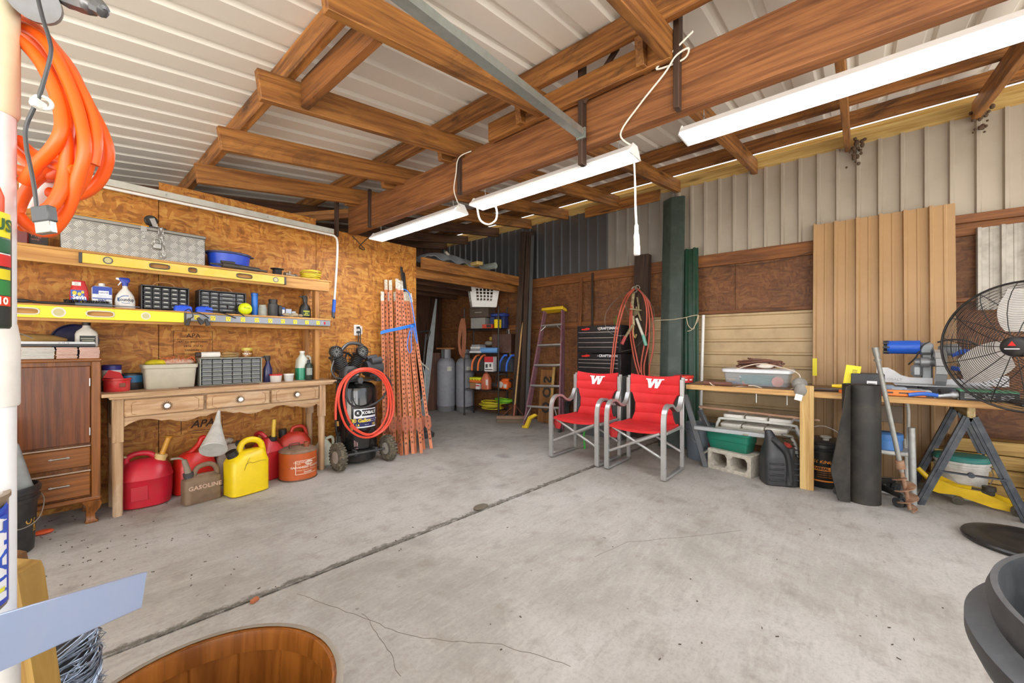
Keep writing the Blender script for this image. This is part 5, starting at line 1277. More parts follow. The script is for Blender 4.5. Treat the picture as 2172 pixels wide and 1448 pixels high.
o = one('old_cabinet', m, wood('red_brown_box', '#6e4028', '#4a2818', 2, stain=.3), 'dark red brown wooden case left of the grey gas tanks', 'case', tuple(on_d(919, 735, 7.35).xy.to_3d()), -35)
m = MB(); m.box((0, 0, 0), (.34, .12, .03), b=.003); one('wood_scrap', m, RAFX, 'short orange board lying above the first grey gas tank', 'board', (4.70, 5.62, 1.118), -60)
B, Tt = on_d(896, 878, 6.2).xy.to_3d(), on_d(926, 634, 6.55)
m = MB(); L = (Tt - B).length; m.prism([(-.055, 0), (.055, 0), (.06, L * .6), (.02, L), (-.01, L), (-.04, L * .6)], -.003, .003, TR(rot=(90, 0, 0)) @ Matrix.Scale(-1, 4, (0, 0, 1)))
o = one('saw_blade', m, C('#9aa0a0', .35, .7, .2), 'long grey metal strip leaning in the alcove doorway', 'metal strip'); aim(o, B, Tt, math.radians(60))
t = thing('yard_edger', 'black long handled yard tool leaning at the end of the strand board wall', 'yard tool', (0, 0, 0))
A = lambda u, v, d=5.75: on_d(u, v, d)
m = MB(); m.tube([A(889, 905), A(896, 800), A(901, 740), A(904, 708)], .014, 8, 3); part('shaft', m, BLK, t)
m = MB(); m.tube([A(886, 705), A(895, 703), A(911, 702), (A(910, 710)), A(904, 722)], .013, 8, 4); part('handle', m, BLK, t)
m = MB(); g0 = on_z(914, 928); m.sq([(0, .09, .05, 3), (.05, .10, .06, 3), (.08, .05, .04, 3)], 20, Matrix.Translation((g0.x - .02, g0.y + .05, 0))); m.cyl((g0.x - .1, g0.y + .06, .06), (g0.x - .06, g0.y + .1, .14), .05, n=14); part('head', m, DGR, t)
m = MB(); m.tube([A(893, 765, 5.6), A(899, 785, 5.6), A(902, 815, 5.6), A(898, 840, 5.6), A(893, 850, 5.6)], .006, 6, 5); m.tube([A(892, 768, 5.55), A(902, 776, 5.55), A(910, 784, 5.55)], .010, 6, 4)
one('white_cable', m, C('#c9c6b8', .5), 'pale cable with a white plug hanging at the end of the strand board wall', 'cable')
# on the loft
m = MB(); rd = random.Random(2)
m.grid(lambda i, j: (-.5 + i * 1.0, -.16 + .32 * j, .02 + .10 * math.sin(PI * i) ** .5 * math.sin(PI * j) ** .5 + .02 * math.sin(i * 23 + j * 9)), 26, 10, thick=.01)
one('grey_tarp', m, C('#7c8288', .7, d=.2), 'grey folded tarp lying on the loft front boards', 'tarp', (3.62, 4.24, 2.255), 4)
m = MB(); m.tube([on_y(945, 534, 4.2), on_y(951, 541, 4.2), on_y(953, 547, 4.2)], .02, 8, 3); m.sphere(on_y(953, 547, 4.2), .035, 10, 6); one('grease_gun_end', m, C('#b9b3a0', .5), 'small pale fitting standing on the grey tarp', 'fitting')
m = MB(); m.box((0, .35, 0), (.10, .9, .045), b=.002); one('timber_offcut', m, NEWY, 'pale timber end sticking out over the loft front', 'timber', tuple(on_y(1009, 560, 4.05)), -10)
m = MB(); m.cyl((0, 0, 0), (-.06, 1.3, 0), .045, n=18); m.cyl((.0005, -.002, 0), (0, .0, 0), .036, n=18); one('grey_pipe', m, C('#9aa39c', .45), 'grey plastic pipe end sticking out over the loft front', 'pipe', tuple(on_y(1051, 563, 4.05)))

# ---------------- wire rack
fl_, fr_ = Vector((4.59, 5.02, 0)), Vector((4.745, 4.38, 0))
RW = (fr_ - fl_).length; RA_ = math.degrees(math.atan2(fr_.y - fl_.y, fr_.x - fl_.x)); RD = .29
rk = thing('wire_rack', 'black wire shelving rack full of boxes and bags in the alcove', 'rack', tuple(fl_), RA_)
RM = Matrix.Translation(fl_) @ Matrix.Rotation(math.radians(RA_), 4, 'Z')
for x in (0, RW):
    for y in (0, RD):
        m = MB(); m.cyl((x, y, .0), (x, y, 1.79), .0125, n=12); m.cyl((x, y, 0), (x, y, .02), .018, n=12); m.sphere((x, y, 1.79), .014, 10, 6); part('post', m, BLK, rk)
RZ = [.12, .44, .74, 1.04, 1.444]
for z in RZ:
    m = MB()
    for y in (0, RD):
        for dz in (0, -.025): m.cyl((0, y, z + dz), (RW, y, z + dz), .004, n=6)
        m.tube([(RW * k / 24, y, z - .025 * (k % 2)) for k in range(25)], .002, 4)
    for x in (0, RW): m.cyl((x, 0, z), (x, RD, z), .004, n=6)
    for k in range(1, 20): m.cyl((RW * k / 20, 0, z + .003), (RW * k / 20, RD, z + .003), .0018, n=4)
    part('wire_shelf', m, BLK, rk)
def RP(x, y, z): return tuple(RM @ Vector((x, y, z + .0065)))
def kx(c): return (c - 415) / 275 * RW
# top shelf
def basket(loc, rz):
    t = thing('laundry_basket', 'white plastic laundry basket with slotted sides on top of the wire rack', 'basket', loc, rz)
    LB = C('#e4e2dd', .4, d=.08); hx, hy, h = .25, .19, .33
    def side(m, ax, ox, oy, half, sgn):
        nx, nz = 5, 4
        def P(a, z): k = .80 + .2 * z / h; return (ox * k + a * (1 if ax == 'x' else 0) * k, oy * k + a * (0 if ax == 'x' else 1) * k, z)
        xs = [-half, -half * .62]; 
        for i in range(nx): xs += [-half * .62 + (i + .12) * half * 1.24 / nx, -half * .62 + (i + .80) * half * 1.24 / nx]
        xs += [half * .62, half]
        zs = [0, .09]
        for i in range(nz): zs += [.10 + i * .052, .10 + i * .052 + .038]
        zs += [.315, h]
        for i in range(len(xs) - 1):
            for j in range(len(zs) - 1):
                if 2 <= i < len(xs) - 3 and 2 <= j < len(zs) - 2 and i % 2 == 0 and j % 2 == 0: continue
                a0, a1, z0, z1 = xs[i], xs[i + 1], zs[j], zs[j + 1]
                if a1 - a0 < 1e-6 or z1 - z0 < 1e-6: continue
                v = [P(a0, z0), P(a1, z0), P(a1, z1), P(a0, z1)]; d = .004
                w_ = [(p[0] - (d * sgn if ax == 'y' else 0), p[1] - (d * sgn if ax == 'x' else 0), p[2]) for p in v]
                m.add(v + w_, [(0, 1, 2, 3), (4, 5, 6, 7), (0, 1, 5, 4), (1, 2, 6, 5), (2, 3, 7, 6), (3, 0, 4, 7)])
    m = MB(); side(m, 'x', 0, -hy, hx, -1); side(m, 'x', 0, hy, hx, 1); side(m, 'y', -hx, 0, hy, -1); side(m, 'y', hx, 0, hy, 1); m.box((0, 0, .004), (hx * 1.6, hy * 1.6, .008)); part('slotted_body', m, LB, t, ang=20)
    m = MB(); m.tube([(-hx, -hy, h), (hx, -hy, h), (hx, hy, h), (-hx, hy, h)], .013, 8, closed=True); part('rim', m, LB, t)
    for s in (-1, 1):
        m = MB(); m.box((s * (hx + .018), 0, h - .002), (.04, .16, .012), b=.004); part('handle', m, LB, t)
o = one('storage_box', MB().box((0, 0, .09), (.28, .24, .18), b=.006), C('#8d8a84', .4, d=.2), 'grey clear storage box at the left of the rack top shelf', 'box', RP(kx(520), .14, RZ[4]), RA_)
m = MB(); m.box((0, 0, .07), (.36, .25, .14), b=.006); m.box((0, 0, .14), (.38, .27, .02), b=.004)
t = one('storage_box', m, C('#4c3d33', .5, d=.15), 'brown lidded box directly under the white laundry basket', 'box', RP(kx(530), .14, RZ[4] + .185), RA_)
m = MB(); m.tube([(-.06, -.13, .08), (-.05, -.15, .08), (.05, -.15, .08), (.06, -.13, .08)], .006, 6, 3); part('handle', m, C('#b5aa95', .5), t)
basket(RP(kx(545), .10, RZ[4] + .347), RA_ + 38)
t = one('tool_box', MB().box((0, 0, .0325), (.19, .07, .065), b=.002), C('#c23a1e', .45), 'orange red small box in front on the rack top shelf', 'box', RP(kx(598), .045, RZ[4]), RA_)
part('dark_print', MB().box((.03, -.0356, .035), (.09, .001, .045)), C('#332a26', .5, d=0), t); 
t = thing('yellow_canister', 'yellow canister with a black lid on the rack top shelf', 'canister', RP(kx(672), .05, RZ[4]), RA_)
m = MB(); m.sq([(0, .052, .045, 4), (.13, .055, .048, 4), (.14, .05, .045, 4)], 22); part('body', m, YEL, t)
m = MB(); m.sq([(.14, .046, .042, 3), (.16, .05, .045, 3), (.19, .05, .045, 3)], 20); part('lid', m, BLK, t)
t = thing('cooler_box', 'dark blue cooler at the right of the rack top shelf', 'cooler', RP(RW - .10, .20, RZ[4]), RA_)
m = MB(); m.box((0, 0, .10), (.27, .17, .20), b=.012); part('body', m, C('#1c2f66', .4), t)
m = MB(); m.box((0, 0, .225), (.29, .19, .05), b=.014); part('lid', m, C('#2746a0', .4), t)
m = MB(); m.tube([(-.14, -.09, .2), (-.12, -.105, .235), (.12, -.105, .235), (.14, -.09, .2)], .008, 6, 3); part('handle', m, C('#1a2a5c', .4), t)
# second shelf
t = thing('book_stack', 'white and grey binder lying on another on the rack', 'binder', RP(kx(500), .11, RZ[3]), RA_)
for k in range(4): m = MB(); m.box((.0 + .01 * (k % 2), 0, .016 + k * .035), (.22 - .02 * k, .2, .033), b=.002); part('volume', m, [C('#d8d6d2', .5), C('#8f9092', .5)][k % 2], t)
m = MB(); m.sphere((0, 0, .0), .075, 16, 8, (1.2, 1, .55)); one('cloth_cap', m, C('#8a8478', .8), 'grey cap lying on the binders of the wire rack', 'cap', tuple(Vector(RP(kx(570), .2, RZ[3])) + Vector((0, 0, .16))), RA_)
m = MB(); m.box((0, 0, .155), (.36, .14, .31), b=.004); t = one('wooden_chest', m, C('#4b2b1f', .55, d=.2), 'dark brown box at the right of the rack second shelf', 'box', RP(kx(680), .205, RZ[3]), RA_)
m = MB(); m.cyl((-.16, 0, .045), (.16, 0, .045), .045, n=20); m.cyl((-.165, 0, .045), (-.16, 0, .045), .02, n=12); one('blue_roll', m, C('#6aa0d8', .6, d=.1), 'light blue roll lying at the front of the rack', 'roll', RP(kx(608), .052, RZ[3]), RA_)
m = MB(); m.box((0, 0, .03), (.05, .04, .06), b=.004); one('small_yellow_box', m, C('#b9a02c', .5), 'small yellow box on top of the cap and binders', 'box', tuple(Vector(RP(kx(570), .26, RZ[3])) + Vector((0, 0, .21))), RA_)
# third shelf
def bag(label, cx0, w_, hexb, strap, d_=.2, y=.13):
    t = thing('tool_bag', label, 'bag', RP(cx0, y, RZ[2]), RA_)
    m = MB(); m.sq([(0, w_ * .5, d_ * .46, 5), (.02, w_ * .52, d_ * .5, 4), (.14, w_ * .5, d_ * .48, 3), (.21, w_ * .44, d_ * .28, 3), (.235, w_ * .36, d_ * .1, 2.4)], 26); part('body', m, C(hexb, .8, d=.1), t)
    for s in (-.22, .22):
        m = MB(); P = [(s * w_ - .03, -d_ * .52, .005), (s * w_ - .02, -d_ * .54, .12), (s * w_, -d_ * .40, .20), (s * w_ + .03, -d_ * .18, .26), (s * w_ + .06, -.0, .262)]
        m.tube(P, .016, 8, 5, flat=.3); part('strap', m, C(strap, .6, d=.05), t)
    return t
bag('black tool bag with two orange straps on the rack third shelf', kx(508), .27, '#2a2928', '#e0702a')
t = one('cardboard_box', MB().box((0, 0, .12), (.165, .12, .24), b=.002), C('#e4e0da', .5), 'white and red carton between the two tool bags', 'carton', RP(kx(612), .065, RZ[2]), RA_)
part('red_top', MB().box((0, -.0605, .195), (.166, .0012, .09)), C('#c02028', .45, d=0), t); m = MB(); m.box((-.04, -.061, .09), (.04, .001, .06)); m.box((.03, -.061, .10), (.03, .001, .05)); m.box((.0, -.061, .03), (.14, .001, .015)); part('dark_print', m, C('#3a3a3a', .5, d=0), t)
bag('black tool bag with blue straps at the right of the rack third shelf', kx(722), .30, '#1f222c', '#2463c8', y=.16)
# fourth shelf
t = thing('tool_case', 'yellow and orange flat case on the rack lower shelf', 'case', RP(kx(495), .11, RZ[1] + .10), RA_)
m = MB(); m.box((0, 0, .03), (.23, .16, .05), b=.006); part('lower_tray', m, C('#d8641e', .45), t); m = MB(); m.box((0, 0, .075), (.23, .16, .035), b=.006)
for k in range(4): m.box((-.08 + k * .055, -.082, .06), (.03, .008, .03), b=.002)
part('lid', m, C('#d8d81e', .4), t)
o = one('cardboard_box', MB().box((0, 0, .05), (.14, .14, .10), b=.002), C('#9a6e46', .7), 'small brown carton under the yellow and orange case', 'carton', RP(kx(480), .11, RZ[1]), RA_)
t = one('cardboard_box', MB().box((0, 0, .045), (.07, .08, .09), b=.002), C('#dcd8d2', .5), 'little white carton with a red edge beside the orange jug', 'carton', RP(kx(522), .045, RZ[1]), RA_)
part('red_edge', MB().box((0, -.0406, .06), (.071, .001, .02)), C('#c02028', .45, d=0), t)
t = thing('orange_jug', 'clear jug of orange red fluid on the rack lower shelf', 'jug', RP(kx(577), .07, RZ[1]), RA_)
m = MB(); m.sq([(0, .072, .06, 4), (.008, .078, .066, 4), (.17, .078, .066, 4), (.25, .045, .045, 2.4), (.285, .024, .024, 2), (.31, .022, .022, 2)], 26); part('body', m, C('#c2694a', .25, d=.04), t); m = MB(); m.cyl((0, 0, .305), (0, 0, .335), .025, n=14); part('cap', m, C('#e2d8d0', .4), t)
m = MB(); m.box((.05, -.067, .12), (.04, .002, .09)); part('label', m, C('#d9cfc4', .5, d=0), t)
t = thing('chainsaw', 'orange chainsaw on the rack lower shelf', 'chainsaw', RP(kx(705), .12, RZ[1]), RA_ - 10)
m = MB(); m.box((0, 0, .08), (.22, .12, .13), b=.02); m.box((.04, 0, .16), (.14, .1, .06), b=.02); part('engine_housing', m, C('#df5f1c', .4), t)
m = MB(); m.tube([(-.10, -.07, .10), (-.10, -.08, .20), (-.06, -.07, .25), (.0, .0, .255), (.04, .06, .22)], .013, 8, 5); m.tube([(.11, 0, .16), (.19, 0, .15), (.22, 0, .10), (.20, 0, .04), (.10, 0, .03)], .016, 8, 5); part('handle', m, BLK, t)
m = MB(); m.cyl((-.02, -.062, .09), (-.02, -.072, .09), .05, n=20); m.box((.07, -.064, .07), (.06, .006, .06), b=.003); part('starter_cover', m, C('#c9c5bd', .5), t); m = MB(); m.box((-.18, .02, .07), (.2, .01, .06), b=.004); part('guide_bar', m, DGR, t)
# bottom shelf
m = MB(); coil(m, 0, 0, 0, .205, .007, 13, .10, jit=.03, sy=.62, n=26, seed=21, tilt=.012); one('extension_cable', m, C('#d2c024', .5, d=.05), 'coil of yellow extension cable on the rack bottom shelf', 'cable', RP(kx(600), .15, RZ[0]), RA_)
m = MB(); coil(m, 0, 0, 0, .16, .007, 6, .05, jit=.03, sy=.6, n=26, seed=22, tilt=.01); one('extension_cable', m, C('#7fc828', .5, d=.05), 'coil of green extension cable beside the yellow one on the rack', 'cable', RP(kx(700), .16, RZ[0] + .10), RA_)
m = MB()
for k in range(4): x = -.03 + k * .02; m.tube([(x, -.02 - .004 * k, 1.62), (x - .04, -.03, 1.45), (x - .055 - .01 * k, -.03, 1.2), (x - .02, -.03, 1.02 - .02 * k), (x + .02, -.03, 1.1), (x + .035, -.03, 1.4), (x, -.02, 1.62)], .008, 7, 5)
one('garden_hose', m, C('#a4603a', .55, d=.15), 'brown hose loops hanging on the left post of the wire rack', 'hose', tuple(RM @ Vector((-.01, -.01, 0))), RA_)
t = thing('hand_saw', 'silver bow saw hanging on the right side of the wire rack', 'saw', tuple(RM @ Vector((RW + .03, .30, 0))), RA_ + 78)
m = MB(); m.tube([(0, 0, 1.44), (.01, 0, 1.2), (.03, 0, 1.0), (.05, 0, .82)], .010, 8, 4); part('frame', m, C('#b9b9b5', .35, .6), t); m = MB(); m.box((.02, -.004, 1.30), (.02, .02, .05), b=.003); m.box((.045, -.004, 1.0), (.022, .02, .06), b=.003); part('yellow_clip', m, YEL, t)

# ---------------- lumber, broom, ladder
def leaner(name, label, cat, b, tpx, xt, w_, d_, mat, xb=None, prof=None):
    """long piece from floor pixel b to pixel tpx on the plane x = xt"""
    B = on_z(*b) if xb is None else Vector((xb, on_x(b[0], b[1], xb).y, 0)); Tt = on_x(*tpx, xt); L = (Tt - B).length
    m = MB()
    if prof: m.prism(prof, 0, L)
    else: m.box((0, 0, L / 2), (w_, d_, L), b=.004)
    o = one(name, m, mat, label, cat)
    z = (Tt - B).normalized(); x = Vector((0, -1, 0)); x = (x - z * x.dot(z)).normalized(); y = z.cross(x)
    o.matrix_world = Matrix.Translation(B) @ Matrix((x, y, z)).transposed().to_4x4()
    return o
OLDZ = wood('old_dark_post', '#4f3b2c', '#2c1f18', 2, stain=.4, r=.8)
leaner('timber_post', 'dark old timber post leaning right of the wire rack', 'post', (1093, 889), (1112, 492), 4.965, .10, .08, OLDZ)
leaner('timber_post', 'second dark old timber post beside the grey steel angle', 'post', (1108, 892), (1124, 492), 4.985, .075, .08, OLDZ)
leaner('steel_angle', 'grey steel angle leaning between the old posts and the ladder', 'steel angle', (1119, 893), (1132, 500), 4.98, .05, .04, None or C('#6d6f70', .45, .5, .2), prof=[(-.03, -.03), (.03, -.03), (.03, -.025), (-.025, -.025), (-.025, .03), (-.03, .03)])
t = thing('push_broom', 'push broom with a wooden handle standing on its brush by the rack', 'broom', (0, 0, 0))
B = on_z(1088, 897); H0 = B + Vector((.02, 0, .10)); H1 = on_x(1108, 684, 4.92)
m = MB(); m.cyl(H0, H1, .014, n=10); part('handle', m, C('#b58d58', .55, d=.1), t)
m = MB(); T = Matrix.Translation(B) @ Matrix.Rotation(math.radians(-52), 4, 'Z'); m.box((0, 0, .085), (.50, .06, .05), b=.008, T=T); part('brush_block', m, C('#8a6a50', .7, d=.3), t)
m = MB(); m.box((0, 0, .03), (.49, .055, .06), b=.004, T=T); part('bristles', m, C('#6a5a48', .9, d=.3), t)
m = MB(); m.tube([T @ Vector((-.16, 0, .11)), H0 + (H1 - H0) * .12, T @ Vector((.16, 0, .11))], .005, 6); m.cyl(H0, H0 + (H1 - H0) * .12, .02, n=10); part('brace', m, C('#8a4a34', .5, .3), t)
# ladder
LBK = Vector((4.47, 3.32, 0)); LTP = Vector((4.93, 3.43, 1.72)); LL = (LTP - LBK).length
t = thing('step_ladder', 'purple fibreglass step ladder with a yellow top leaning on the right wall', 'ladder', (0, 0, 0))
z = (LTP - LBK).normalized(); x = Vector((0.1, -1, 0)); x = (x - z * x.dot(z)).normalized(); y = z.cross(x)
t.matrix_world = Matrix.Translation(LBK) @ Matrix((x, y, z)).transposed().to_4x4()
FIB = C('#7a4d58', .5, d=.15, dc='#a89a90')
for s in (-1, 1):
    m = MB(); h0, h1 = .285, .15
    for a, b in (((-.018, -.035), (.003, .07)),): pass
    def rail(hw0, hw1, yo, wd, dp): 
        A, Bq = Vector((s * hw0, yo, 0)), Vector((s * hw1, yo * .3, LL - .03))
        return [[Vector((q.x + i * wd, q.y + j * dp, q.z)) for i, j in ((-.5, -.5), (.5, -.5), (.5, .5), (-.5, .5))] for q in (A, Bq)]
    m.rings(rail(h0, h1, 0, .022, .07)); part('front_rail', m, FIB, t)
    m = MB(); m.rings(rail(h0 + .01, h1, .075, .018, .045)); part('rear_rail', m, FIB, t)
    m = MB(); m.box((s * h0, .0, .012), (.03, .085, .05), b=.006); part('foot', m, C('#d8b420', .5) if s < 0 else DGR, t)
ALS = C('#b5b4b0', .35, .7, .15)
for k in range(5):
    zz = .31 + k * .30; hw = .285 - (.135) * zz / LL
    m = MB(); m.box((0, -.005, zz), (hw * 2 - .01, .085, .026), b=.003)
    for q in range(5): m.box((0, -.035 + q * .015, zz + .014), (hw * 2 - .02, .004, .003))
    part('step', m, ALS, t)
    if k == 4: continue
m = MB()
for s in (-1, 1): m.tube([(s * .17, -.03, 1.43), (s * .09, -.03, 1.50)], .007, 6); m.tube([(s * .27, -.035, .12), (s * .19, -.035, .30)], .008, 6)
part('step_brace', m, ALS, t)
m = MB(); m.box((0, .01, LL - .02), (.36, .15, .045), b=.008); part('ladder_top', m, C('#e0b818', .45, d=.1), t, label='yellow top cap')
m = MB(); m.prism([(-.26, .0), (-.20, .0), (-.16, .13), (-.06, .19), (-.10, .21), (-.2, .16)], -.02, .02, TR((0, -.045, 0), (90, 0, 0))); part('bottom_brace', m, C('#d8b420', .5), t, label='yellow bottom brace')
# boards with letters behind the ladder
m = MB(); m.box((0, .0, .40), (.26, .02, .80), b=.003)
t = one('sign_board', m, wood('sign_wood', '#a5703c', '#7a4c26', 2, stain=.2), 'brown board with big black letters leaning behind the ladder', 'sign', tuple(on_x(1155, 880, 4.93).xy.to_3d()), -90, rot=(-7, 0, -90))
m = MB(); m.text('O O S', .21, lambda a, b: (b, -.0112, .42 + a), bold=.008); part('lettering', m, C('#2a2522', .7, d=.1), t)
leaner('wood_strip', 'pale yellow wood strip standing behind the ladder steps', 'strip', (1166, 895), (1176, 772), 4.9, .045, .02, wood('pale_strip', '#d0aa62', '#b08a48', 2), xb=4.84)
m = MB(); m.torus((0, 0, 0), .20, .03, 36, 10, axis='Y'); m.torus((0, 0.01, 0), .17, .02, 36, 8, axis='Y')
one('rubber_ring', m, C('#2c2e30', .6), 'dark rubber hose ring standing behind the ladder by the tool chest', 'hose ring', (4.98, 3.05, .235), -90, rot=(8, 0, -90))
m = MB(); m.tube([(0, 0, 0), (0, 0, .55), (.03, 0, .62), (.06, 0, .56), (.05, 0, .48)], .004, 6, 5); m.tube([(-.08, 0, .0), (-.07, 0, .52), (-.1, 0, .6), (-.12, 0, .54)], .004, 6, 5); one('wire_hook', m, C('#8a8378', .4, .6), 'thin wire hooks hanging on the wall right of the ladder', 'hook', (4.995, 2.96, .62), -90)
leaner('wood_strip', 'orange brown vertical strip on the wall left of the black tool chest', 'strip', (1220, 800), (1233, 588), 5.04, .05, .02, wood('strip_orange', '#9a5f30', '#6b3e1d', 2), xb=5.03)
leaner('wood_strip', 'dark vertical strip on the wall above the black tool chest', 'strip', (1254, 760), (1257, 578), 5.05, .035, .02, OLDZ, xb=5.05)

# ---------------- tool chest on a grey cabinet
t = thing('tool_cabinet', 'black two part tool chest with silver drawer edges behind the left red chair', 'tool chest', (4.6, 2.52, .79), -90)
TCB = C('#15161a', .35, d=.05)
TW = .62
m = MB(); m.box((0, .225, .135), (TW, .44, .27), b=.004); part('lower_chest', m, TCB, t)
m = MB(); m.box((0, .225, .455), (TW, .44, .35), b=.004); part('upper_chest', m, TCB, t)
SLV = C('#c4c6c8', .25, .8, .03)
for z0, zs in ((0, (.20, .155, .10)), (.28, (.27, .20, .14, .08))):
    for i, zz in enumerate(zs):
        h = .05 if len(zs) == 3 else .055
        m = MB(); m.box((0, -.004, z0 + zz - h / 2), (TW - .05, .014, h), b=.002); o = part('drawer', m, TCB, t)
        m = MB(); m.box((0, -.013, z0 + zz - .006), (TW - .06, .012, .011), b=.002); part('silver_edge', m, SLV, o)
for zz in (.243, .59):
    m = MB(); m.text('CRAFTSMAN', .045, lambda a, b: (.14 + a, -.0015, zz + b), bold=.001); part('brand_lettering', m, C('#f2f2f2', .4, d=0), t)
    m = MB(); m.prism([(-.24, -.014), (-.17, -.017), (-.12, -.008), (-.115, .006), (-.16, .017), (-.2, .004), (-.24, .002)], .0012, .002, TR((0, 0, zz), (90, 0, 0))); part('red_emblem', m, C('#d02618', .4, d=0), t)
m = MB(); m.cyl((-.0, 0, .243), (0, -.01, .243), .009, n=10); m.prism([(-.03, .0), (-.02, .02), (-.005, .008), (.02, .02), (.015, -.01), (.0, -.03)], .0012, .002, TR((0.02, 0, .59), (90, 0, 0))); part('lock', m, SLV, t)
m = MB(); m.box((TW / 2 + .006, .22, .45), (.012, .14, .03), b=.004); part('side_handle', m, BLK, t)
m = MB(); m.box((0, .23, .394), (.66, .45, .785), b=.004); m.box((.0, -.0, .6), (.62, .01, .28)); m.box((0, -.0, .25), (.62, .01, .35)); one('steel_cabinet', m, C('#4e5152', .5, d=.15), 'grey steel cabinet under the black tool chest', 'cabinet', (4.6, 2.52, 0), -90)
m = MB(); m.cyl((0, 0, 0), (.01, 0, .14), .004, n=6); m.cyl((.0, .02, 0), (-.02, .02, .10), .004, n=6); one('green_stick', m, C('#4f9a2c', .5), 'thin green stick standing on the black tool chest', 'stick', (4.9, 2.42, 1.42))

# ---------------- red folding chairs
CHR = NT('red_quilted_canvas'); 
def _canvas():
    t = CHR; v = t.coord(); f = t.noise(v, 5, 3); g = t.noise(v, 400, 2)
    t.col(t.ramp(f, [(0.3, lin('#b8171c')), (0.7, lin('#cc2022'))])); t.set(Roughness=.75); t.bump(f, .25, .01); return t.m
CHR = _canvas()
CHA = C('#b5b5b3', .36, .6, .08)
def chair():
    t = thing('folding_chair', 'left red camp chair in front of the black tool chest', 'chair', (0, 0, 0), 0, 'red camp chairs with a white letter')
    W2, D, HA = .265, .47, .635
    for s in (-1, 1):
        x = s * W2
        m = MB()
        def strip(pts, w_, th):
            P = catmull(pts, 5); R = []
            for i, p in enumerate(P):
                a = P[max(0, i - 1)]; c = P[min(len(P) - 1, i + 1)]; d = (c - a).normalized(); nrm = Vector((0, -d.z, d.y))
                R.append([p + Vector((i_ * w_ / 2, 0, 0)) + nrm * (j_ * th / 2) for i_, j_ in ((-1, -1), (1, -1), (1, 1), (-1, 1))])
            m.rings(R)
        strip([(x, 0, .02), (x, 0, .25), (x, -.0, .48), (x, .02, .58), (x, .08, .632), (x, .17, .632), (x, .26, .585), (x, .34, .57), (x, .41, .60), (x, .46, .68)], .042, .022)
        part('arm_frame', m, CHA, t)
        m = MB(); strip([(x, .10, .618), (x, .17, .618), (x, .26, .571), (x, .34, .556), (x, .39, .575)], .036, .008); part('arm_pad', m, C('#4a2f30', .6), t)
        m = MB(); m.box((x, D, .43), (.038, .022, .82), b=.004); m.box((x, D + .02, .78), (.034, .02, .16), (-8, 0, 0), b=.004); part('rear_upright', m, CHA, t)
        m = MB(); m.box((x, D / 2, .018), (.036, D, .022), b=.004); part('floor_runner', m, CHA, t)
        m = MB(); m.box((x, D / 2 + .02, .40), (.024, D * .86, .024), b=.004); part('seat_rail', m, CHA, t)
        for y in (0, D):
            m = MB(); m.cyl((x - .022, y, .12), (x + .022, y, .12), .006, n=8); m.cyl((x - .022, y, .23), (x + .022, y, .23), .006, n=8); part('rivet', m, SLV, t)
    for y, off in ((.03, 0), (.43, .0)):
        for s in (-1, 1):
            m = MB(); m.cyl((s * W2, y + s * .012, .17), (-s * W2 * .86, y + s * .012, .40), .0125, n=10); part('cross_rod', m, CHA, t)
    # seat and back
    m = MB()
    m.grid(lambda i, j: ((-1 + 2 * i) * .245, .015 + .43 * j, .425 - .025 * math.sin(PI * i) ** .8 - .02 * j - .01 * math.sin(PI * j) + .018 * max(0, 1 - j * 6) ** .5 * -1), 14, 14, thick=.022); part('seat', m, CHR, t)
    m = MB()
    def bk(i, j):
        z = .40 + .47 * j; w_ = .245 if j > .62 else .19 + .055 * (j / .62) ** 3
        w_ = .245 if j > .62 else (.235 - .05 * math.sin(PI * min(1, j / .62)) ** .8)
        dip = -.028 * math.sin(PI * i) * (j > .9) * (j - .9) * 10
        return ((-1 + 2 * i) * w_, D - .02 + .05 * j + .05 * math.sin(PI * i) ** .9 * (1 - .5 * j) - .010 * abs(math.sin(PI * j * 5.0)), z + dip)
    m.grid(bk, 16, 40, thick=.02); part('backrest', m, CHR, t)
    m = MB(); E = [Vector(bk(0, j / 20)) for j in range(21)]; m.tube(E, .008, 6); part('edge_binding', m, C('#2c1414', .7), t)
    m = MB(); E = [Vector(bk(1, j / 20)) for j in range(21)]; m.tube(E, .008, 6); part('edge_binding', m, C('#2c1414', .7), t)
    m = MB(); m.tube([Vector(bk(i / 16, 1)) for i in range(17)], .008, 6); part('edge_binding', m, C('#2c1414', .7), t)
    # white W
    m = MB()
    def fb(a, b):
        i = .5 + a / (2 * .245); j = .835 + b / .47; p = Vector(bk(i, j)); return (p.x, p.y - .028, p.z)
    W = [((-.075, .055), (-.035, .055), (-.03, -.05), (-.06, -.05)), ((-.035, -.05), (-.058, -.05), (.0, .055), (.028, .055)), ((.0, .055), (.03, .055), (.03, -.05), (.0, -.05)), ((.03, -.05), (.005, -.05), (.055, .055), (.085, .055)), ((-.085, .055), (-.028, .055), (-.028, .035), (-.085, .035)), ((-.012, .055), (.04, .055), (.04, .04), (-.012, .04)), ((.042, .055), (.095, .055), (.095, .035), (.042, .035))]
    for q in W:
        n = 5
        a, b, c, d = [Vector(p).to_3d() for p in q]
        m.grid(lambda i, j: fb(*((a.lerp(b, i)).lerp(d.lerp(c, i), j)).xy), n, n)
    part('white_letter', m, C('#f2f0ee', .6, d=0), t, label='white block W')
    m = MB(); m.sq([(.30, .03, .01, 3), (.36, .05, .02, 3), (.40, .03, .01, 3)], 14, Matrix.Translation((-.225, .06, 0))); part('side_pocket', m, C('#a81618', .75), t)
    return t
c1 = chair(); c1.location = (3.42, 2.15, 0); c1.rotation_euler = (0, 0, math.radians(-90))
clone(c1, 'right red camp chair nearer the workbench end', (3.425, 1.52, 0), -90)
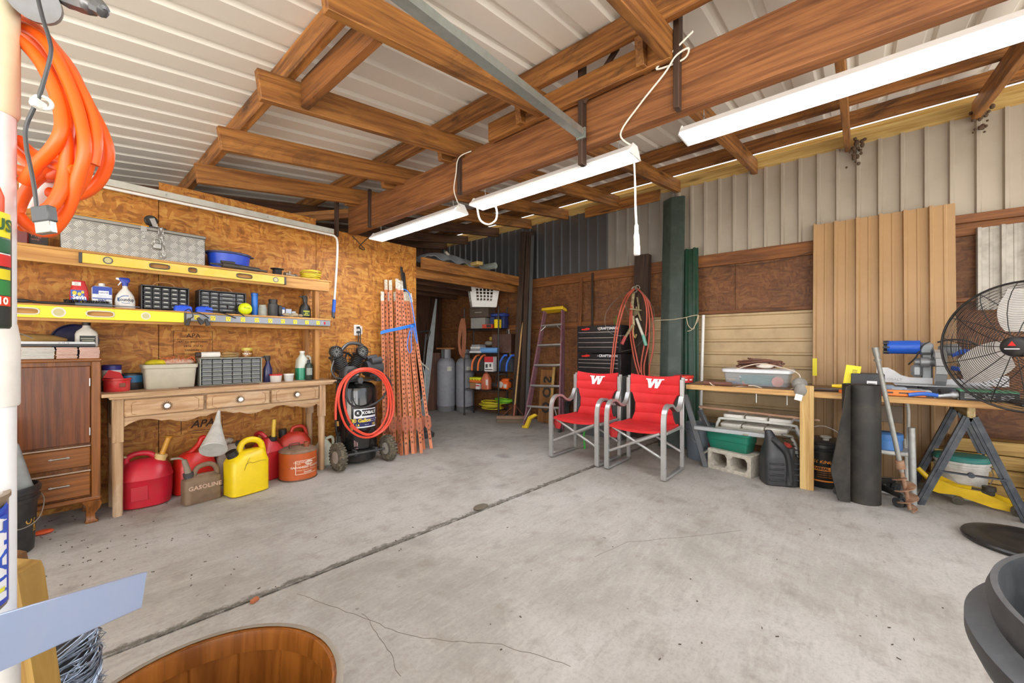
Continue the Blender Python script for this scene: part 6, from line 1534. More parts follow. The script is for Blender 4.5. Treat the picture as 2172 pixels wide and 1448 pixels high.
m = MB(); m.tube([(0, 0, 0), (.0, .01, .16), (.02, .01, .20)], .012, 8, 3); one('green_stake', m, C('#3fae3a', .5), 'short green stake standing on the floor under the left red chair', 'stake', (3.95, 2.33, .005), 0)

# ---------------- post, winch, hoses and green sheets
leaner('tie_post', 'dark old square post standing on the right wall behind the cable puller', 'post', (1352, 900), (1364, 541), 4.97, .185, .10, OLDZ, xb=4.93)
def WX(u, v, x=4.84): return on_x(u, v, min(x, 4.55 + .29 * max(0, min(1, (u - 1322) / 26))) if v > 640 or u < 1317 else x)
t = thing('cable_puller', 'dirty hand cable puller with red and green grips hanging on the old post', 'cable puller', (0, 0, 0))
m = MB(); m.torus((0, 0, 0), .035, .010, 20, 8, T=Matrix.Translation(WX(1346, 614)) @ Matrix.Rotation(PI / 2, 4, 'Y')); m.torus((0, 0, 0), .028, .008, 20, 8, T=Matrix.Translation(WX(1352, 610)) @ Matrix.Rotation(PI / 2, 4, 'Y')); part('ring', m, C('#9a9688', .4, .6, .3), t)
PW = C('#b5a982', .5, .3, .4, '#5a5040', sc_=30)
for i, (a, b, w_) in enumerate((((1344, 622), (1341, 645), .035), ((1340, 640), (1343, 690), .045), ((1352, 630), (1356, 660), .04), ((1350, 650), (1360, 680), .04), ((1335, 655), (1360, 658), .03))):
    A_, B_ = WX(*a, 4.82 + .01 * i), WX(*b, 4.82 + .01 * i); m = MB(); m.box((0, 0, (A_ - B_).length / 2), (w_, .012, (A_ - B_).length), b=.003, T=frame_to(A_, B_)); part('side_plate', m, PW, t)
m = MB(); q = WX(1348, 662, 4.83); m.cyl(q + Vector((-.03, 0, 0)), q + Vector((.03, 0, 0)), .035, n=16); m.cyl(q + Vector((-.035, 0, 0)), q + Vector((-.025, 0, 0)), .05, n=14); part('ratchet_wheel', m, C('#7d7458', .45, .5, .3), t)
m = MB(); m.cyl(WX(1342, 688, 4.8), WX(1326, 716, 4.79), .016, n=10); part('lever', m, PW, t); m = MB(); m.cyl(WX(1326, 714, 4.79), WX(1319, 730, 4.785), .021, n=12); part('red_grip', m, C('#a8403c', .5, d=.2), t)
m = MB(); m.cyl(WX(1350, 675, 4.8), WX(1364, 712, 4.79), .017, n=10); part('lever', m, C('#d0cdbc', .5, d=.2), t); m = MB(); m.cyl(WX(1364, 710, 4.79), WX(1370, 733, 4.785), .021, n=12); part('green_grip', m, C('#6fae9a', .5, d=.2), t)
m = MB(); m.tube([WX(1344, 690, 4.8), WX(1343, 705, 4.8), WX(1347, 716, 4.8), WX(1350, 708, 4.8)], .012, 8, 4); part('hook', m, C('#a8925a', .45, .5, .3), t)
m = MB()
m.tube([WX(u, v, 4.80) for u, v in ((1350, 612), (1325, 622), (1300, 642), (1285, 665), (1284, 690), (1295, 706), (1315, 712), (1335, 708))], .003, 5, 6)
m.tube([WX(u, v, 4.80) for u, v in ((1352, 612), (1372, 630), (1387, 660), (1384, 690), (1368, 715), (1345, 738), (1318, 745))], .003, 5, 6)
m.tube([WX(u, v, 4.80) for u, v in ((1348, 614), (1330, 625), (1325, 645), (1334, 668))], .003, 5, 5)
one('steel_cable', m, C('#85827a', .4, .6), 'thin grey steel cable looped wide around the cable puller', 'cable')
m = MB(); RH = [((1345, 612), (1330, 625), (1318, 650), (1306, 700), (1298, 760), (1294, 805)), ((1346, 613), (1333, 628), (1322, 655), (1310, 705), (1302, 765), (1297, 806)), ((1338, 640), (1336, 700), (1343, 750), (1350, 780), (1357, 800)), ((1340, 650), (1341, 705), (1350, 755), (1358, 790)), ((1352, 612), (1365, 628), (1372, 665), (1368, 720), (1360, 770), (1362, 800)), ((1353, 612), (1370, 632), (1377, 670), (1376, 725), (1366, 775), (1368, 803)), ((1354, 613), (1376, 640), (1386, 690), (1385, 740), (1377, 780), (1379, 803))]
for i, q in enumerate(RH): m.tube([WX(u, v, 4.78 + .008 * i) for u, v in q], .0095, 7, 6)
t = one('red_hose', m, C('#b8503a', .5, d=.1), 'loops of red brown hose hanging from the old post down behind the chairs', 'hose')
GRD = C('#303c35', .55, .0, .2, '#5d685e', sc_=6); GRN = C('#173f2d', .45, d=.1)
o = leaner('green_sheet', 'tall dark green folded metal sheet leaning on the right wall', 'metal sheet', (1418, 935), (1428, 420), 4.93, 0, 0, GRD, xb=4.62, prof=[(-.125, .02), (-.02, -.035), (.0, -.035), (.12, .0), (.13, .03), (.128, .03), (.118, .003), (.0, -.030), (-.02, -.030), (-.123, .024)])
o = leaner('green_sheet', 'shorter bright green ribbed metal strip beside the tall dark green sheet', 'metal sheet', (1465, 950), (1464, 528), 4.98, 0, 0, GRN, xb=4.72, prof=[(-.09, .0), (-.06, -.0), (-.05, -.03), (-.03, -.03), (-.02, 0), (.03, 0), (.04, -.03), (.06, -.03), (.07, 0), (.09, 0), (.09, .004), (.067, .004), (.057, -.026), (.043, -.026), (.033, .004), (-.023, .004), (-.033, -.026), (-.047, -.026), (-.057, .004), (-.09, .004)])
m = MB(); m.tube([WX(u, v, 4.74) for u, v in ((1390, 679), (1420, 678), (1450, 674), (1470, 669), (1481, 668))], .004, 6, 4); m.tube([WX(u, v, 4.74) for u, v in ((1456, 673), (1460, 690), (1470, 698), (1474, 690), (1480, 680), (1482, 668))], .004, 6, 4); m.tube([WX(u, v, 4.74) for u, v in ((1481, 668), (1474, 690), (1466, 700), (1458, 702))], .004, 6, 4)
one('twine_string', m, C('#c9b898', .7), 'pale string tied across the green sheets', 'string')
leaner('white_pipe', 'thin white pipe leaning right of the green sheets', 'pipe', (1484, 930), (1492, 668), 4.95, .032, .032, WHP, xb=4.80, prof=[(.017 * math.cos(2 * PI * k / 12), .017 * math.sin(2 * PI * k / 12)) for k in range(12)])
# ================================================================ workbench side
ZB = .785; XF = 4.02
PLY = wood('bench_board_y', '#d9ad6e', '#a97b45', 1); STUDZ = wood('clean_stud_z', '#e0bd7c', '#b98f50', 2, big=1.5)
t = thing('workbench', 'long pine workbench board along the right wall', 'workbench', (0, 0, 0))
m = MB(); m.box((XF + .02, -.1, ZB - .02), (.04, 2.72, .045), b=.003); part('front_board', m, PLY, t)
m = MB(); m.box((XF + .42, -.1, ZB - .010), (.76, 2.72, .02), b=.002); part('bench_top', m, C('#8a6c4c', .75, d=.4, dc='#4f3c2a', sc_=5), t)
m = MB(); m.box((XF + .3, -1.40, .38), (.05, .09, .76), b=.003); part('leg', m, STUDZ, t)
for u in (1604, 1669, 1983, 2033):
    p = on_x(u, 830, 4.10); m = MB(); z1 = ZB - .02 if u < 1800 else ZB + .02; z0 = z1 - (.11 if u < 1800 else .04); m.cyl((4.10, p.y, z0), (4.10, p.y, z1), .006, n=8); part('bolt', m, STL, t)
def BX(u, x): return on_x(u, HZ, x).y
g0 = on_z(1709, 1044)
m = MB(); m.box((0, 0, .418), (.024, .092, .836), b=.002)
one('support_board', m, STUDZ, 'pale upright board screwed to the workbench front edge', 'board', (XF - .016, g0.y + .0, 0), 0)
a, b = on_x(1483, 862, 4.06), on_x(1740, 891, 4.06)
m = MB(); L = (b - a).length; m.box((0, 0, L / 2), (.018, .036, L), b=.002); o = one('thin_batten', m, wood('pink_batten', '#b08a6c', '#86624a', 2), 'thin pinkish batten running under the workbench top', 'batten'); aim(o, a, b, PI / 2)
# ---- on the bench
t = thing('red_canister', 'red lidded tin at the left end of the workbench', 'tin', (4.28, BX(1450, 4.28), ZB))
m = MB(); m.lathe([(.085, 0), (.09, .004), (.09, .05), (.088, .052)], 26); part('body', m, RED, t); m = MB(); m.lathe([(.094, .048), (.096, .05), (.096, .068), (.085, .072), (.001, .07)], 26); part('lid', m, C('#d02a20', .4), t)
m = MB(); arc_patch(m, .09, -1.25, -.85, .025, .038, 6, e=.001); arc_patch(m, .09, -.6, -.2, .025, .038, 6, e=.001); part('lettering', m, C('#f2e8e0', .5, d=0), t)
t = thing('storage_tote', 'clear plastic tote of cables with a white rim on the workbench', 'tote', (4.40, .725, ZB), -90)
m = MB(); m.sq([(0, .245, .135, 9), (.004, .25, .14, 9), (.125, .265, .155, 9), (.125, .262, .152, 9), (.006, .245, .135, 9), (.005, .01, .01, 2)], 36, caps=(False, True)); part('body', m, glass('#c3cdd4', .26, .15), t)
m = MB(); m.sq([(.122, .268, .158, 9), (.125, .28, .17, 9), (.150, .282, .172, 9), (.156, .272, .162, 9), (.158, .05, .05, 3)], 36, caps=(False, True)); part('lid', m, C('#dfe3e6', .35, d=.05), t, label='white lid')
m = MB(); rd = random.Random(8)
for k in range(7): z = .02 + k * .012; m.tube([(-.12, -.11, z), (-.02, -.125 + .004 * k, z + .01), (.10, -.12, z + .006), (.14, -.05, z), (.05, .0, z), (-.1, -.04, z)], .006, 6, 5, closed=True)
one('green_cable', m, C('#1f7a6c', .5), 'teal cable coiled inside the clear tote', 'cable', (4.40, .725, ZB), -90)
m = MB(); m.cyl((.175, -.125, .05), (.175, -.095, .05), .045, n=24); m.cyl((.175, -.128, .05), (.175, -.125, .05), .012, n=12); one('orange_reel', m, C('#df7a52', .5), 'orange reel inside the clear tote', 'reel', (4.40, .725, ZB), -90)
for i, (x, y, z, q, hx, lab) in enumerate(((-.2, -.10, .05, (.06, .02, .016), '#c98a4a', 'orange scrap of wood in the clear tote'), (-.16, -.105, .015, (.08, .03, .03), '#2c3f66', 'dark blue gadget in the clear tote'), (-.11, -.10, .075, (.05, .03, .02), '#d5d8da', 'white connector in the clear tote'), (-.08, -.11, .012, (.07, .03, .024), '#d2603a', 'red orange part in the clear tote'))):
    m = MB(); m.box((x, y, z), q, (0, 15 * i, 0), b=.004); one('tote_part', m, C(hx, .5), lab, 'part', (4.40, .725, ZB), -90)
m = MB(); coil(m, 0, 0, .012, .16, .007, 12, .055, jit=.05, sy=.5, seed=31, tilt=.018, n=18)
t = one('cable_coil', m, C('#6d4434', .7, d=.2), 'tangle of brown cable lying on the lid of the clear tote', 'cable', (4.39, .70, ZB + .158), -90)
m = MB(); m.sphere((0, 0, .03), .05, 14, 8, (1.5, 1, .6)); one('white_hank', m, C('#e2d9cc', .7), 'white hank in the middle of the brown cable tangle', 'hank', (4.34, .66, ZB + .16), -90)
m = MB(); pts = [(1560, 783), (1610, 771), (1660, 780), (1690, 790), (1697, 803), (1685, 822), (1660, 829), (1630, 828), (1600, 818), (1570, 819), (1540, 824), (1515, 818), (1505, 811)]
m.tube([on_x(u, v, 4.24 - .014 * min(i, 12)) for i, (u, v) in enumerate(pts)], .0045, 7, 6); one('white_cable', m, C('#d9c8b5', .6), 'white cord curling over the tote and along the workbench front edge', 'cord')
m = MB(); m.tube([(0, .12, .02), (0, -.12, .02)], .02, 8); m.tube([(.0, -.12, .02), (.01, -.25, .018)], .007, 8); m.tube([(0, .12, .02), (0, .16, .03), (0, .2, .02)], .005, 6); one('iron_bar', m, C('#6b3f2e', .7, d=.3), 'rusty iron rod lying on the workbench in front of the clear tote', 'rod', (4.10, BX(1522, 4.1), ZB + .0), 0)
t = thing('grey_bag', 'grey furry bag hanging over the workbench edge right of the clear tote', 'bag', (4.03, BX(1693, 4.0), ZB), -90)
m = MB(); m.sphere((0, .07, .055), .07, 16, 10, (.8, 1.2, .75)); m.sphere((.02, -.02, .01), .045, 14, 8, (1.1, .7, 1.3)); part('body', m, C('#8f8c86', .9, d=.3, sc_=60), t); m = MB(); m.box((.005, -.055, -.045), (.05, .006, .05), (0, 12, 0), b=.001); part('tag', m, WHP, t)
for x, u, lg, hx, lab in ((4.16, 1755, .26, '#4b3a30', 'dark rod lying on the workbench behind the upright board'), (4.22, 1768, .22, '#7d8084', 'grey steel bar lying on the workbench behind the upright board')):
    m = MB(); m.cyl((0, -lg / 2, .012), (0, lg / 2, .012), .011, n=8); one('steel_rod', m, C(hx, .5, .3), lab, 'rod', (x, BX(u, x), ZB), 8)
m = MB(); m.sq([(-.06, .012, .012, 3), (.0, .018, .016, 3), (.06, .01, .012, 3)], 12, TR((0, 0, .05), (90, 0, 0))); one('yellow_knife', m, YEL, 'yellow handle resting behind the rubber roll on the workbench', 'knife', (4.14, BX(1785, 4.14), ZB), 0)
m = MB(); m.box((0, 0, .014), (.03, .08, .028), b=.005); one('orange_knife', m, C('#e8741c', .45), 'orange handle lying left of the rubber roll', 'knife', (4.08, BX(1793, 4.08), ZB), 10)
t = thing('black_carton', 'black carton with a white label on the workbench', 'carton', (4.33, BX(1840, 4.33), ZB), -90)
m = MB(); m.box((0, 0, .075), (.20, .18, .15), b=.003); part('box_body', m, C('#33353a', .5), t); m = MB(); m.box((.025, -.0906, .06), (.06, .001, .07)); part('label', m, C('#e8e8ea', .5, d=0), t)
m = MB()
for k in range(4): m.box((.025, -.0914, .04 + k * .012), (.045, .0008, .004))
part('label_print', m, C('#555a66', .5, d=0), t)
t = thing('yellow_tag', 'bright yellow label card standing against the black carton', 'tag', (4.26, BX(1803, 4.26), ZB + .045), rot=(-8, 8, -90))
m = MB(); m.box((0, 0, .085), (.095, .003, .17), b=.001); part('card', m, C('#ecd91c', .5, d=0), t); m = MB(); rd = random.Random(1)
for k in range(16): m.box((.012, -.0022, .03 + k * .007), (.03, .001, rd.choice((.002, .003, .004))))
part('barcode', m, C('#3a3a24', .5, d=0), t)
m = MB()
for k, (u, wd, ht, hx) in enumerate(((1885, .06, .07, '#7b8fa5'), (1905, .09, .06, '#9aa7b4'), (1935, .12, .05, '#8a8f99'), (1962, .06, .045, '#b5b9bd'))):
    o = one('parts_case', MB().box((0, 0, ht / 2), (.10, wd, ht), b=.006), C(hx, .45, .1), ['blue grey box behind the auger pipe on the workbench', 'light grey box left of the miter saw fence', 'grey tool case in front of the miter saw fence', 'pale small case beside the miter saw table'][k], 'case', (4.235, BX(u, 4.235), ZB), 2)
t = thing('torpedo_level', 'orange torpedo level lying at the workbench front', 'level', (4.10, BX(1916, 4.10), ZB), -88)
m = MB(); m.box((0, 0, .024), (.235, .024, .044), b=.004); part('body', m, C('#ee7d1a', .4, d=.03), t); m = MB(); m.box((.02, -.0125, .026), (.09, .001, .010)); m.box((-.07, -.0125, .026), (.03, .001, .012)); part('vial_slot', m, C('#3a2a1c', .4, d=0), t)
t = thing('bar_clamp', 'blue handled clamp lying at the workbench front right of the orange level', 'clamp', (4.08, BX(1968, 4.08), ZB), -85)
m = MB(); m.tube([(-.10, 0, .016), (-.02, 0, .03), (.05, 0, .022)], .014, 8, 4); part('blue_grip', m, C('#2c66c4', .4), t); m = MB(); m.sq([(.0, .012, .01, 3), (.06, .016, .012, 3), (.075, .026, .018, 3), (.10, .02, .014, 3)], 12, TR((.05, 0, .018), (0, 80, 0))); part('head', m, C('#9a9da0', .35, .6), t)
# miter saw
S0 = Vector((4.60, BX(1990, 4.60), ZB)); t = thing('miter_saw', 'blue and white miter saw on the workbench', 'miter saw', tuple(S0), -90)
m = MB(); m.box((0, 0, .03), (.48, .26, .06), b=.01); m.cyl((0, -.10, .0), (0, -.10, .055), .13, n=28); part('base', m, C('#4a4d52', .45, .3), t)
m = MB(); m.box((0, -.08, .062), (.52, .17, .012), b=.003); part('table_plate', m, C('#a9acae', .35, .6), t)
FW = C('#e2e3e4', .4, d=.08)
P = [(-.36, .068), (-.36, .19), (-.29, .19), (-.25, .165), (-.21, .13), (-.16, .115), (-.03, .115), (-.03, .068)]
m = MB(); m.prism(P, -.012, .012, TR((0, .02, 0), (90, 0, 0))); part('left_fence', m, FW, t)
m = MB(); m.text('KOBALT', .03, onf(.0075, -.26, .092), bold=.0005); part('fence_lettering', m, C('#b9bbbd', .5, d=0), t)
P = [(.03, .068), (.03, .10), (.08, .115), (.22, .115), (.26, .14), (.36, .15), (.36, .068)]
m = MB(); m.prism(P, -.012, .012, TR((0, .02, 0), (90, 0, 0))); part('right_fence', m, FW, t)
m = MB(); m.cyl((.0, -.02, .22), (-.0, .02, .22), .0, .0, n=4) if False else None
m.cyl((-.008, -.05, .20), (.002, -.05, .20), .125, n=40); o = part('saw_blade', m, C('#b5b7b8', .3, .8), t)
m = MB()
for k in range(9):
    a0, a1 = math.radians(-70 + k * 26), math.radians(-70 + k * 26 + 24)
    R = [[Vector((x, -.05 - r * math.cos(q), .20 + r * math.sin(q))) for r, q in ((.09, a0), (.142, a0), (.142, a1), (.09, a1))] for x in (-.03, .03)]
    m.rings(R)
part('blade_guard', m, C('#b9bcbd', .3, .3, .05), t, label='ribbed silver blade guard')
m = MB(); m.cyl((-.29, .02, .36), (-.10, .0, .36), .054, .056, n=26); part('motor', m, C('#1f5fd0', .38, d=.03), t, label='blue motor')
m = MB(); m.cyl((-.315, .022, .36), (-.285, .02, .36), .048, .055, n=26)
for k in range(8): a = 2 * PI * k / 8; m.box((-.30, .02 + .05 * math.cos(a), .36 + .05 * math.sin(a)), (.04, .012, .012))
part('motor_cap', m, BLK, t)
m = MB(); m.box((-.07, .02, .35), (.09, .09, .10), b=.02); m.box((.06, .0, .34), (.12, .08, .09), b=.02); part('head_casting', m, C('#8f9497', .4, .4), t)
m = MB(); m.tube([(.07, -.02, .30), (.14, -.04, .33), (.16, -.05, .28), (.12, -.04, .20), (.07, -.02, .20)], .018, 10, 5); part('blue_grip', m, C('#1f5fd0', .38, d=.03), t)
m = MB(); m.box((-.06, .06, .22), (.07, .06, .26), b=.012); m.cyl((-.13, .05, .24), (.0, .05, .24), .035, n=16); m.box((-.12, .0, .17), (.07, .06, .10), b=.02); m.cyl((-.10, -.02, .24), (-.05, -.02, .24), .04, n=14); part('pivot_arm', m, C('#a4a8ab', .4, .5), t)
m = MB(); m.tube([(-.05, .0, .40), (-.09, -.03, .37), (-.13, -.05, .28), (-.17, -.03, .22)], .006, 6, 5); m.tube([(.0, .04, .40), (.08, .05, .42), (.18, .06, .40), (.3, .08, .3)], .007, 6, 5); part('power_lead', m, BLK, t)
m = MB(); m.box((0, -.24, .035), (.05, .06, .035), b=.01); m.cyl((0, -.26, .035), (0, -.31, .035), .02, n=10); part('miter_knob', m, DGR, t)
t = thing('accessory_box', 'flat dark box with a green edge in front of the fan on the workbench', 'box', (4.14, BX(2092, 4.14), ZB), -90)
m = MB(); m.box((0, 0, .035), (.26, .14, .07), b=.003); part('box_body', m, C('#2c2e30', .5), t); m = MB(); m.box((0, -.0005, .066), (.262, .142, .012), b=.002); part('green_edge', m, C('#5aa27a', .5, d=0), t)
m = MB()
for q in (-.08, .0, .08):
    for k in range(3): m.box((q, -.0706, .02 + k * .012), (.055, .001, .005))
part('label_print', m, C('#b9bcbc', .5, d=0), t)
# fan
HUB = Vector((3.72, -.69, 1.15)); AX = Vector((-.80, .60, 0.0)).normalized()
t = thing('shop_fan', 'big black wire cage fan with grey blades at the right edge', 'fan', (0, 0, 0))
FM = frame_to(HUB, HUB - AX)       # local +z points away behind the fan
FR = .385
m = MB()
for k in range(30):
    f = (k + 1) / 30; r = .075 + (FR - .075) * f; z = .085 * (r / FR) ** 4
    m.torus((0, 0, z), r, .0016, 56, 4, T=FM)
for k in range(14):
    r0 = k; a = 2 * PI * k / 14
    m.tube([FM @ Vector((r * math.cos(a + (r - .07) * .5), r * math.sin(a + (r - .07) * .5), .003 + .085 * (r / FR) ** 4)) for r in (.06, .13, .2, .27, .33, .36, FR)], .0024, 5)
part('front_grille', m, BLK, t)
m = MB()
for k in range(22):
    f = (k + 1) / 22; r = .10 + (FR - .10) * f; z = .235 - .15 * (r / FR) ** 4
    m.torus((0, 0, z), r, .0016, 48, 4, T=FM)
for k in range(12):
    a = 2 * PI * k / 12; m.tube([FM @ Vector((r * math.cos(a), r * math.sin(a), .235 - .15 * (r / FR) ** 4)) for r in (.08, .2, .3, .36, FR)], .0026, 5)
part('rear_grille', m, BLK, t)
m = MB(); m.torus((0, 0, .085), FR + .003, .007, 64, 8, T=FM); part('cage_rim', m, BLK, t)
m = MB(); m.lathe([(.001, -.012), (.045, -.012), (.056, -.006), (.059, .004), (.058, .012)], 30, FM); part('hub_plate', m, BLK, t)
fx = (FM.to_3x3().inverted() @ Vector((0, 0, 1))); aa = math.atan2(fx.y, fx.x)
def fl2(a, b): # upright plane of the hub plate, seen from the front
    c, s = math.cos(aa - PI / 2), math.sin(aa - PI / 2); a = a
    vx = Vector((c, s, 0)); vy = Vector((-s, c, 0)); q = vy * b - vx * a * (1 if (FM.to_3x3() @ vx).dot(AX.cross(Vector((0, 0, 1)))) > 0 else -1)
    return FM @ (q + Vector((0, 0, -.0135)))
m = MB(); m.add([fl2(-.018, .005), fl2(.018, .005), (fl2(0, .034))], [(0, 1, 2)]); part('red_triangle', m, C('#d02820', .4, d=0), t); m = MB(); m.add([fl2(-.032, -.016), fl2(.032, -.016), fl2(.032, -.010), fl2(-.032, -.010)], [(0, 1, 2, 3)]); part('hub_lettering', m, C('#e0e0e0', .4, d=0), t)
BLM = C('#eae5dc', .45, .0, .1)
for k, ang in enumerate((92, 212, 332)):
    a = aa + math.radians(ang - 90); R = []
    m = MB()
    def bl(i, j, a=a):
        r = .09 + .26 * i; w_ = (.085 + .035 * math.sin(PI * min(1, i * 1.1)) ** .7); q = (j - .5) * 2 * w_
        return FM @ Vector((r * math.cos(a) - q * math.sin(a), r * math.sin(a) + q * math.cos(a), .125 + .35 * q))
    m.grid(bl, 8, 6, thick=.003); part('blade', m, BLM, t)
m = MB(); m.cyl((0, 0, .06), (0, 0, .15), .06, n=20, T=FM); m.cyl((0, 0, .22), (0, 0, .38), .085, n=22, T=FM); part('motor', m, BLK, t)
e = FM @ Vector((0, 0, .33)); m = MB(); m.cyl((e.x, e.y, ZB), (e.x, e.y, 1.1), .024, n=14); m.box((e.x, e.y, ZB + .012), (.3, .3, .024), b=.006); part('stand', m, BLK, t)

# ---- leaning panels on the wall
def panel(name, label, y0, y1, zt, xb, xt, zb, pitch, mat, rib=.028):
    n = max(1, round((y0 - y1) / pitch)); pitch = (y0 - y1) / n
    pr = []
    for i in range(n):
        o = i * pitch; pr += [(o, 0), (o + .006, -rib), (o + .024, -rib), (o + .034, 0), (o + pitch * .55, 0), (o + pitch * .55 + .004, -.004), (o + pitch * .55 + .02, -.004), (o + pitch * .55 + .024, 0)]
    pr.append((n * pitch, 0)); L = math.hypot(zt - zb, xt - xb)
    m = MB(); sheet(m, pr, L, Matrix.Identity(4), th=.0018); o = one(name, m, mat, label, 'panel', ang=25)
    z = Vector((xt - xb, 0, zt - zb)).normalized(); x = Vector((0, -1, 0)); y = z.cross(x)
    o.matrix_world = Matrix.Translation((xb, y0, zb)) @ Matrix((x, y, z)).transposed().to_4x4(); return o
TAN = C('#b08d62', .5, .0, .14, '#8c6a40', sc_=2.5)
o = panel('ribbed_sheet', 'tall tan ribbed metal panel leaning on the right wall behind the miter saw', .345, -.615, 2.36, 4.86, 5.0, 0.0, .16, TAN, .034)
t2 = MB(); p = on_x(1731, 778, 4.91); t2.box((p.x - .035, p.y + .008, p.z), (.002, .035, .17), b=0); one('yellow_sticker', t2, C('#e6d92a', .5, d=0), 'narrow yellow sticker on the left edge of the tall tan panel', 'sticker')
o = panel('ribbed_sheet', 'dirty white ribbed metal panel on the wall behind the fan', -.735, -1.75, 2.13, 5.02, 5.03, 1.45, .13, C('#b3aea4', .5, .1, .4, '#7d776c', sc_=8))
bar('trim_8', (5.03, -.60, 2.22), (5.03, -2.2, 2.20), .04, .07, wood('wall_rail_x', '', ''), 'dark wood rail above the white panel at the right', 'rail')
m = MB(); m.tube([(5.0, y, z) for y, z in ((1.25, 2.07), (.9, 2.04), (.6, 2.05), (.36, 2.10))], .004, 6, 5); one('wall_cable', m, C('#4a3222', .6), 'thin dark cable strung along the boards left of the tan panel', 'cable')

# ---- under the bench
def tube_frame(t, z, y0, y1, x0, x1, mat):
    m = MB()
    for x in (x0, x1): m.tube([(x, y0 + .05, .02 if False else z - .30), (x, y0 + .05, z - .10), (x, y0 + .03, z - .03), (x, y0 - .03, z), (x, y1 + .03, z), (x, y1 - .03, z - .03), (x, y1 - .06, z - .12), (x, y1 - .07, z - .34)], .013, 8, 5)
    for y in (y0 - .06, (y0 + y1) / 2, y1 + .06): m.tube([(x0, y, z), (x1, y, z)], .009, 6)
    part('tube_frame', m, mat, t)
PADW = C('#f0ebe0', .5, d=.08)
def fold_bench(label, z, y0, y1, x0):
    t = thing('folding_bench', label, 'folding bench', (0, 0, 0), 0, 'white padded folding benches under the workbench')
    tube_frame(t, z, y0, y1, x0 + .02, x0 + .36, C('#d5d3cb', .4, d=.1))
    w_ = (y0 - y1) / 3
    for i in range(3):
        for j in range(2):
            m = MB(); m.sq([(0, .078, w_ * .46, 5), (.008, .085, w_ * .48, 5), (.026, .085, w_ * .48, 5), (.034, .076, w_ * .45, 5)], 24, Matrix.Translation((x0 + .09 + j * .19, y0 - w_ * (i + .5), z + .012))); part('seat_pad', m, PADW, t)
    return t
ya, yb2 = BX(1532, 4.32), BX(1682, 4.32)
fold_bench('upper white folding bench with six rounded pads under the workbench', .452, ya, yb2, 4.30)
fold_bench('lower white folding bench with six rounded pads under the workbench', .362, ya + .02, yb2 + .03, 4.27)
m = MB(); A_, B_ = on_x(1472, 906, 4.08), on_x(1645, 927, 4.08); L = (B_ - A_).length; m.box((0, 0, L / 2), (.03, .04, L), b=.006); o = one('flat_bar', m, C('#b3b7b8', .4, .4), 'light grey flat rail in front of the white folding benches', 'rail'); aim(o, A_, B_, 0)
t = thing('grey_trestle', 'grey folding trestle leg at the left end of the workbench', 'trestle', (0, 0, 0))
for (a, b, xx, x2) in (((1453, 836), (1497, 990), 4.10, 4.02), ((1484, 870), (1503, 908), 4.3, 4.25)):
    A_, B_ = on_x(*a, xx), on_z(*b) if b[1] > 950 else on_x(*b, x2); m = MB(); m.box((0, 0, (A_ - B_).length / 2), (.035, .05, (A_ - B_).length), b=.006, T=frame_to(B_, A_)); part('leg', m, C('#5b5f63', .5, .1, .2), t)
A_, B_ = on_x(1492, 960, 4.05), on_x(1510, 950, 4.2); m = MB(); m.cyl(A_, B_, .012, n=8); part('brace', m, STL, t)
b1, b2 = on_z(1501, 991), on_z(1592, 1015); dv = (b2 - b1).normalized(); ang = math.degrees(math.atan2(dv.y, dv.x))
t = thing('cinder_block', 'concrete block lying with its two holes to the front under the workbench', 'block', tuple((b1 + b2) / 2), ang)
def block(m):
    W_, H_, D_ = .395, .19, .19
    hs = [(-.165, -.015), (.02, .165)]; z0, z1 = .035, .155
    for y0_, y1_, in ((0, D_),):
        xs = [-W_ / 2, hs[0][0], hs[0][1], hs[1][0], hs[1][1], W_ / 2]
        m.box((0, D_ / 2, z0 / 2), (W_, D_, z0), b=.004); m.box((0, D_ / 2, (H_ + z1) / 2), (W_, D_, H_ - z1), b=.004)
        for a, b in ((xs[0], xs[1]), (xs[2], xs[3]), (xs[4], xs[5])): m.box(((a + b) / 2, D_ / 2, (z0 + z1) / 2), (b - a, D_ - .002, z1 - z0 + .006), b=.002)
        for a, b in hs:
            for sx, q in ((a, 1), (b, -1)):
                m.prism([(sx, z1), (sx + q * .02, z1), (sx, z1 - .03)], -D_ + .003, -.003, TR(rot=(90, 0, 0))); m.prism([(sx, z0), (sx + q * .02, z0), (sx, z0 + .03)], -D_ + .003, -.003, TR(rot=(90, 0, 0)))
m = MB(); block(m); part('block_body', m, C('#b9b2a4', .9, d=.35, dc='#7f7768', sc_=30), t)
t = thing('planter_box', 'green plastic planter box standing on the concrete block', 'planter', tuple((b1 + b2) / 2 + Vector((.04, .03, .1905))), ang)
GB = C('#12705a', .42, d=.06)
m = MB(); m.sq([(0, .17, .07, 8), (.005, .175, .075, 8), (.085, .19, .088, 8), (.088, .195, .093, 8), (.150, .20, .098, 8), (.152, .215, .11, 8), (.168, .216, .112, 8), (.168, .20, .098, 8), (.02, .165, .065, 8)], 36, Matrix.Translation((0, .09, 0))); part('box_body', m, GB, t)
m = MB(); m.tube([(.14, .02, .17), (.17, .0, .18), (.2, .03, .175), (.22, .06, .18), (.17, .08, .182)], .005, 6, 4); one('twine_bit', m, C('#b5ab90', .8), 'bit of pale twine on the rim of the green planter box', 'twine', tuple((b1 + b2) / 2 + Vector((.04, .03, .1905))), ang)
g0 = on_z(1642, 1030)
t = thing('oil_jug', 'black oil drain jug with a tall handle on the floor under the workbench', 'jug', (g0.x + .10, g0.y - .02, 0), -62)
JB = C('#26282c', .42, d=.08)
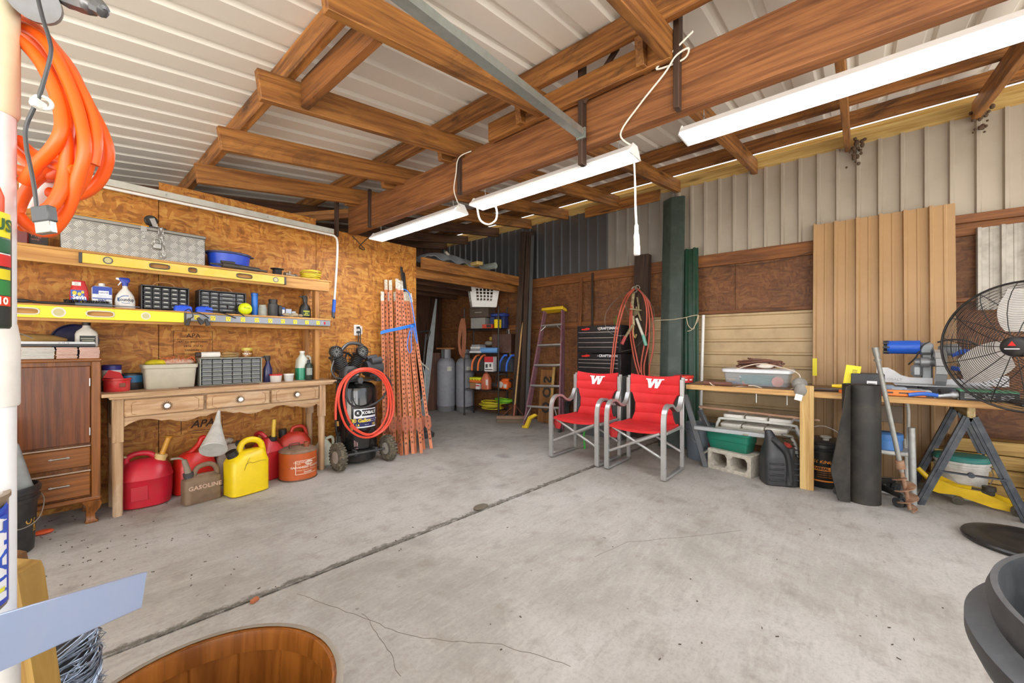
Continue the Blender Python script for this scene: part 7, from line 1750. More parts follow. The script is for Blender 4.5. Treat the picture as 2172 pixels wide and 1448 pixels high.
m = MB(); m.sq([(0, .118, .085, 5), (.01, .128, .095, 5), (.22, .128, .095, 5), (.28, .11, .085, 4, -.01), (.33, .075, .065, 3, -.035), (.38, .045, .045, 2.4, -.06), (.43, .03, .03, 2.2, -.075), (.445, .022, .022, 2, -.077)], 34); part('body', m, JB, t)
m = MB(); m.sq([(.0, .028, .03, 2.4), (.3, .028, .03, 2.4)], 14, TR((.04, -.086, .02), (0, 3, 0))); m.tube([(-.06, -.05, .38), (-.02, -.09, .34), (.03, -.10, .26), (.05, -.10, .05)], .024, 8, 5)
for k in range(4): m.box((-.05, -.0945, .05 + k * .045), (.11, .012, .016), b=.004); m.box((.095, -.09, .06 + k * .045), (.05, .012, .016), b=.004)
part('molded_ribs', m, JB, t)
m = MB(); m.cyl((.03, -.03, .29), (.05, -.05, .34), .03, n=14); part('cap', m, C('#a8382c', .5), t)
m = MB(); P = []
for k in range(140): a = k * .55; P.append(Vector((4.13 + .02 * math.sin(k * .3) + .03 * math.cos(a), BX(1665, 4.1) - .0012 * k + .035 * math.sin(a), .40 - .0029 * k)))
m.tube(P, .0022, 5); one('wire_coil', m, C('#4a4c4e', .4, .7), 'loose coil of thin steel wire right of the black jug', 'wire')
m = MB(); m.sphere((0, 0, .1), .11, 16, 10, (.7, 1, .9)); one('red_bowl', m, C('#9a3a30', .5, d=.2), 'dull red round thing behind the black jug', 'bowl', (4.28, BX(1650, 4.28), .10))
one('wood_block', MB().box((0, 0, .05), (.15, .16, .10), b=.004), OLDZ, 'dark wood block under the dull red round thing', 'block', (4.28, BX(1650, 4.28), 0))
t = bucket('bucket', 'grey bucket with a red label behind the right red chair', 'bucket', (4.42, 1.235, 0), .15, .36, C('#6f7a84', .45), C('#6f7a84', .45), -60, bail_up=False)
m = MB(); arc_patch(m, .142, .25, .75, .08, .22, 6, e=.003); part('label', m, C('#c41e22', .45, d=0), t, label='red label'); m = MB(); arc_patch(m, .142, .28, .42, .09, .125, 3, e=.004); part('label_icon', m, C('#ececec', .45, d=0), t)
t = bucket('bucket', 'black bucket with a lid and orange print behind the upright board', 'bucket', (4.25, .225, 0), .152, .36, C('#1d1d1e', .4), BLK, -95, bail_up=True, bailm=C('#c9c9c6', .4, .3))
m = MB(); m.lathe([(.160, .352), (.163, .358), (.163, .372), (.15, .378), (.001, .374)], 32); m.lathe([(.155, .31), (.162, .315), (.162, .32), (.155, .322)], 32, caps=(False, False)); part('lid', m, C('#232425', .4), t)
m = MB(); m.cyl((.02, -.02, .374), (.02, -.02, .40), .022, n=14); m.torus((.02, -.02, .402), .035, .006, 16, 6); part('spout_cap', m, C('#c9c4b5', .5), t)
OR2 = C('#d9862c', .5, d=.05); r_ = .139
m = MB(); m.text('CAST KING', .034, onc(r_, .215, -.05, .004), bold=.0012); arc_patch(m, r_, .62, .98, .183, .196, 6, e=.003); arc_patch(m, r_, -.5, .98, .142, .175, 12, e=.003); arc_patch(m, r_, -.5, .98, .055, .067, 12, e=.003)
for k in range(3): m.text('FOR ALL JOINT TREATMENT', .010, onc(r_, .128 - k * .018, .3, .003))
part('label_print', m, OR2, t, label='orange print'); m = MB(); m.text('UNIVERSAL', .027, onc(r_, .159, -.08, .0045), bold=.0012); m.text('PREMIUM', .010, onc(r_, .1895, .80, .0045), bold=.0004); part('label_lettering', m, C('#161514', .5, d=0), t)
# chair base with casters
t = thing('caster_base', 'black four legged caster base lying behind the rubber roll', 'caster base', (4.20, -.06, 0), 0)
m = MB(); m.cyl((0, 0, .07), (0, 0, .15), .035, n=14)
part('column', m, BLK, t)
for k in range(4):
    a = math.radians((35, 140, 220, 325)[k]); c_, s_ = math.cos(a), math.sin(a); m = MB(); m.sq([(0, .028, .016, 3), (.25, .018, .012, 3)], 12, Matrix.Translation((c_ * .02, s_ * .02, .10)) @ Matrix.Rotation(a, 4, 'Z') @ Matrix.Rotation(PI / 2 + .08, 4, 'Y')); o = part('leg', m, BLK, t)
    m = MB(); p = Vector((c_ * .26, s_ * .26, .034)); q = Vector((-s_, c_, 0)); m.cyl(p - q * .03, p - q * .006, .034, n=16); m.cyl(p + q * .006, p + q * .03, .034, n=16); m.cyl(p - q * .032, p + q * .032, .012, n=10); m.cyl(p, p + Vector((0, 0, .05)), .008, n=8); part('caster', m, C('#37393c', .4), o)
# rubber roll
g0 = on_z(1842, 1074); RC_ = Vector((g0.x + .112, g0.y + .032, 0))
t = thing('rubber_roll', 'rolled black rubber mat standing on end in front of the workbench', 'mat roll', tuple(RC_), -90)
m = MB(); HR = .868; P = []
for k in range(70): a = -2.2 - k * .21; r = .122 - .00085 * k; P.append((r * math.cos(a), r * math.sin(a)))
def roll(i, j):
    k = i * 69; k0 = int(k); f = k - k0; a, b = P[k0], P[min(69, k0 + 1)]; return (a[0] + (b[0] - a[0]) * f, a[1] + (b[1] - a[1]) * f, HR * j)
RUB = C('#211f1c', .6, d=.22, dc='#5a5040', sc_=5)
m.grid(roll, 69, 10, thick=.006); part('roll_body', m, RUB, t)
m = MB(); S = Vector((P[0][0], P[0][1], 0))
def flap(i, j):
    z = HR * (1 - j) if True else 0; bulge = (.075 * min(1, j / .72) ** 1.2) if j < .72 else .075 - .05 * (j - .72) / .28
    e = Vector((-.02 - bulge - .02 * j, -.07 - .05 * math.sin(PI * j), 0))
    w_ = S.lerp(S + e, i); return (w_.x, w_.y, z + .06 * i * (1 if j > .5 else 0) * (j - .5) - .01 * i)
m.grid(flap, 8, 20, thick=.006); part('loose_flap', m, RUB, t)
# auger
t = thing('earth_auger', 'rusty hand auger on a grey pipe leaning against the workbench', 'auger', (0, 0, 0))
A0, A1 = Vector((3.92, -.272, .0)), Vector((3.86, -.088, 1.146)); F = frame_to(A0, A1); L = (A1 - A0).length
m = MB(); m.cyl((0, 0, .28), (0, 0, L - .05), .0145, n=14, T=F); m.cyl((0, 0, L - .06), (0, 0, L), .019, n=14, T=F); m.cyl((0, 0, L - .10), (0, 0, L - .085), .021, n=14, T=F); part('pipe', m, C('#8d8d88', .45, .5, .3), t)
RST = C('#8a6248', .75, .2, .5, '#a89078', sc_=25)
m = MB(); m.cyl((0, 0, .02), (0, 0, .32), .012, n=10, T=F); m.cyl((0, 0, .30), (0, 0, .36), .025, n=12, T=F)
def hel(i, j): a = i * 2 * PI * 3; r = .012 + (.048) * j * min(1, .4 + i * 3); return F @ Vector((r * math.cos(a), r * math.sin(a), .01 + .24 * i))
m.grid(hel, 48, 3, thick=.005); part('screw', m, RST, t, label='rusty screw end')
# folding chair with a blue tin
t = thing('metal_chair', 'white metal folding chair standing behind the auger under the workbench', 'chair', (4.38, -.13, 0), -90)
WM = C('#c9c7bf', .45, d=.2)
m = MB(); m.tube([(-.17, .25, 0), (-.17, .18, .35), (-.17, .14, .66), (-.12, .13, .72), (.12, .13, .72), (.17, .14, .66), (.17, .18, .35), (.17, .25, 0)], .011, 8, 5); part('back_frame', m, WM, t)
m = MB(); m.tube([(-.15, -.14, 0), (-.15, .0, .25), (-.15, .16, .40)], .010, 8, 4); part('leg', m, WM, t); m = MB(); m.tube([(.15, -.14, 0), (.15, .0, .25), (.15, .16, .40)], .010, 8, 4); part('leg', m, WM, t); m = MB(); m.cyl((-.15, -.13, .02), (.15, -.13, .02), .008, n=8); part('stretcher', m, WM, t)
m = MB(); m.sq([(0, .16, .15, 5), (.01, .17, .16, 5), (.03, .165, .155, 5)], 26, Matrix.Translation((0, .02, .315))); part('seat', m, WM, t); m = MB(); m.box((0, .125, .60), (.28, .01, .14), b=.004); part('backrest', m, C('#6b5a48', .6, d=.2), t)
t = thing('round_tin', 'round blue tin standing on the white folding chair', 'tin', (4.35, -.17, .3455))
BT = C('#4f86c8', .5, d=.15)
m = MB(); m.lathe([(.085, 0), (.09, .004), (.09, .085), (.085, .088)], 28); part('body', m, BT, t); m = MB(); m.lathe([(.093, .075), (.095, .08), (.095, .12), (.085, .126), (.001, .128)], 28); part('lid', m, BT, t)
g0 = on_z(1938, 1072); m = MB(); m.cyl((0, 0, 0), (.0, .01, .56), .021, n=14); one('upright_pipe', m, C('#a2a3a0', .45, .4, .3), 'short galvanized pipe standing upright beside the black sawhorse', 'pipe', (g0.x + .02, g0.y, 0))
# sawhorse
t = thing('sawhorse', 'black folding metal sawhorse carrying the right end of the workbench', 'sawhorse', (0, 0, 0))
SB = C('#2f343c', .45, .2, .15, '#8a8a86')
f1, f2, ap = Vector((4.18, -.335, 0)), Vector((4.18, -.835, 0)), Vector((4.18, -.585, .665))
for dx, (a, b) in ((0, (f1, f2)), (.5, (f1, f2))):
    for f, s in ((a, 1), (b, -1)):
        m = MB(); p = f + Vector((dx, 0, 0)); q = ap + Vector((dx, s * .012, 0)); L = (q - p).length; F = frame_to(p, q); 
        z = (q - p).normalized(); x = Vector((1, 0, 0)); y = z.cross(x); F = Matrix.Translation(p) @ Matrix((x, y, z)).transposed().to_4x4()
        m.prism([(-.022, -.024), (.022, -.024), (.022, .024), (-.022, .024)], 0, L, F); m.box((-.026, 0, L / 2), (.008, .014, L), T=F); part('leg', m, SB, t)
    m = MB(); p, q = a.lerp(ap, .40) + Vector((dx - .028, 0, 0)), b.lerp(ap, .40) + Vector((dx - .028, 0, 0)); m.box((0, 0, (q - p).length / 2), (.008, .036, (q - p).length), T=frame_to(p, q, PI / 2)); m.cyl(p + Vector((-.01, 0, 0)), p + Vector((.01, 0, 0)), .012, n=10); m.cyl(q + Vector((-.01, 0, 0)), q + Vector((.01, 0, 0)), .012, n=10); c_ = p.lerp(q, .5); m.cyl(c_ + Vector((-.01, 0, 0)), c_ + Vector((.01, 0, 0)), .018, n=12); part('cross_strap', m, SB, t)
m = MB(); m.box((4.43, -.585, .70), (.56, .04, .085), b=.004); part('top_beam', m, wood('saw_beam_x', '#d8c290', '#b0935a', 0), t, label='pale wooden beam')
t = bucket('pail', 'white pail with a teal lid under the black sawhorse', 'pail', (4.62, -.60, 0), .145, .29, C('#cfcbc2', .45, d=.25), WHP, -70)
m = MB(); m.lathe([(.150, .28), (.155, .285), (.155, .30), (.14, .32), (.10, .33), (.001, .33)], 30); part('lid', m, C('#1f7a70', .45, d=.1), t, label='teal lid')
# floor jack
j0, j1 = on_z(1985, 1062), on_z(2150, 1096); dv = (j1 - j0); ang = math.degrees(math.atan2(dv.y, dv.x)); JL = dv.length + .06
t = thing('floor_jack', 'yellow trolley floor jack under the black sawhorse', 'floor jack', tuple(j0 + Vector((.05, 0, 0))), ang)
YJ = C('#e0b60c', .4, d=.1, dc='#6a5416')
for s in (0, .13):
    m = MB(); m.prism([(-.06, .07), (-.04, .15), (.02, .155), (.10, .12), (.22, .115), (JL, .05), (JL + .02, .03), (JL, .015), (.28, .02), (.10, .06), (.02, .05)], -s - .008, -s, TR(rot=(90, 0, 0))); part('side_plate', m, YJ, t)
m = MB(); m.box((.12, .068, .09), (.22, .12, .05), b=.008); m.cyl((.02, .068, .09), (.18, .068, .09), .04, n=16); part('hydraulic_body', m, YJ, t)
for x, r_ in ((JL - .03, .036), (.12, .03)):
    for y in (-.02, .155):
        m = MB(); m.cyl((x, y - .014, r_), (x, y + .014, r_), r_, n=20); m.cyl((x, y - .02, r_), (x, y + .02, r_), .012, n=10); part('wheel', m, C('#4a463c', .5, .4, .3), t)
m = MB(); m.cyl((JL * .62, .068, .12), (JL * .62, .068, .15), .035, n=18); m.box((JL * .45, .068, .105), (.2, .06, .03), b=.006); part('lifting_saddle', m, C('#3c3a34', .5, .4), t)
m = MB(); m.cyl((-.03, .068, .12), (-.10, .068, .20), .018, n=10); part('handle_socket', m, YJ, t)
# boards under the bench
YLX = wood('stacked_board_x', '#c9a35c', '#94702f', 0, knots=True)
for z, x, y0_, h, lab in ((.06, 4.70, -.42, .11, 'lowest stacked board on the floor at the right wall'), (.175, 4.715, -.44, .11, 'second stacked board at the right wall, full of knots'), (.285, 4.72, -.46, .10, 'third stacked board at the right wall'), (.39, 4.73, -.55, .10, 'topmost stacked board at the right wall')):
    bar('stacked_board', (x, y0_, z), (x, -1.9, z), .14, h, YLX, lab, 'board', kind=None, group=None)
t = bucket('pail', 'dark grey pail at the right edge under the workbench', 'pail', (4.42, -1.04, 0), .13, .30, C('#4b5058', .45), DGR, 0)
for (u, v, s, lab) in ((1815, 320, .055, 'clump of old dry wasp nest under the eave beside the tan panel'), (2080, 250, .06, 'bigger clump of dry nest under the eave above the fan')):
    p = on_x(u, v, 5.045); m = MB(); rd = random.Random(u)
    for k in range(26): m.sphere((rd.uniform(-.02, .0), rd.gauss(0, s * .6), rd.gauss(-.01, s)), rd.uniform(.008, .018), 7, 5, (1, 1, rd.uniform(.8, 1.6)))
    m.box((0, 0, s), (.014, .014, s * 2)); one('dry_nest', m, C('#54402f', .9, d=.2), lab, 'nest', tuple(p))
# ================================================================ near the camera
# ---- shelf post, bottle and can at the left edge
PD = .5
pc = on_d(0, HZ, PD) ; pc = Vector((pc.x, pc.y, 0))
rdir = Vector((FY, -FX, 0)); fdir = Vector((FX, FY, 0))
pc = fdir * .5 + rdir * (-.650)
t = thing('plastic_shelving', 'white plastic shelving post at the left edge of the picture', 'shelving', tuple(pc))
m = MB(); m.cyl((0, 0, 0), (0, 0, 1.50), .0215, n=20); part('post', m, C('#e4e4e4', .35, d=.05), t)
for z0, z1 in ((1.075, 1.178), (.70, .80)): m = MB(); m.lathe([(.0235, z0), (.0246, z0 + .003), (.0246, z1 - .02), (.022, z1)], 20); part('sleeve', m, C('#dedad2', .45, d=.1), t)
m = MB(); m.lathe([(.0225, 1.44), (.0246, 1.445), (.0246, 1.75), (.0225, 1.76)], 20); part('upper_sleeve', m, C('#d8cfae', .5, d=.2, dc='#b8a878'), t, label='yellowed upper sleeve')
for z in (.835, 1.17):
    m = MB(); m.prism([tuple((a * .97 * rdir + b * fdir).xy) for a, b in ((.015, .0), (.015, -.40), (-.8, -.40), (-.8, .0))], z - .03, z); part('shelf_plate', m, C('#dedcd6', .5), t)
bc = fdir * .44 + rdir * -.592
t = thing('garden_spray', 'bottle with yellow green and red label on the white plastic shelving', 'bottle', (bc.x, bc.y, 1.1705)); t.scale = (.73, .73, .73)
m = MB(); m.sq([(0, .036, .036, 2), (.004, .038, .038, 2), (.165, .038, .038, 2), (.18, .03, .03, 2)], 28); part('body', m, C('#26352a', .35), t)
m = MB(); m.sq([(.178, .031, .031, 2), (.205, .031, .031, 2.4), (.235, .022, .02, 3)], 20); part('cap', m, C('#e4541c', .4), t)
ca = math.atan2(rdir.x, -rdir.y) - .95
for z0, z1, hx in ((.138, .176, '#e6d81c'), (.115, .136, '#1e5a34'), (.098, .114, '#d8dcd8'), (.094, .112, '#c82820'), (.074, .090, '#d8c81c'), (.05, .073, '#2d7a3a'), (.034, .049, '#d8401c'), (.004, .03, '#2a2c28')):
    m = MB(); arc_patch(m, .038, ca - 1.5, ca + 1.5, z0, z1, 20, e=.0008 if hx != '#c82820' else .0014); part('label_band', m, C(hx, .4, d=0), t)
m = MB(); m.text('BONUS', .026, onc(.038, .156, ca + .36, .0022), bold=.0008); part('lettering', m, C('#2c5a24', .5, d=0), t); m = MB(); m.text('10', .015, onc(.038, .041, ca + 1.1, .0022), bold=.0006); part('white_lettering', m, C('#f4f0e0', .5, d=0), t)
wc = fdir * .46 + rdir * -.653
t = thing('metal_can', 'tin with a white and blue label at the left edge, lower shelf', 'can', (wc.x, wc.y, .8355)); t.scale = (1, 1, .82)
m = MB(); m.lathe([(.046, 0), (.048, .003), (.048, .157), (.05, .16), (.05, .166), (.044, .166), (.043, .158), (.001, .158)], 28); part('body', m, C('#a58f78', .4, .5, .2), t)
ca = math.atan2(rdir.x, -rdir.y) - .9
m = MB(); arc_patch(m, .048, ca - 1.6, ca + 1.6, .008, .15, 24, e=.0006); part('label', m, C('#2a3fae', .4, d=0), t); m = MB(); arc_patch(m, .048, ca - 1.0, ca + 1.45, .016, .135, 20, e=.0012); part('label_field', m, C('#eceae8', .4, d=0), t)
m = MB(); m.text('WATER', .04, lambda a, b: onc(.048, .085, ca + 1.15, .002)(-b, a), bold=.0014); part('lettering', m, C('#2a4fb0', .4, d=0), t)
m = MB(); arc_patch(m, .048, ca + .8, ca + 1.35, .028, .034, 6, e=.002); part('yellow_mark', m, C('#e0d83a', .4, d=0), t)
# ---- orange cord coil, usb cable, pliers
def PX(pts, d): return [on_d(u, v, dd) for u, v, dd in [(p[0], p[1], p[2] if len(p) > 2 else d) for p in pts]]
OCM = C('#ee5d12', .38, d=.0)
m = MB(); S = 1 / 2.896
loops = [
 [(95, 95), (200, 150), (330, 290), (430, 420), (520, 600), (620, 790), (665, 930), (640, 1060), (560, 1160), (430, 1210), (300, 1180)],
 [(95, 150), (220, 210), (330, 330), (440, 560), (500, 760), (520, 930), (470, 1120), (410, 1300), (310, 1420), (190, 1400), (110, 1320)],
 [(95, 190), (200, 250), (300, 360), (400, 560), (420, 760), (390, 930), (300, 1040), (180, 1150), (110, 1300), (150, 1400)],
 [(95, 230), (180, 300), (270, 420), (350, 600), (380, 780), (330, 900), (230, 1010), (150, 1120)],
 [(100, 120), (230, 180), (350, 330), (460, 560), (540, 800), (550, 960), (500, 1120), (420, 1230), (330, 1290)],
 [(110, 170), (260, 260), (370, 440), (450, 650), (470, 820), (470, 1000), (430, 1120)],
 [(100, 850), (180, 930), (260, 980), (360, 1020), (470, 1050)],
 [(100, 930), (170, 1000), (260, 1070), (350, 1070), (440, 1010)],
 [(390, 780), (410, 900), (400, 1060), (370, 1180), (310, 1270), (240, 1300)],
 [(230, 210), (330, 300), (450, 470), (560, 690), (590, 860), (570, 1010)],
 [(100, 1040), (180, 1060), (290, 1090), (360, 1060)],
]
for i, q in enumerate(loops):
    m.tube([on_d(u * S, v * S, .565 - .012 * ((i * 3) % 5) + .006 * math.sin(k)) for k, (u, v) in enumerate(q)], .0072, 10, 6)
t = one('orange_cable', m, OCM, 'thick bundle of orange extension cord hanging at the upper left', 'cord')
m = MB(); A_ = PX([(120, 1140), (120, 1300), (330, 1140), (290, 1270)], .5); 
c0 = on_d(75, 410, .575); m.add([on_d(x * S, y * S, .575) for x, y in ((118, 1110), (330, 1100), (420, 1210), (300, 1260), (110, 1290))] + [on_d(x * S, y * S, .578) for x, y in ((118, 1110), (330, 1100), (420, 1210), (300, 1260), (110, 1290))], [(0, 1, 2, 3, 4), (5, 6, 7, 8, 9), (0, 1, 6, 5), (1, 2, 7, 6), (2, 3, 8, 7), (3, 4, 9, 8), (4, 0, 5, 9)])
o = part('cord_tag', m, C('#e0dcd8', .6, d=.1), t, label='white paper tag')
t = thing('usb_cable', 'black usb cable with a plug and white clip hanging before the orange cord', 'cable', (0, 0, 0))
m = MB(); m.tube(PX([(230, -20), (262, 110), (310, 250), (312, 330), (280, 460), (240, 590), (200, 680), (165, 780), (165, 900), (190, 1040), (215, 1160), (228, 1270)], 0) if False else [on_d(u * S, v * S, .40) for u, v in [(230, -20), (262, 110), (305, 250), (312, 330), (280, 460), (240, 590), (200, 680), (160, 780), (162, 900), (190, 1040), (212, 1160), (226, 1270)]], .0017, 8, 6); part('lead', m, C('#35373a', .4), t)
up = (on_d(242 * S, 1280 * S, .40), on_d(262 * S, 1430 * S, .40)); F = frame_to(up[0], up[1]); L = (up[1] - up[0]).length
m = MB(); zz = (up[1] - up[0]).normalized(); xx = (rdir - zz * rdir.dot(zz)).normalized(); yy = zz.cross(xx); F = Matrix.Translation(up[0]) @ Matrix((xx, yy, zz)).transposed().to_4x4()
m.box((.004, 0, L * .28), (.0185, .009, L * .66), b=.0015, T=F); part('plug_body', m, C('#4a4c4e', .4), t)
m = MB(); m.box((.004, 0, L * .80), (.0155, .0065, L * .5), b=.0006, T=F); o = part('metal_shell', m, C('#a9a59c', .25, .7, 0), t)
m = MB(); m.box((.0005, -.0034, L * .92), (.003, .0006, .003), T=F); m.box((.0075, -.0034, L * .92), (.003, .0006, .003), T=F); part('shell_holes', m, BLK, o)
m = MB(); q = on_d(235 * S, 640 * S, .40); m.box(q, (.012, .008, .009), (0, 10, 40), b=.002); m.torus(q + Vector((.003, .0, .003)), .006, .0018, 16, 6, axis='Y'); part('clip', m, C('#e6e4da', .45), t)
t = thing('pliers', 'grey metal pliers hanging at the top left edge', 'pliers', (0, 0, 0))
m = MB(); m.cyl(on_d(70, -2, .50), on_d(78, 6, .53), .024, n=24); part('joint', m, C('#85878a', .4, .6, .3), t)
m = MB(); m.tube([on_d(120, -25, .52), on_d(165, 2, .52), on_d(200, 14, .52), on_d(222, 26, .52)], [.014, .012, .008, .004], 8, 4); m.tube([on_d(165, -30, .52), on_d(205, 4, .52), on_d(222, 25, .52)], [.01, .007, .004], 8, 4); part('jaw', m, C('#6d6f72', .35, .7, .2), t)
m = MB(); m.tube([on_d(55, 2, .51), on_d(20, -40, .5), on_d(-20, -80, .5)], .012, 8, 3); part('handle', m, C('#4a3a30', .5), t)
# ---- flat bar, stakes, barbed wire
A_, B_ = on_d(302, 1250, .70), on_d(0, 1362, .42); dv = (B_ - A_); B2 = B_ + dv * .35
m = MB(); zz = (B2 - A_).normalized(); yy = Vector((0, 0, 1)); yy = (yy - zz * yy.dot(zz)).normalized(); xx = yy.cross(zz); F = Matrix.Translation(A_) @ Matrix((xx, yy, zz)).transposed().to_4x4()
m.box((0, 0, (B2 - A_).length / 2), (.006, .056, (B2 - A_).length), b=.001, T=F)
one('steel_bar', m, C('#b2c6ea', .32, .3, .12, '#cdd4e0'), 'blue grey flat steel bar sticking out from the left edge', 'bar')
def stake(label, u0, v0, u1, d0, d1, w_, mat):
    A_ = on_d(u0, v0, d0); B_ = on_d(u1, 1448, d1); dv = B_ - A_; k = A_.z / (A_.z - B_.z); G_ = A_ + dv * k
    L = (A_ - G_).length; zz = (A_ - G_).normalized(); xx = (rdir - zz * rdir.dot(zz)).normalized(); yy = zz.cross(xx)
    m = MB(); m.rings([[Vector((a * w_ / 2 * s + ox, b * w_ / 2.4 * s, z)) for a, b in ((-1, -1), (1, -1), (1, 1), (-1, 1))] for z, s, ox in ((0, 1, 0), (L * .8, 1, 0), (L - .02, 1, 0), (L - .004, .92, .0), (L, .7, -.004))])
    o = one('wooden_stake', m, mat, label, 'stake'); o.matrix_world = Matrix.Translation(G_) @ Matrix((xx, yy, zz)).transposed().to_4x4()
STK = wood('stake_wood_z', '#c9a458', '#8a6426', 2, fine=20, stain=.35, stc='#5a3414')
stake('yellowish square wooden stake standing behind the blue grey bar', 36, 1196, 76, .66, .70, .043, STK)
stake('darker wooden stake just left of the yellowish one', 22, 1172, 45, .70, .72, .03, wood('stake_dark_z', '#8a5f30', '#5a3a1a', 2, fine=20))
bwc = fdir * .90 + rdir * -1.11
t = thing('barbed_wire', 'spool of barbed wire standing at the lower left', 'wire spool', (bwc.x, bwc.y, 0))
BWM = C('#8f9cae', .35, .6, .1, '#3a4252', sc_=60)
m = MB(); rd = random.Random(12); P = []
m.cyl((0, 0, 0), (0, 0, .47), .118, n=28); part('core', m, C('#20242c', .7), t)
for L_ in range(2):
    P = []
    for k in range(80 * 24): a = 2 * PI * k / 24; r = .122 + .006 * L_ + .006 * math.sin(k * .37 + L_) + rd.uniform(-.0015, .0015); z = .01 + .47 * ((k / (80 * 24)) if L_ == 0 else (1 - k / (80 * 24))) + .018 * math.sin(a * 2 + L_ * 2 + k * .011); P.append((r * math.cos(a), r * math.sin(a), max(.004, z)))
    m = MB(); m.tube(P, .0017, 5); part('wire_layer', m, BWM, t)
m = MB()
for k in range(420):
    a = rd.uniform(-PI, PI); z = rd.uniform(.25, .48); r = .131; u_ = Vector((math.cos(a), math.sin(a), 0)); q = u_ * r + Vector((0, 0, z)); d_ = (u_ * rd.uniform(.3, 1) + Vector((-u_.y, u_.x, 0)) * rd.uniform(-1, 1) + Vector((0, 0, rd.uniform(-1, 1)))).normalized(); m.cyl(q - d_ * .008, q + d_ * .016, .0012, .0006, n=4)
part('barbs', m, BWM, t)
# ---- bushel basket
t = thing('bushel_basket', 'round wooden basket of orange brown slats with a grey hoop, cut by the bottom edge', 'basket', (.182, .90, 0))
R_, H_ = .235, .487
SLT = wood('basket_slat_z', '#9a5c22', '#744012', 2, fine=26, r=.35, knots=False, big=4)
m = MB(); n = 15
for k in range(n):
    a = 2 * PI * k / n; dw = PI / n * 1.004
    R = []
    for z in (0, .12, .3, H_ - .035, H_):
        rr = (R_ - .006) * (.80 + .20 * min(1, z / H_) ** .8); th = .007
        R.append([Vector((r * math.cos(q), r * math.sin(q), z)) for r, q in ((rr, a - dw), (rr, a), (rr, a + dw), (rr - th * .45, a + dw), (rr - th, a + dw * .93), (rr - th, a), (rr - th, a - dw * .93), (rr - th * .45, a - dw))])
    m.rings(R)
part('slats', m, SLT, t)
m = MB()
for k in range(n):
    a = 2 * PI * (k + .5) / n
m.lathe([(R_ - .013, H_ - .045), (R_ - .011, H_ - .006), (R_ - .012, H_ - .001), (R_ - .018, H_ - .001), (R_ - .020, H_ - .01), (R_ - .022, H_ - .045)], 44, caps=(False, False)); part('inner_hoop', m, SLT, t)
m = MB(); m.lathe([(R_ - .003, H_ - .04), (R_ + .003, H_ - .038), (R_ + .003, H_ + .001), (R_ - .004, H_ + .003), (R_ - .010, H_ + .002)], 56, caps=(False, False)); part('rim_hoop', m, C('#8c8478', .5, .1, .2), t, label='grey hoop')
m = MB(); m.lathe([(.001, .02), (R_ * .78, .02), (R_ * .78, .03), (.001, .03)], 30); part('bottom', m, C('#7a4a1c', .6), t)
# ---- trash can and its lid
t = thing('trash_can', 'grey plastic trash can at the lower right corner', 'trash can', (.705, -.379, 0), 0)
TC = C('#2c2e31', .5, d=.16, dc='#77787a', sc_=10); R_, H_ = .28, .872
m = MB(); m.lathe([(.18, 0), (.20, .01), (.225, .30), (.25, H_ - .12), (.255, H_ - .085), (.274, H_ - .08), (.283, H_ - .06), (.283, H_ - .045), (.268, H_ - .04), (.262, H_ - .035), (.266, H_ - .012), (.262, H_), (.256, H_), (.25, H_ - .03), (.23, .3), (.19, .03), (.001, .03)], 110); part('body', m, TC, t)
m = MB(); 
for k in range(10): a = 2 * PI * k / 10; m.sq([(-.14, .022, .006, 3), (.14, .022, .006, 3)], 12, Matrix.Rotation(a, 4, 'Z') @ TR((0, .236, .52), (4, 0, 0)))
part('molded_rib', m, TC, t)
WB = glass('#bcd2e6', .4, .06); rd = random.Random(6); first = None
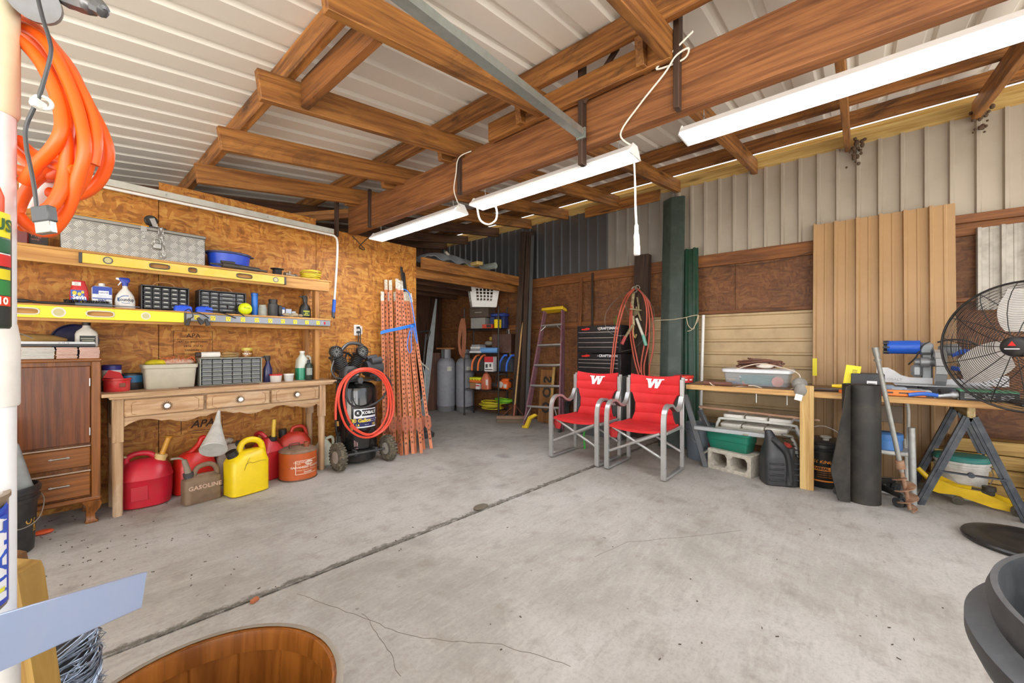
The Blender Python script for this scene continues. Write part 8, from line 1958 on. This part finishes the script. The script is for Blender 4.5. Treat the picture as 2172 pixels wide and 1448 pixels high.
for k in range(9):
    lay, q = k // 3, k % 3
    p = Vector((.705, -.379, .625 + .064 * lay)) + rdir * (-.12 + .10 * q + .03 * lay) + fdir * (.10 - .05 * lay - .045 * (q % 2))
    rot = (90, 8 * q, -40 + 6 * lay)
    if first is None:
        t2 = first = thing('water_bottle', 'empty clear plastic water bottle with a blue label in the trash can', 'bottle', tuple(p), 0, 'plastic bottles in the trash can', rot=rot)
        m = MB(); m.lathe([(.025, -.09), (.03, -.085), (.031, -.03), (.028, -.02), (.031, -.01), (.031, .04), (.022, .075), (.013, .09), (.013, .10)], 18); part('bottle_body', m, WB, t2)
        m = MB(); m.lathe([(.0145, .10), (.0145, .115), (.001, .116)], 14); part('cap', m, C('#e8eef4', .4, d=0), t2); m = MB(); m.lathe([(.0317, -.025), (.0317, .02)], 18, caps=(False, False)); part('label', m, C('#1f4fc0', .4, d=0), t2, label='blue label')
    else:
        clone(first, first['label'], tuple(p), rot=rot)
t = thing('can_lid', 'black round lid lying on the floor beyond the trash can', 'lid', (3.68, -.742, 0))
m = MB(); m.lathe([(.24, 0), (.262, .004), (.268, .02), (.262, .03), (.20, .036), (.17, .024), (.15, .024), (.001, .03)], 48); part('disc', m, C('#1d1d1e', .38, d=.08), t)
m = MB(); m.tube([(-.05, 0, .028), (-.04, 0, .05), (.04, 0, .05), (.05, 0, .028)], .009, 8, 4); part('handle', m, BLK, t)
m = MB(); p = on_z(1020, 1077); rd = random.Random(3); m.sphere((0, 0, .008), .05, 14, 7, (1.3, .8, .25)); one('mortar_lump', m, C('#5a5245', .9, d=.3), 'dark lump of dirt on the floor joint', 'lump', tuple(p))
m = MB(); p = on_z(540, 1276); m.box((0, 0, .008), (.035, .02, .016), (0, 0, 30), b=.003); one('brick_chip', m, C('#b0623a', .8), 'little orange brick chip lying on the floor joint', 'chip', tuple(p))
m = MB(); rd = random.Random(44)
for k in range(110):
    if k < 60: p = on_z(rd.gauss(150, 90), rd.gauss(1150, 60))
    elif k < 85: p = on_z(rd.uniform(250, 900), rd.uniform(1060, 1250))
    else: p = on_z(rd.uniform(1000, 2100), rd.uniform(1080, 1420))
    m.box((p.x, p.y, .0015), (rd.uniform(.004, .013), rd.uniform(.002, .006), .003), (0, 0, rd.uniform(0, 180)))
one('floor_debris', m, C('#4a4238', .9, d=.2), 'dark bits of dirt and leaf scattered over the concrete floor', 'debris', kind='stuff')
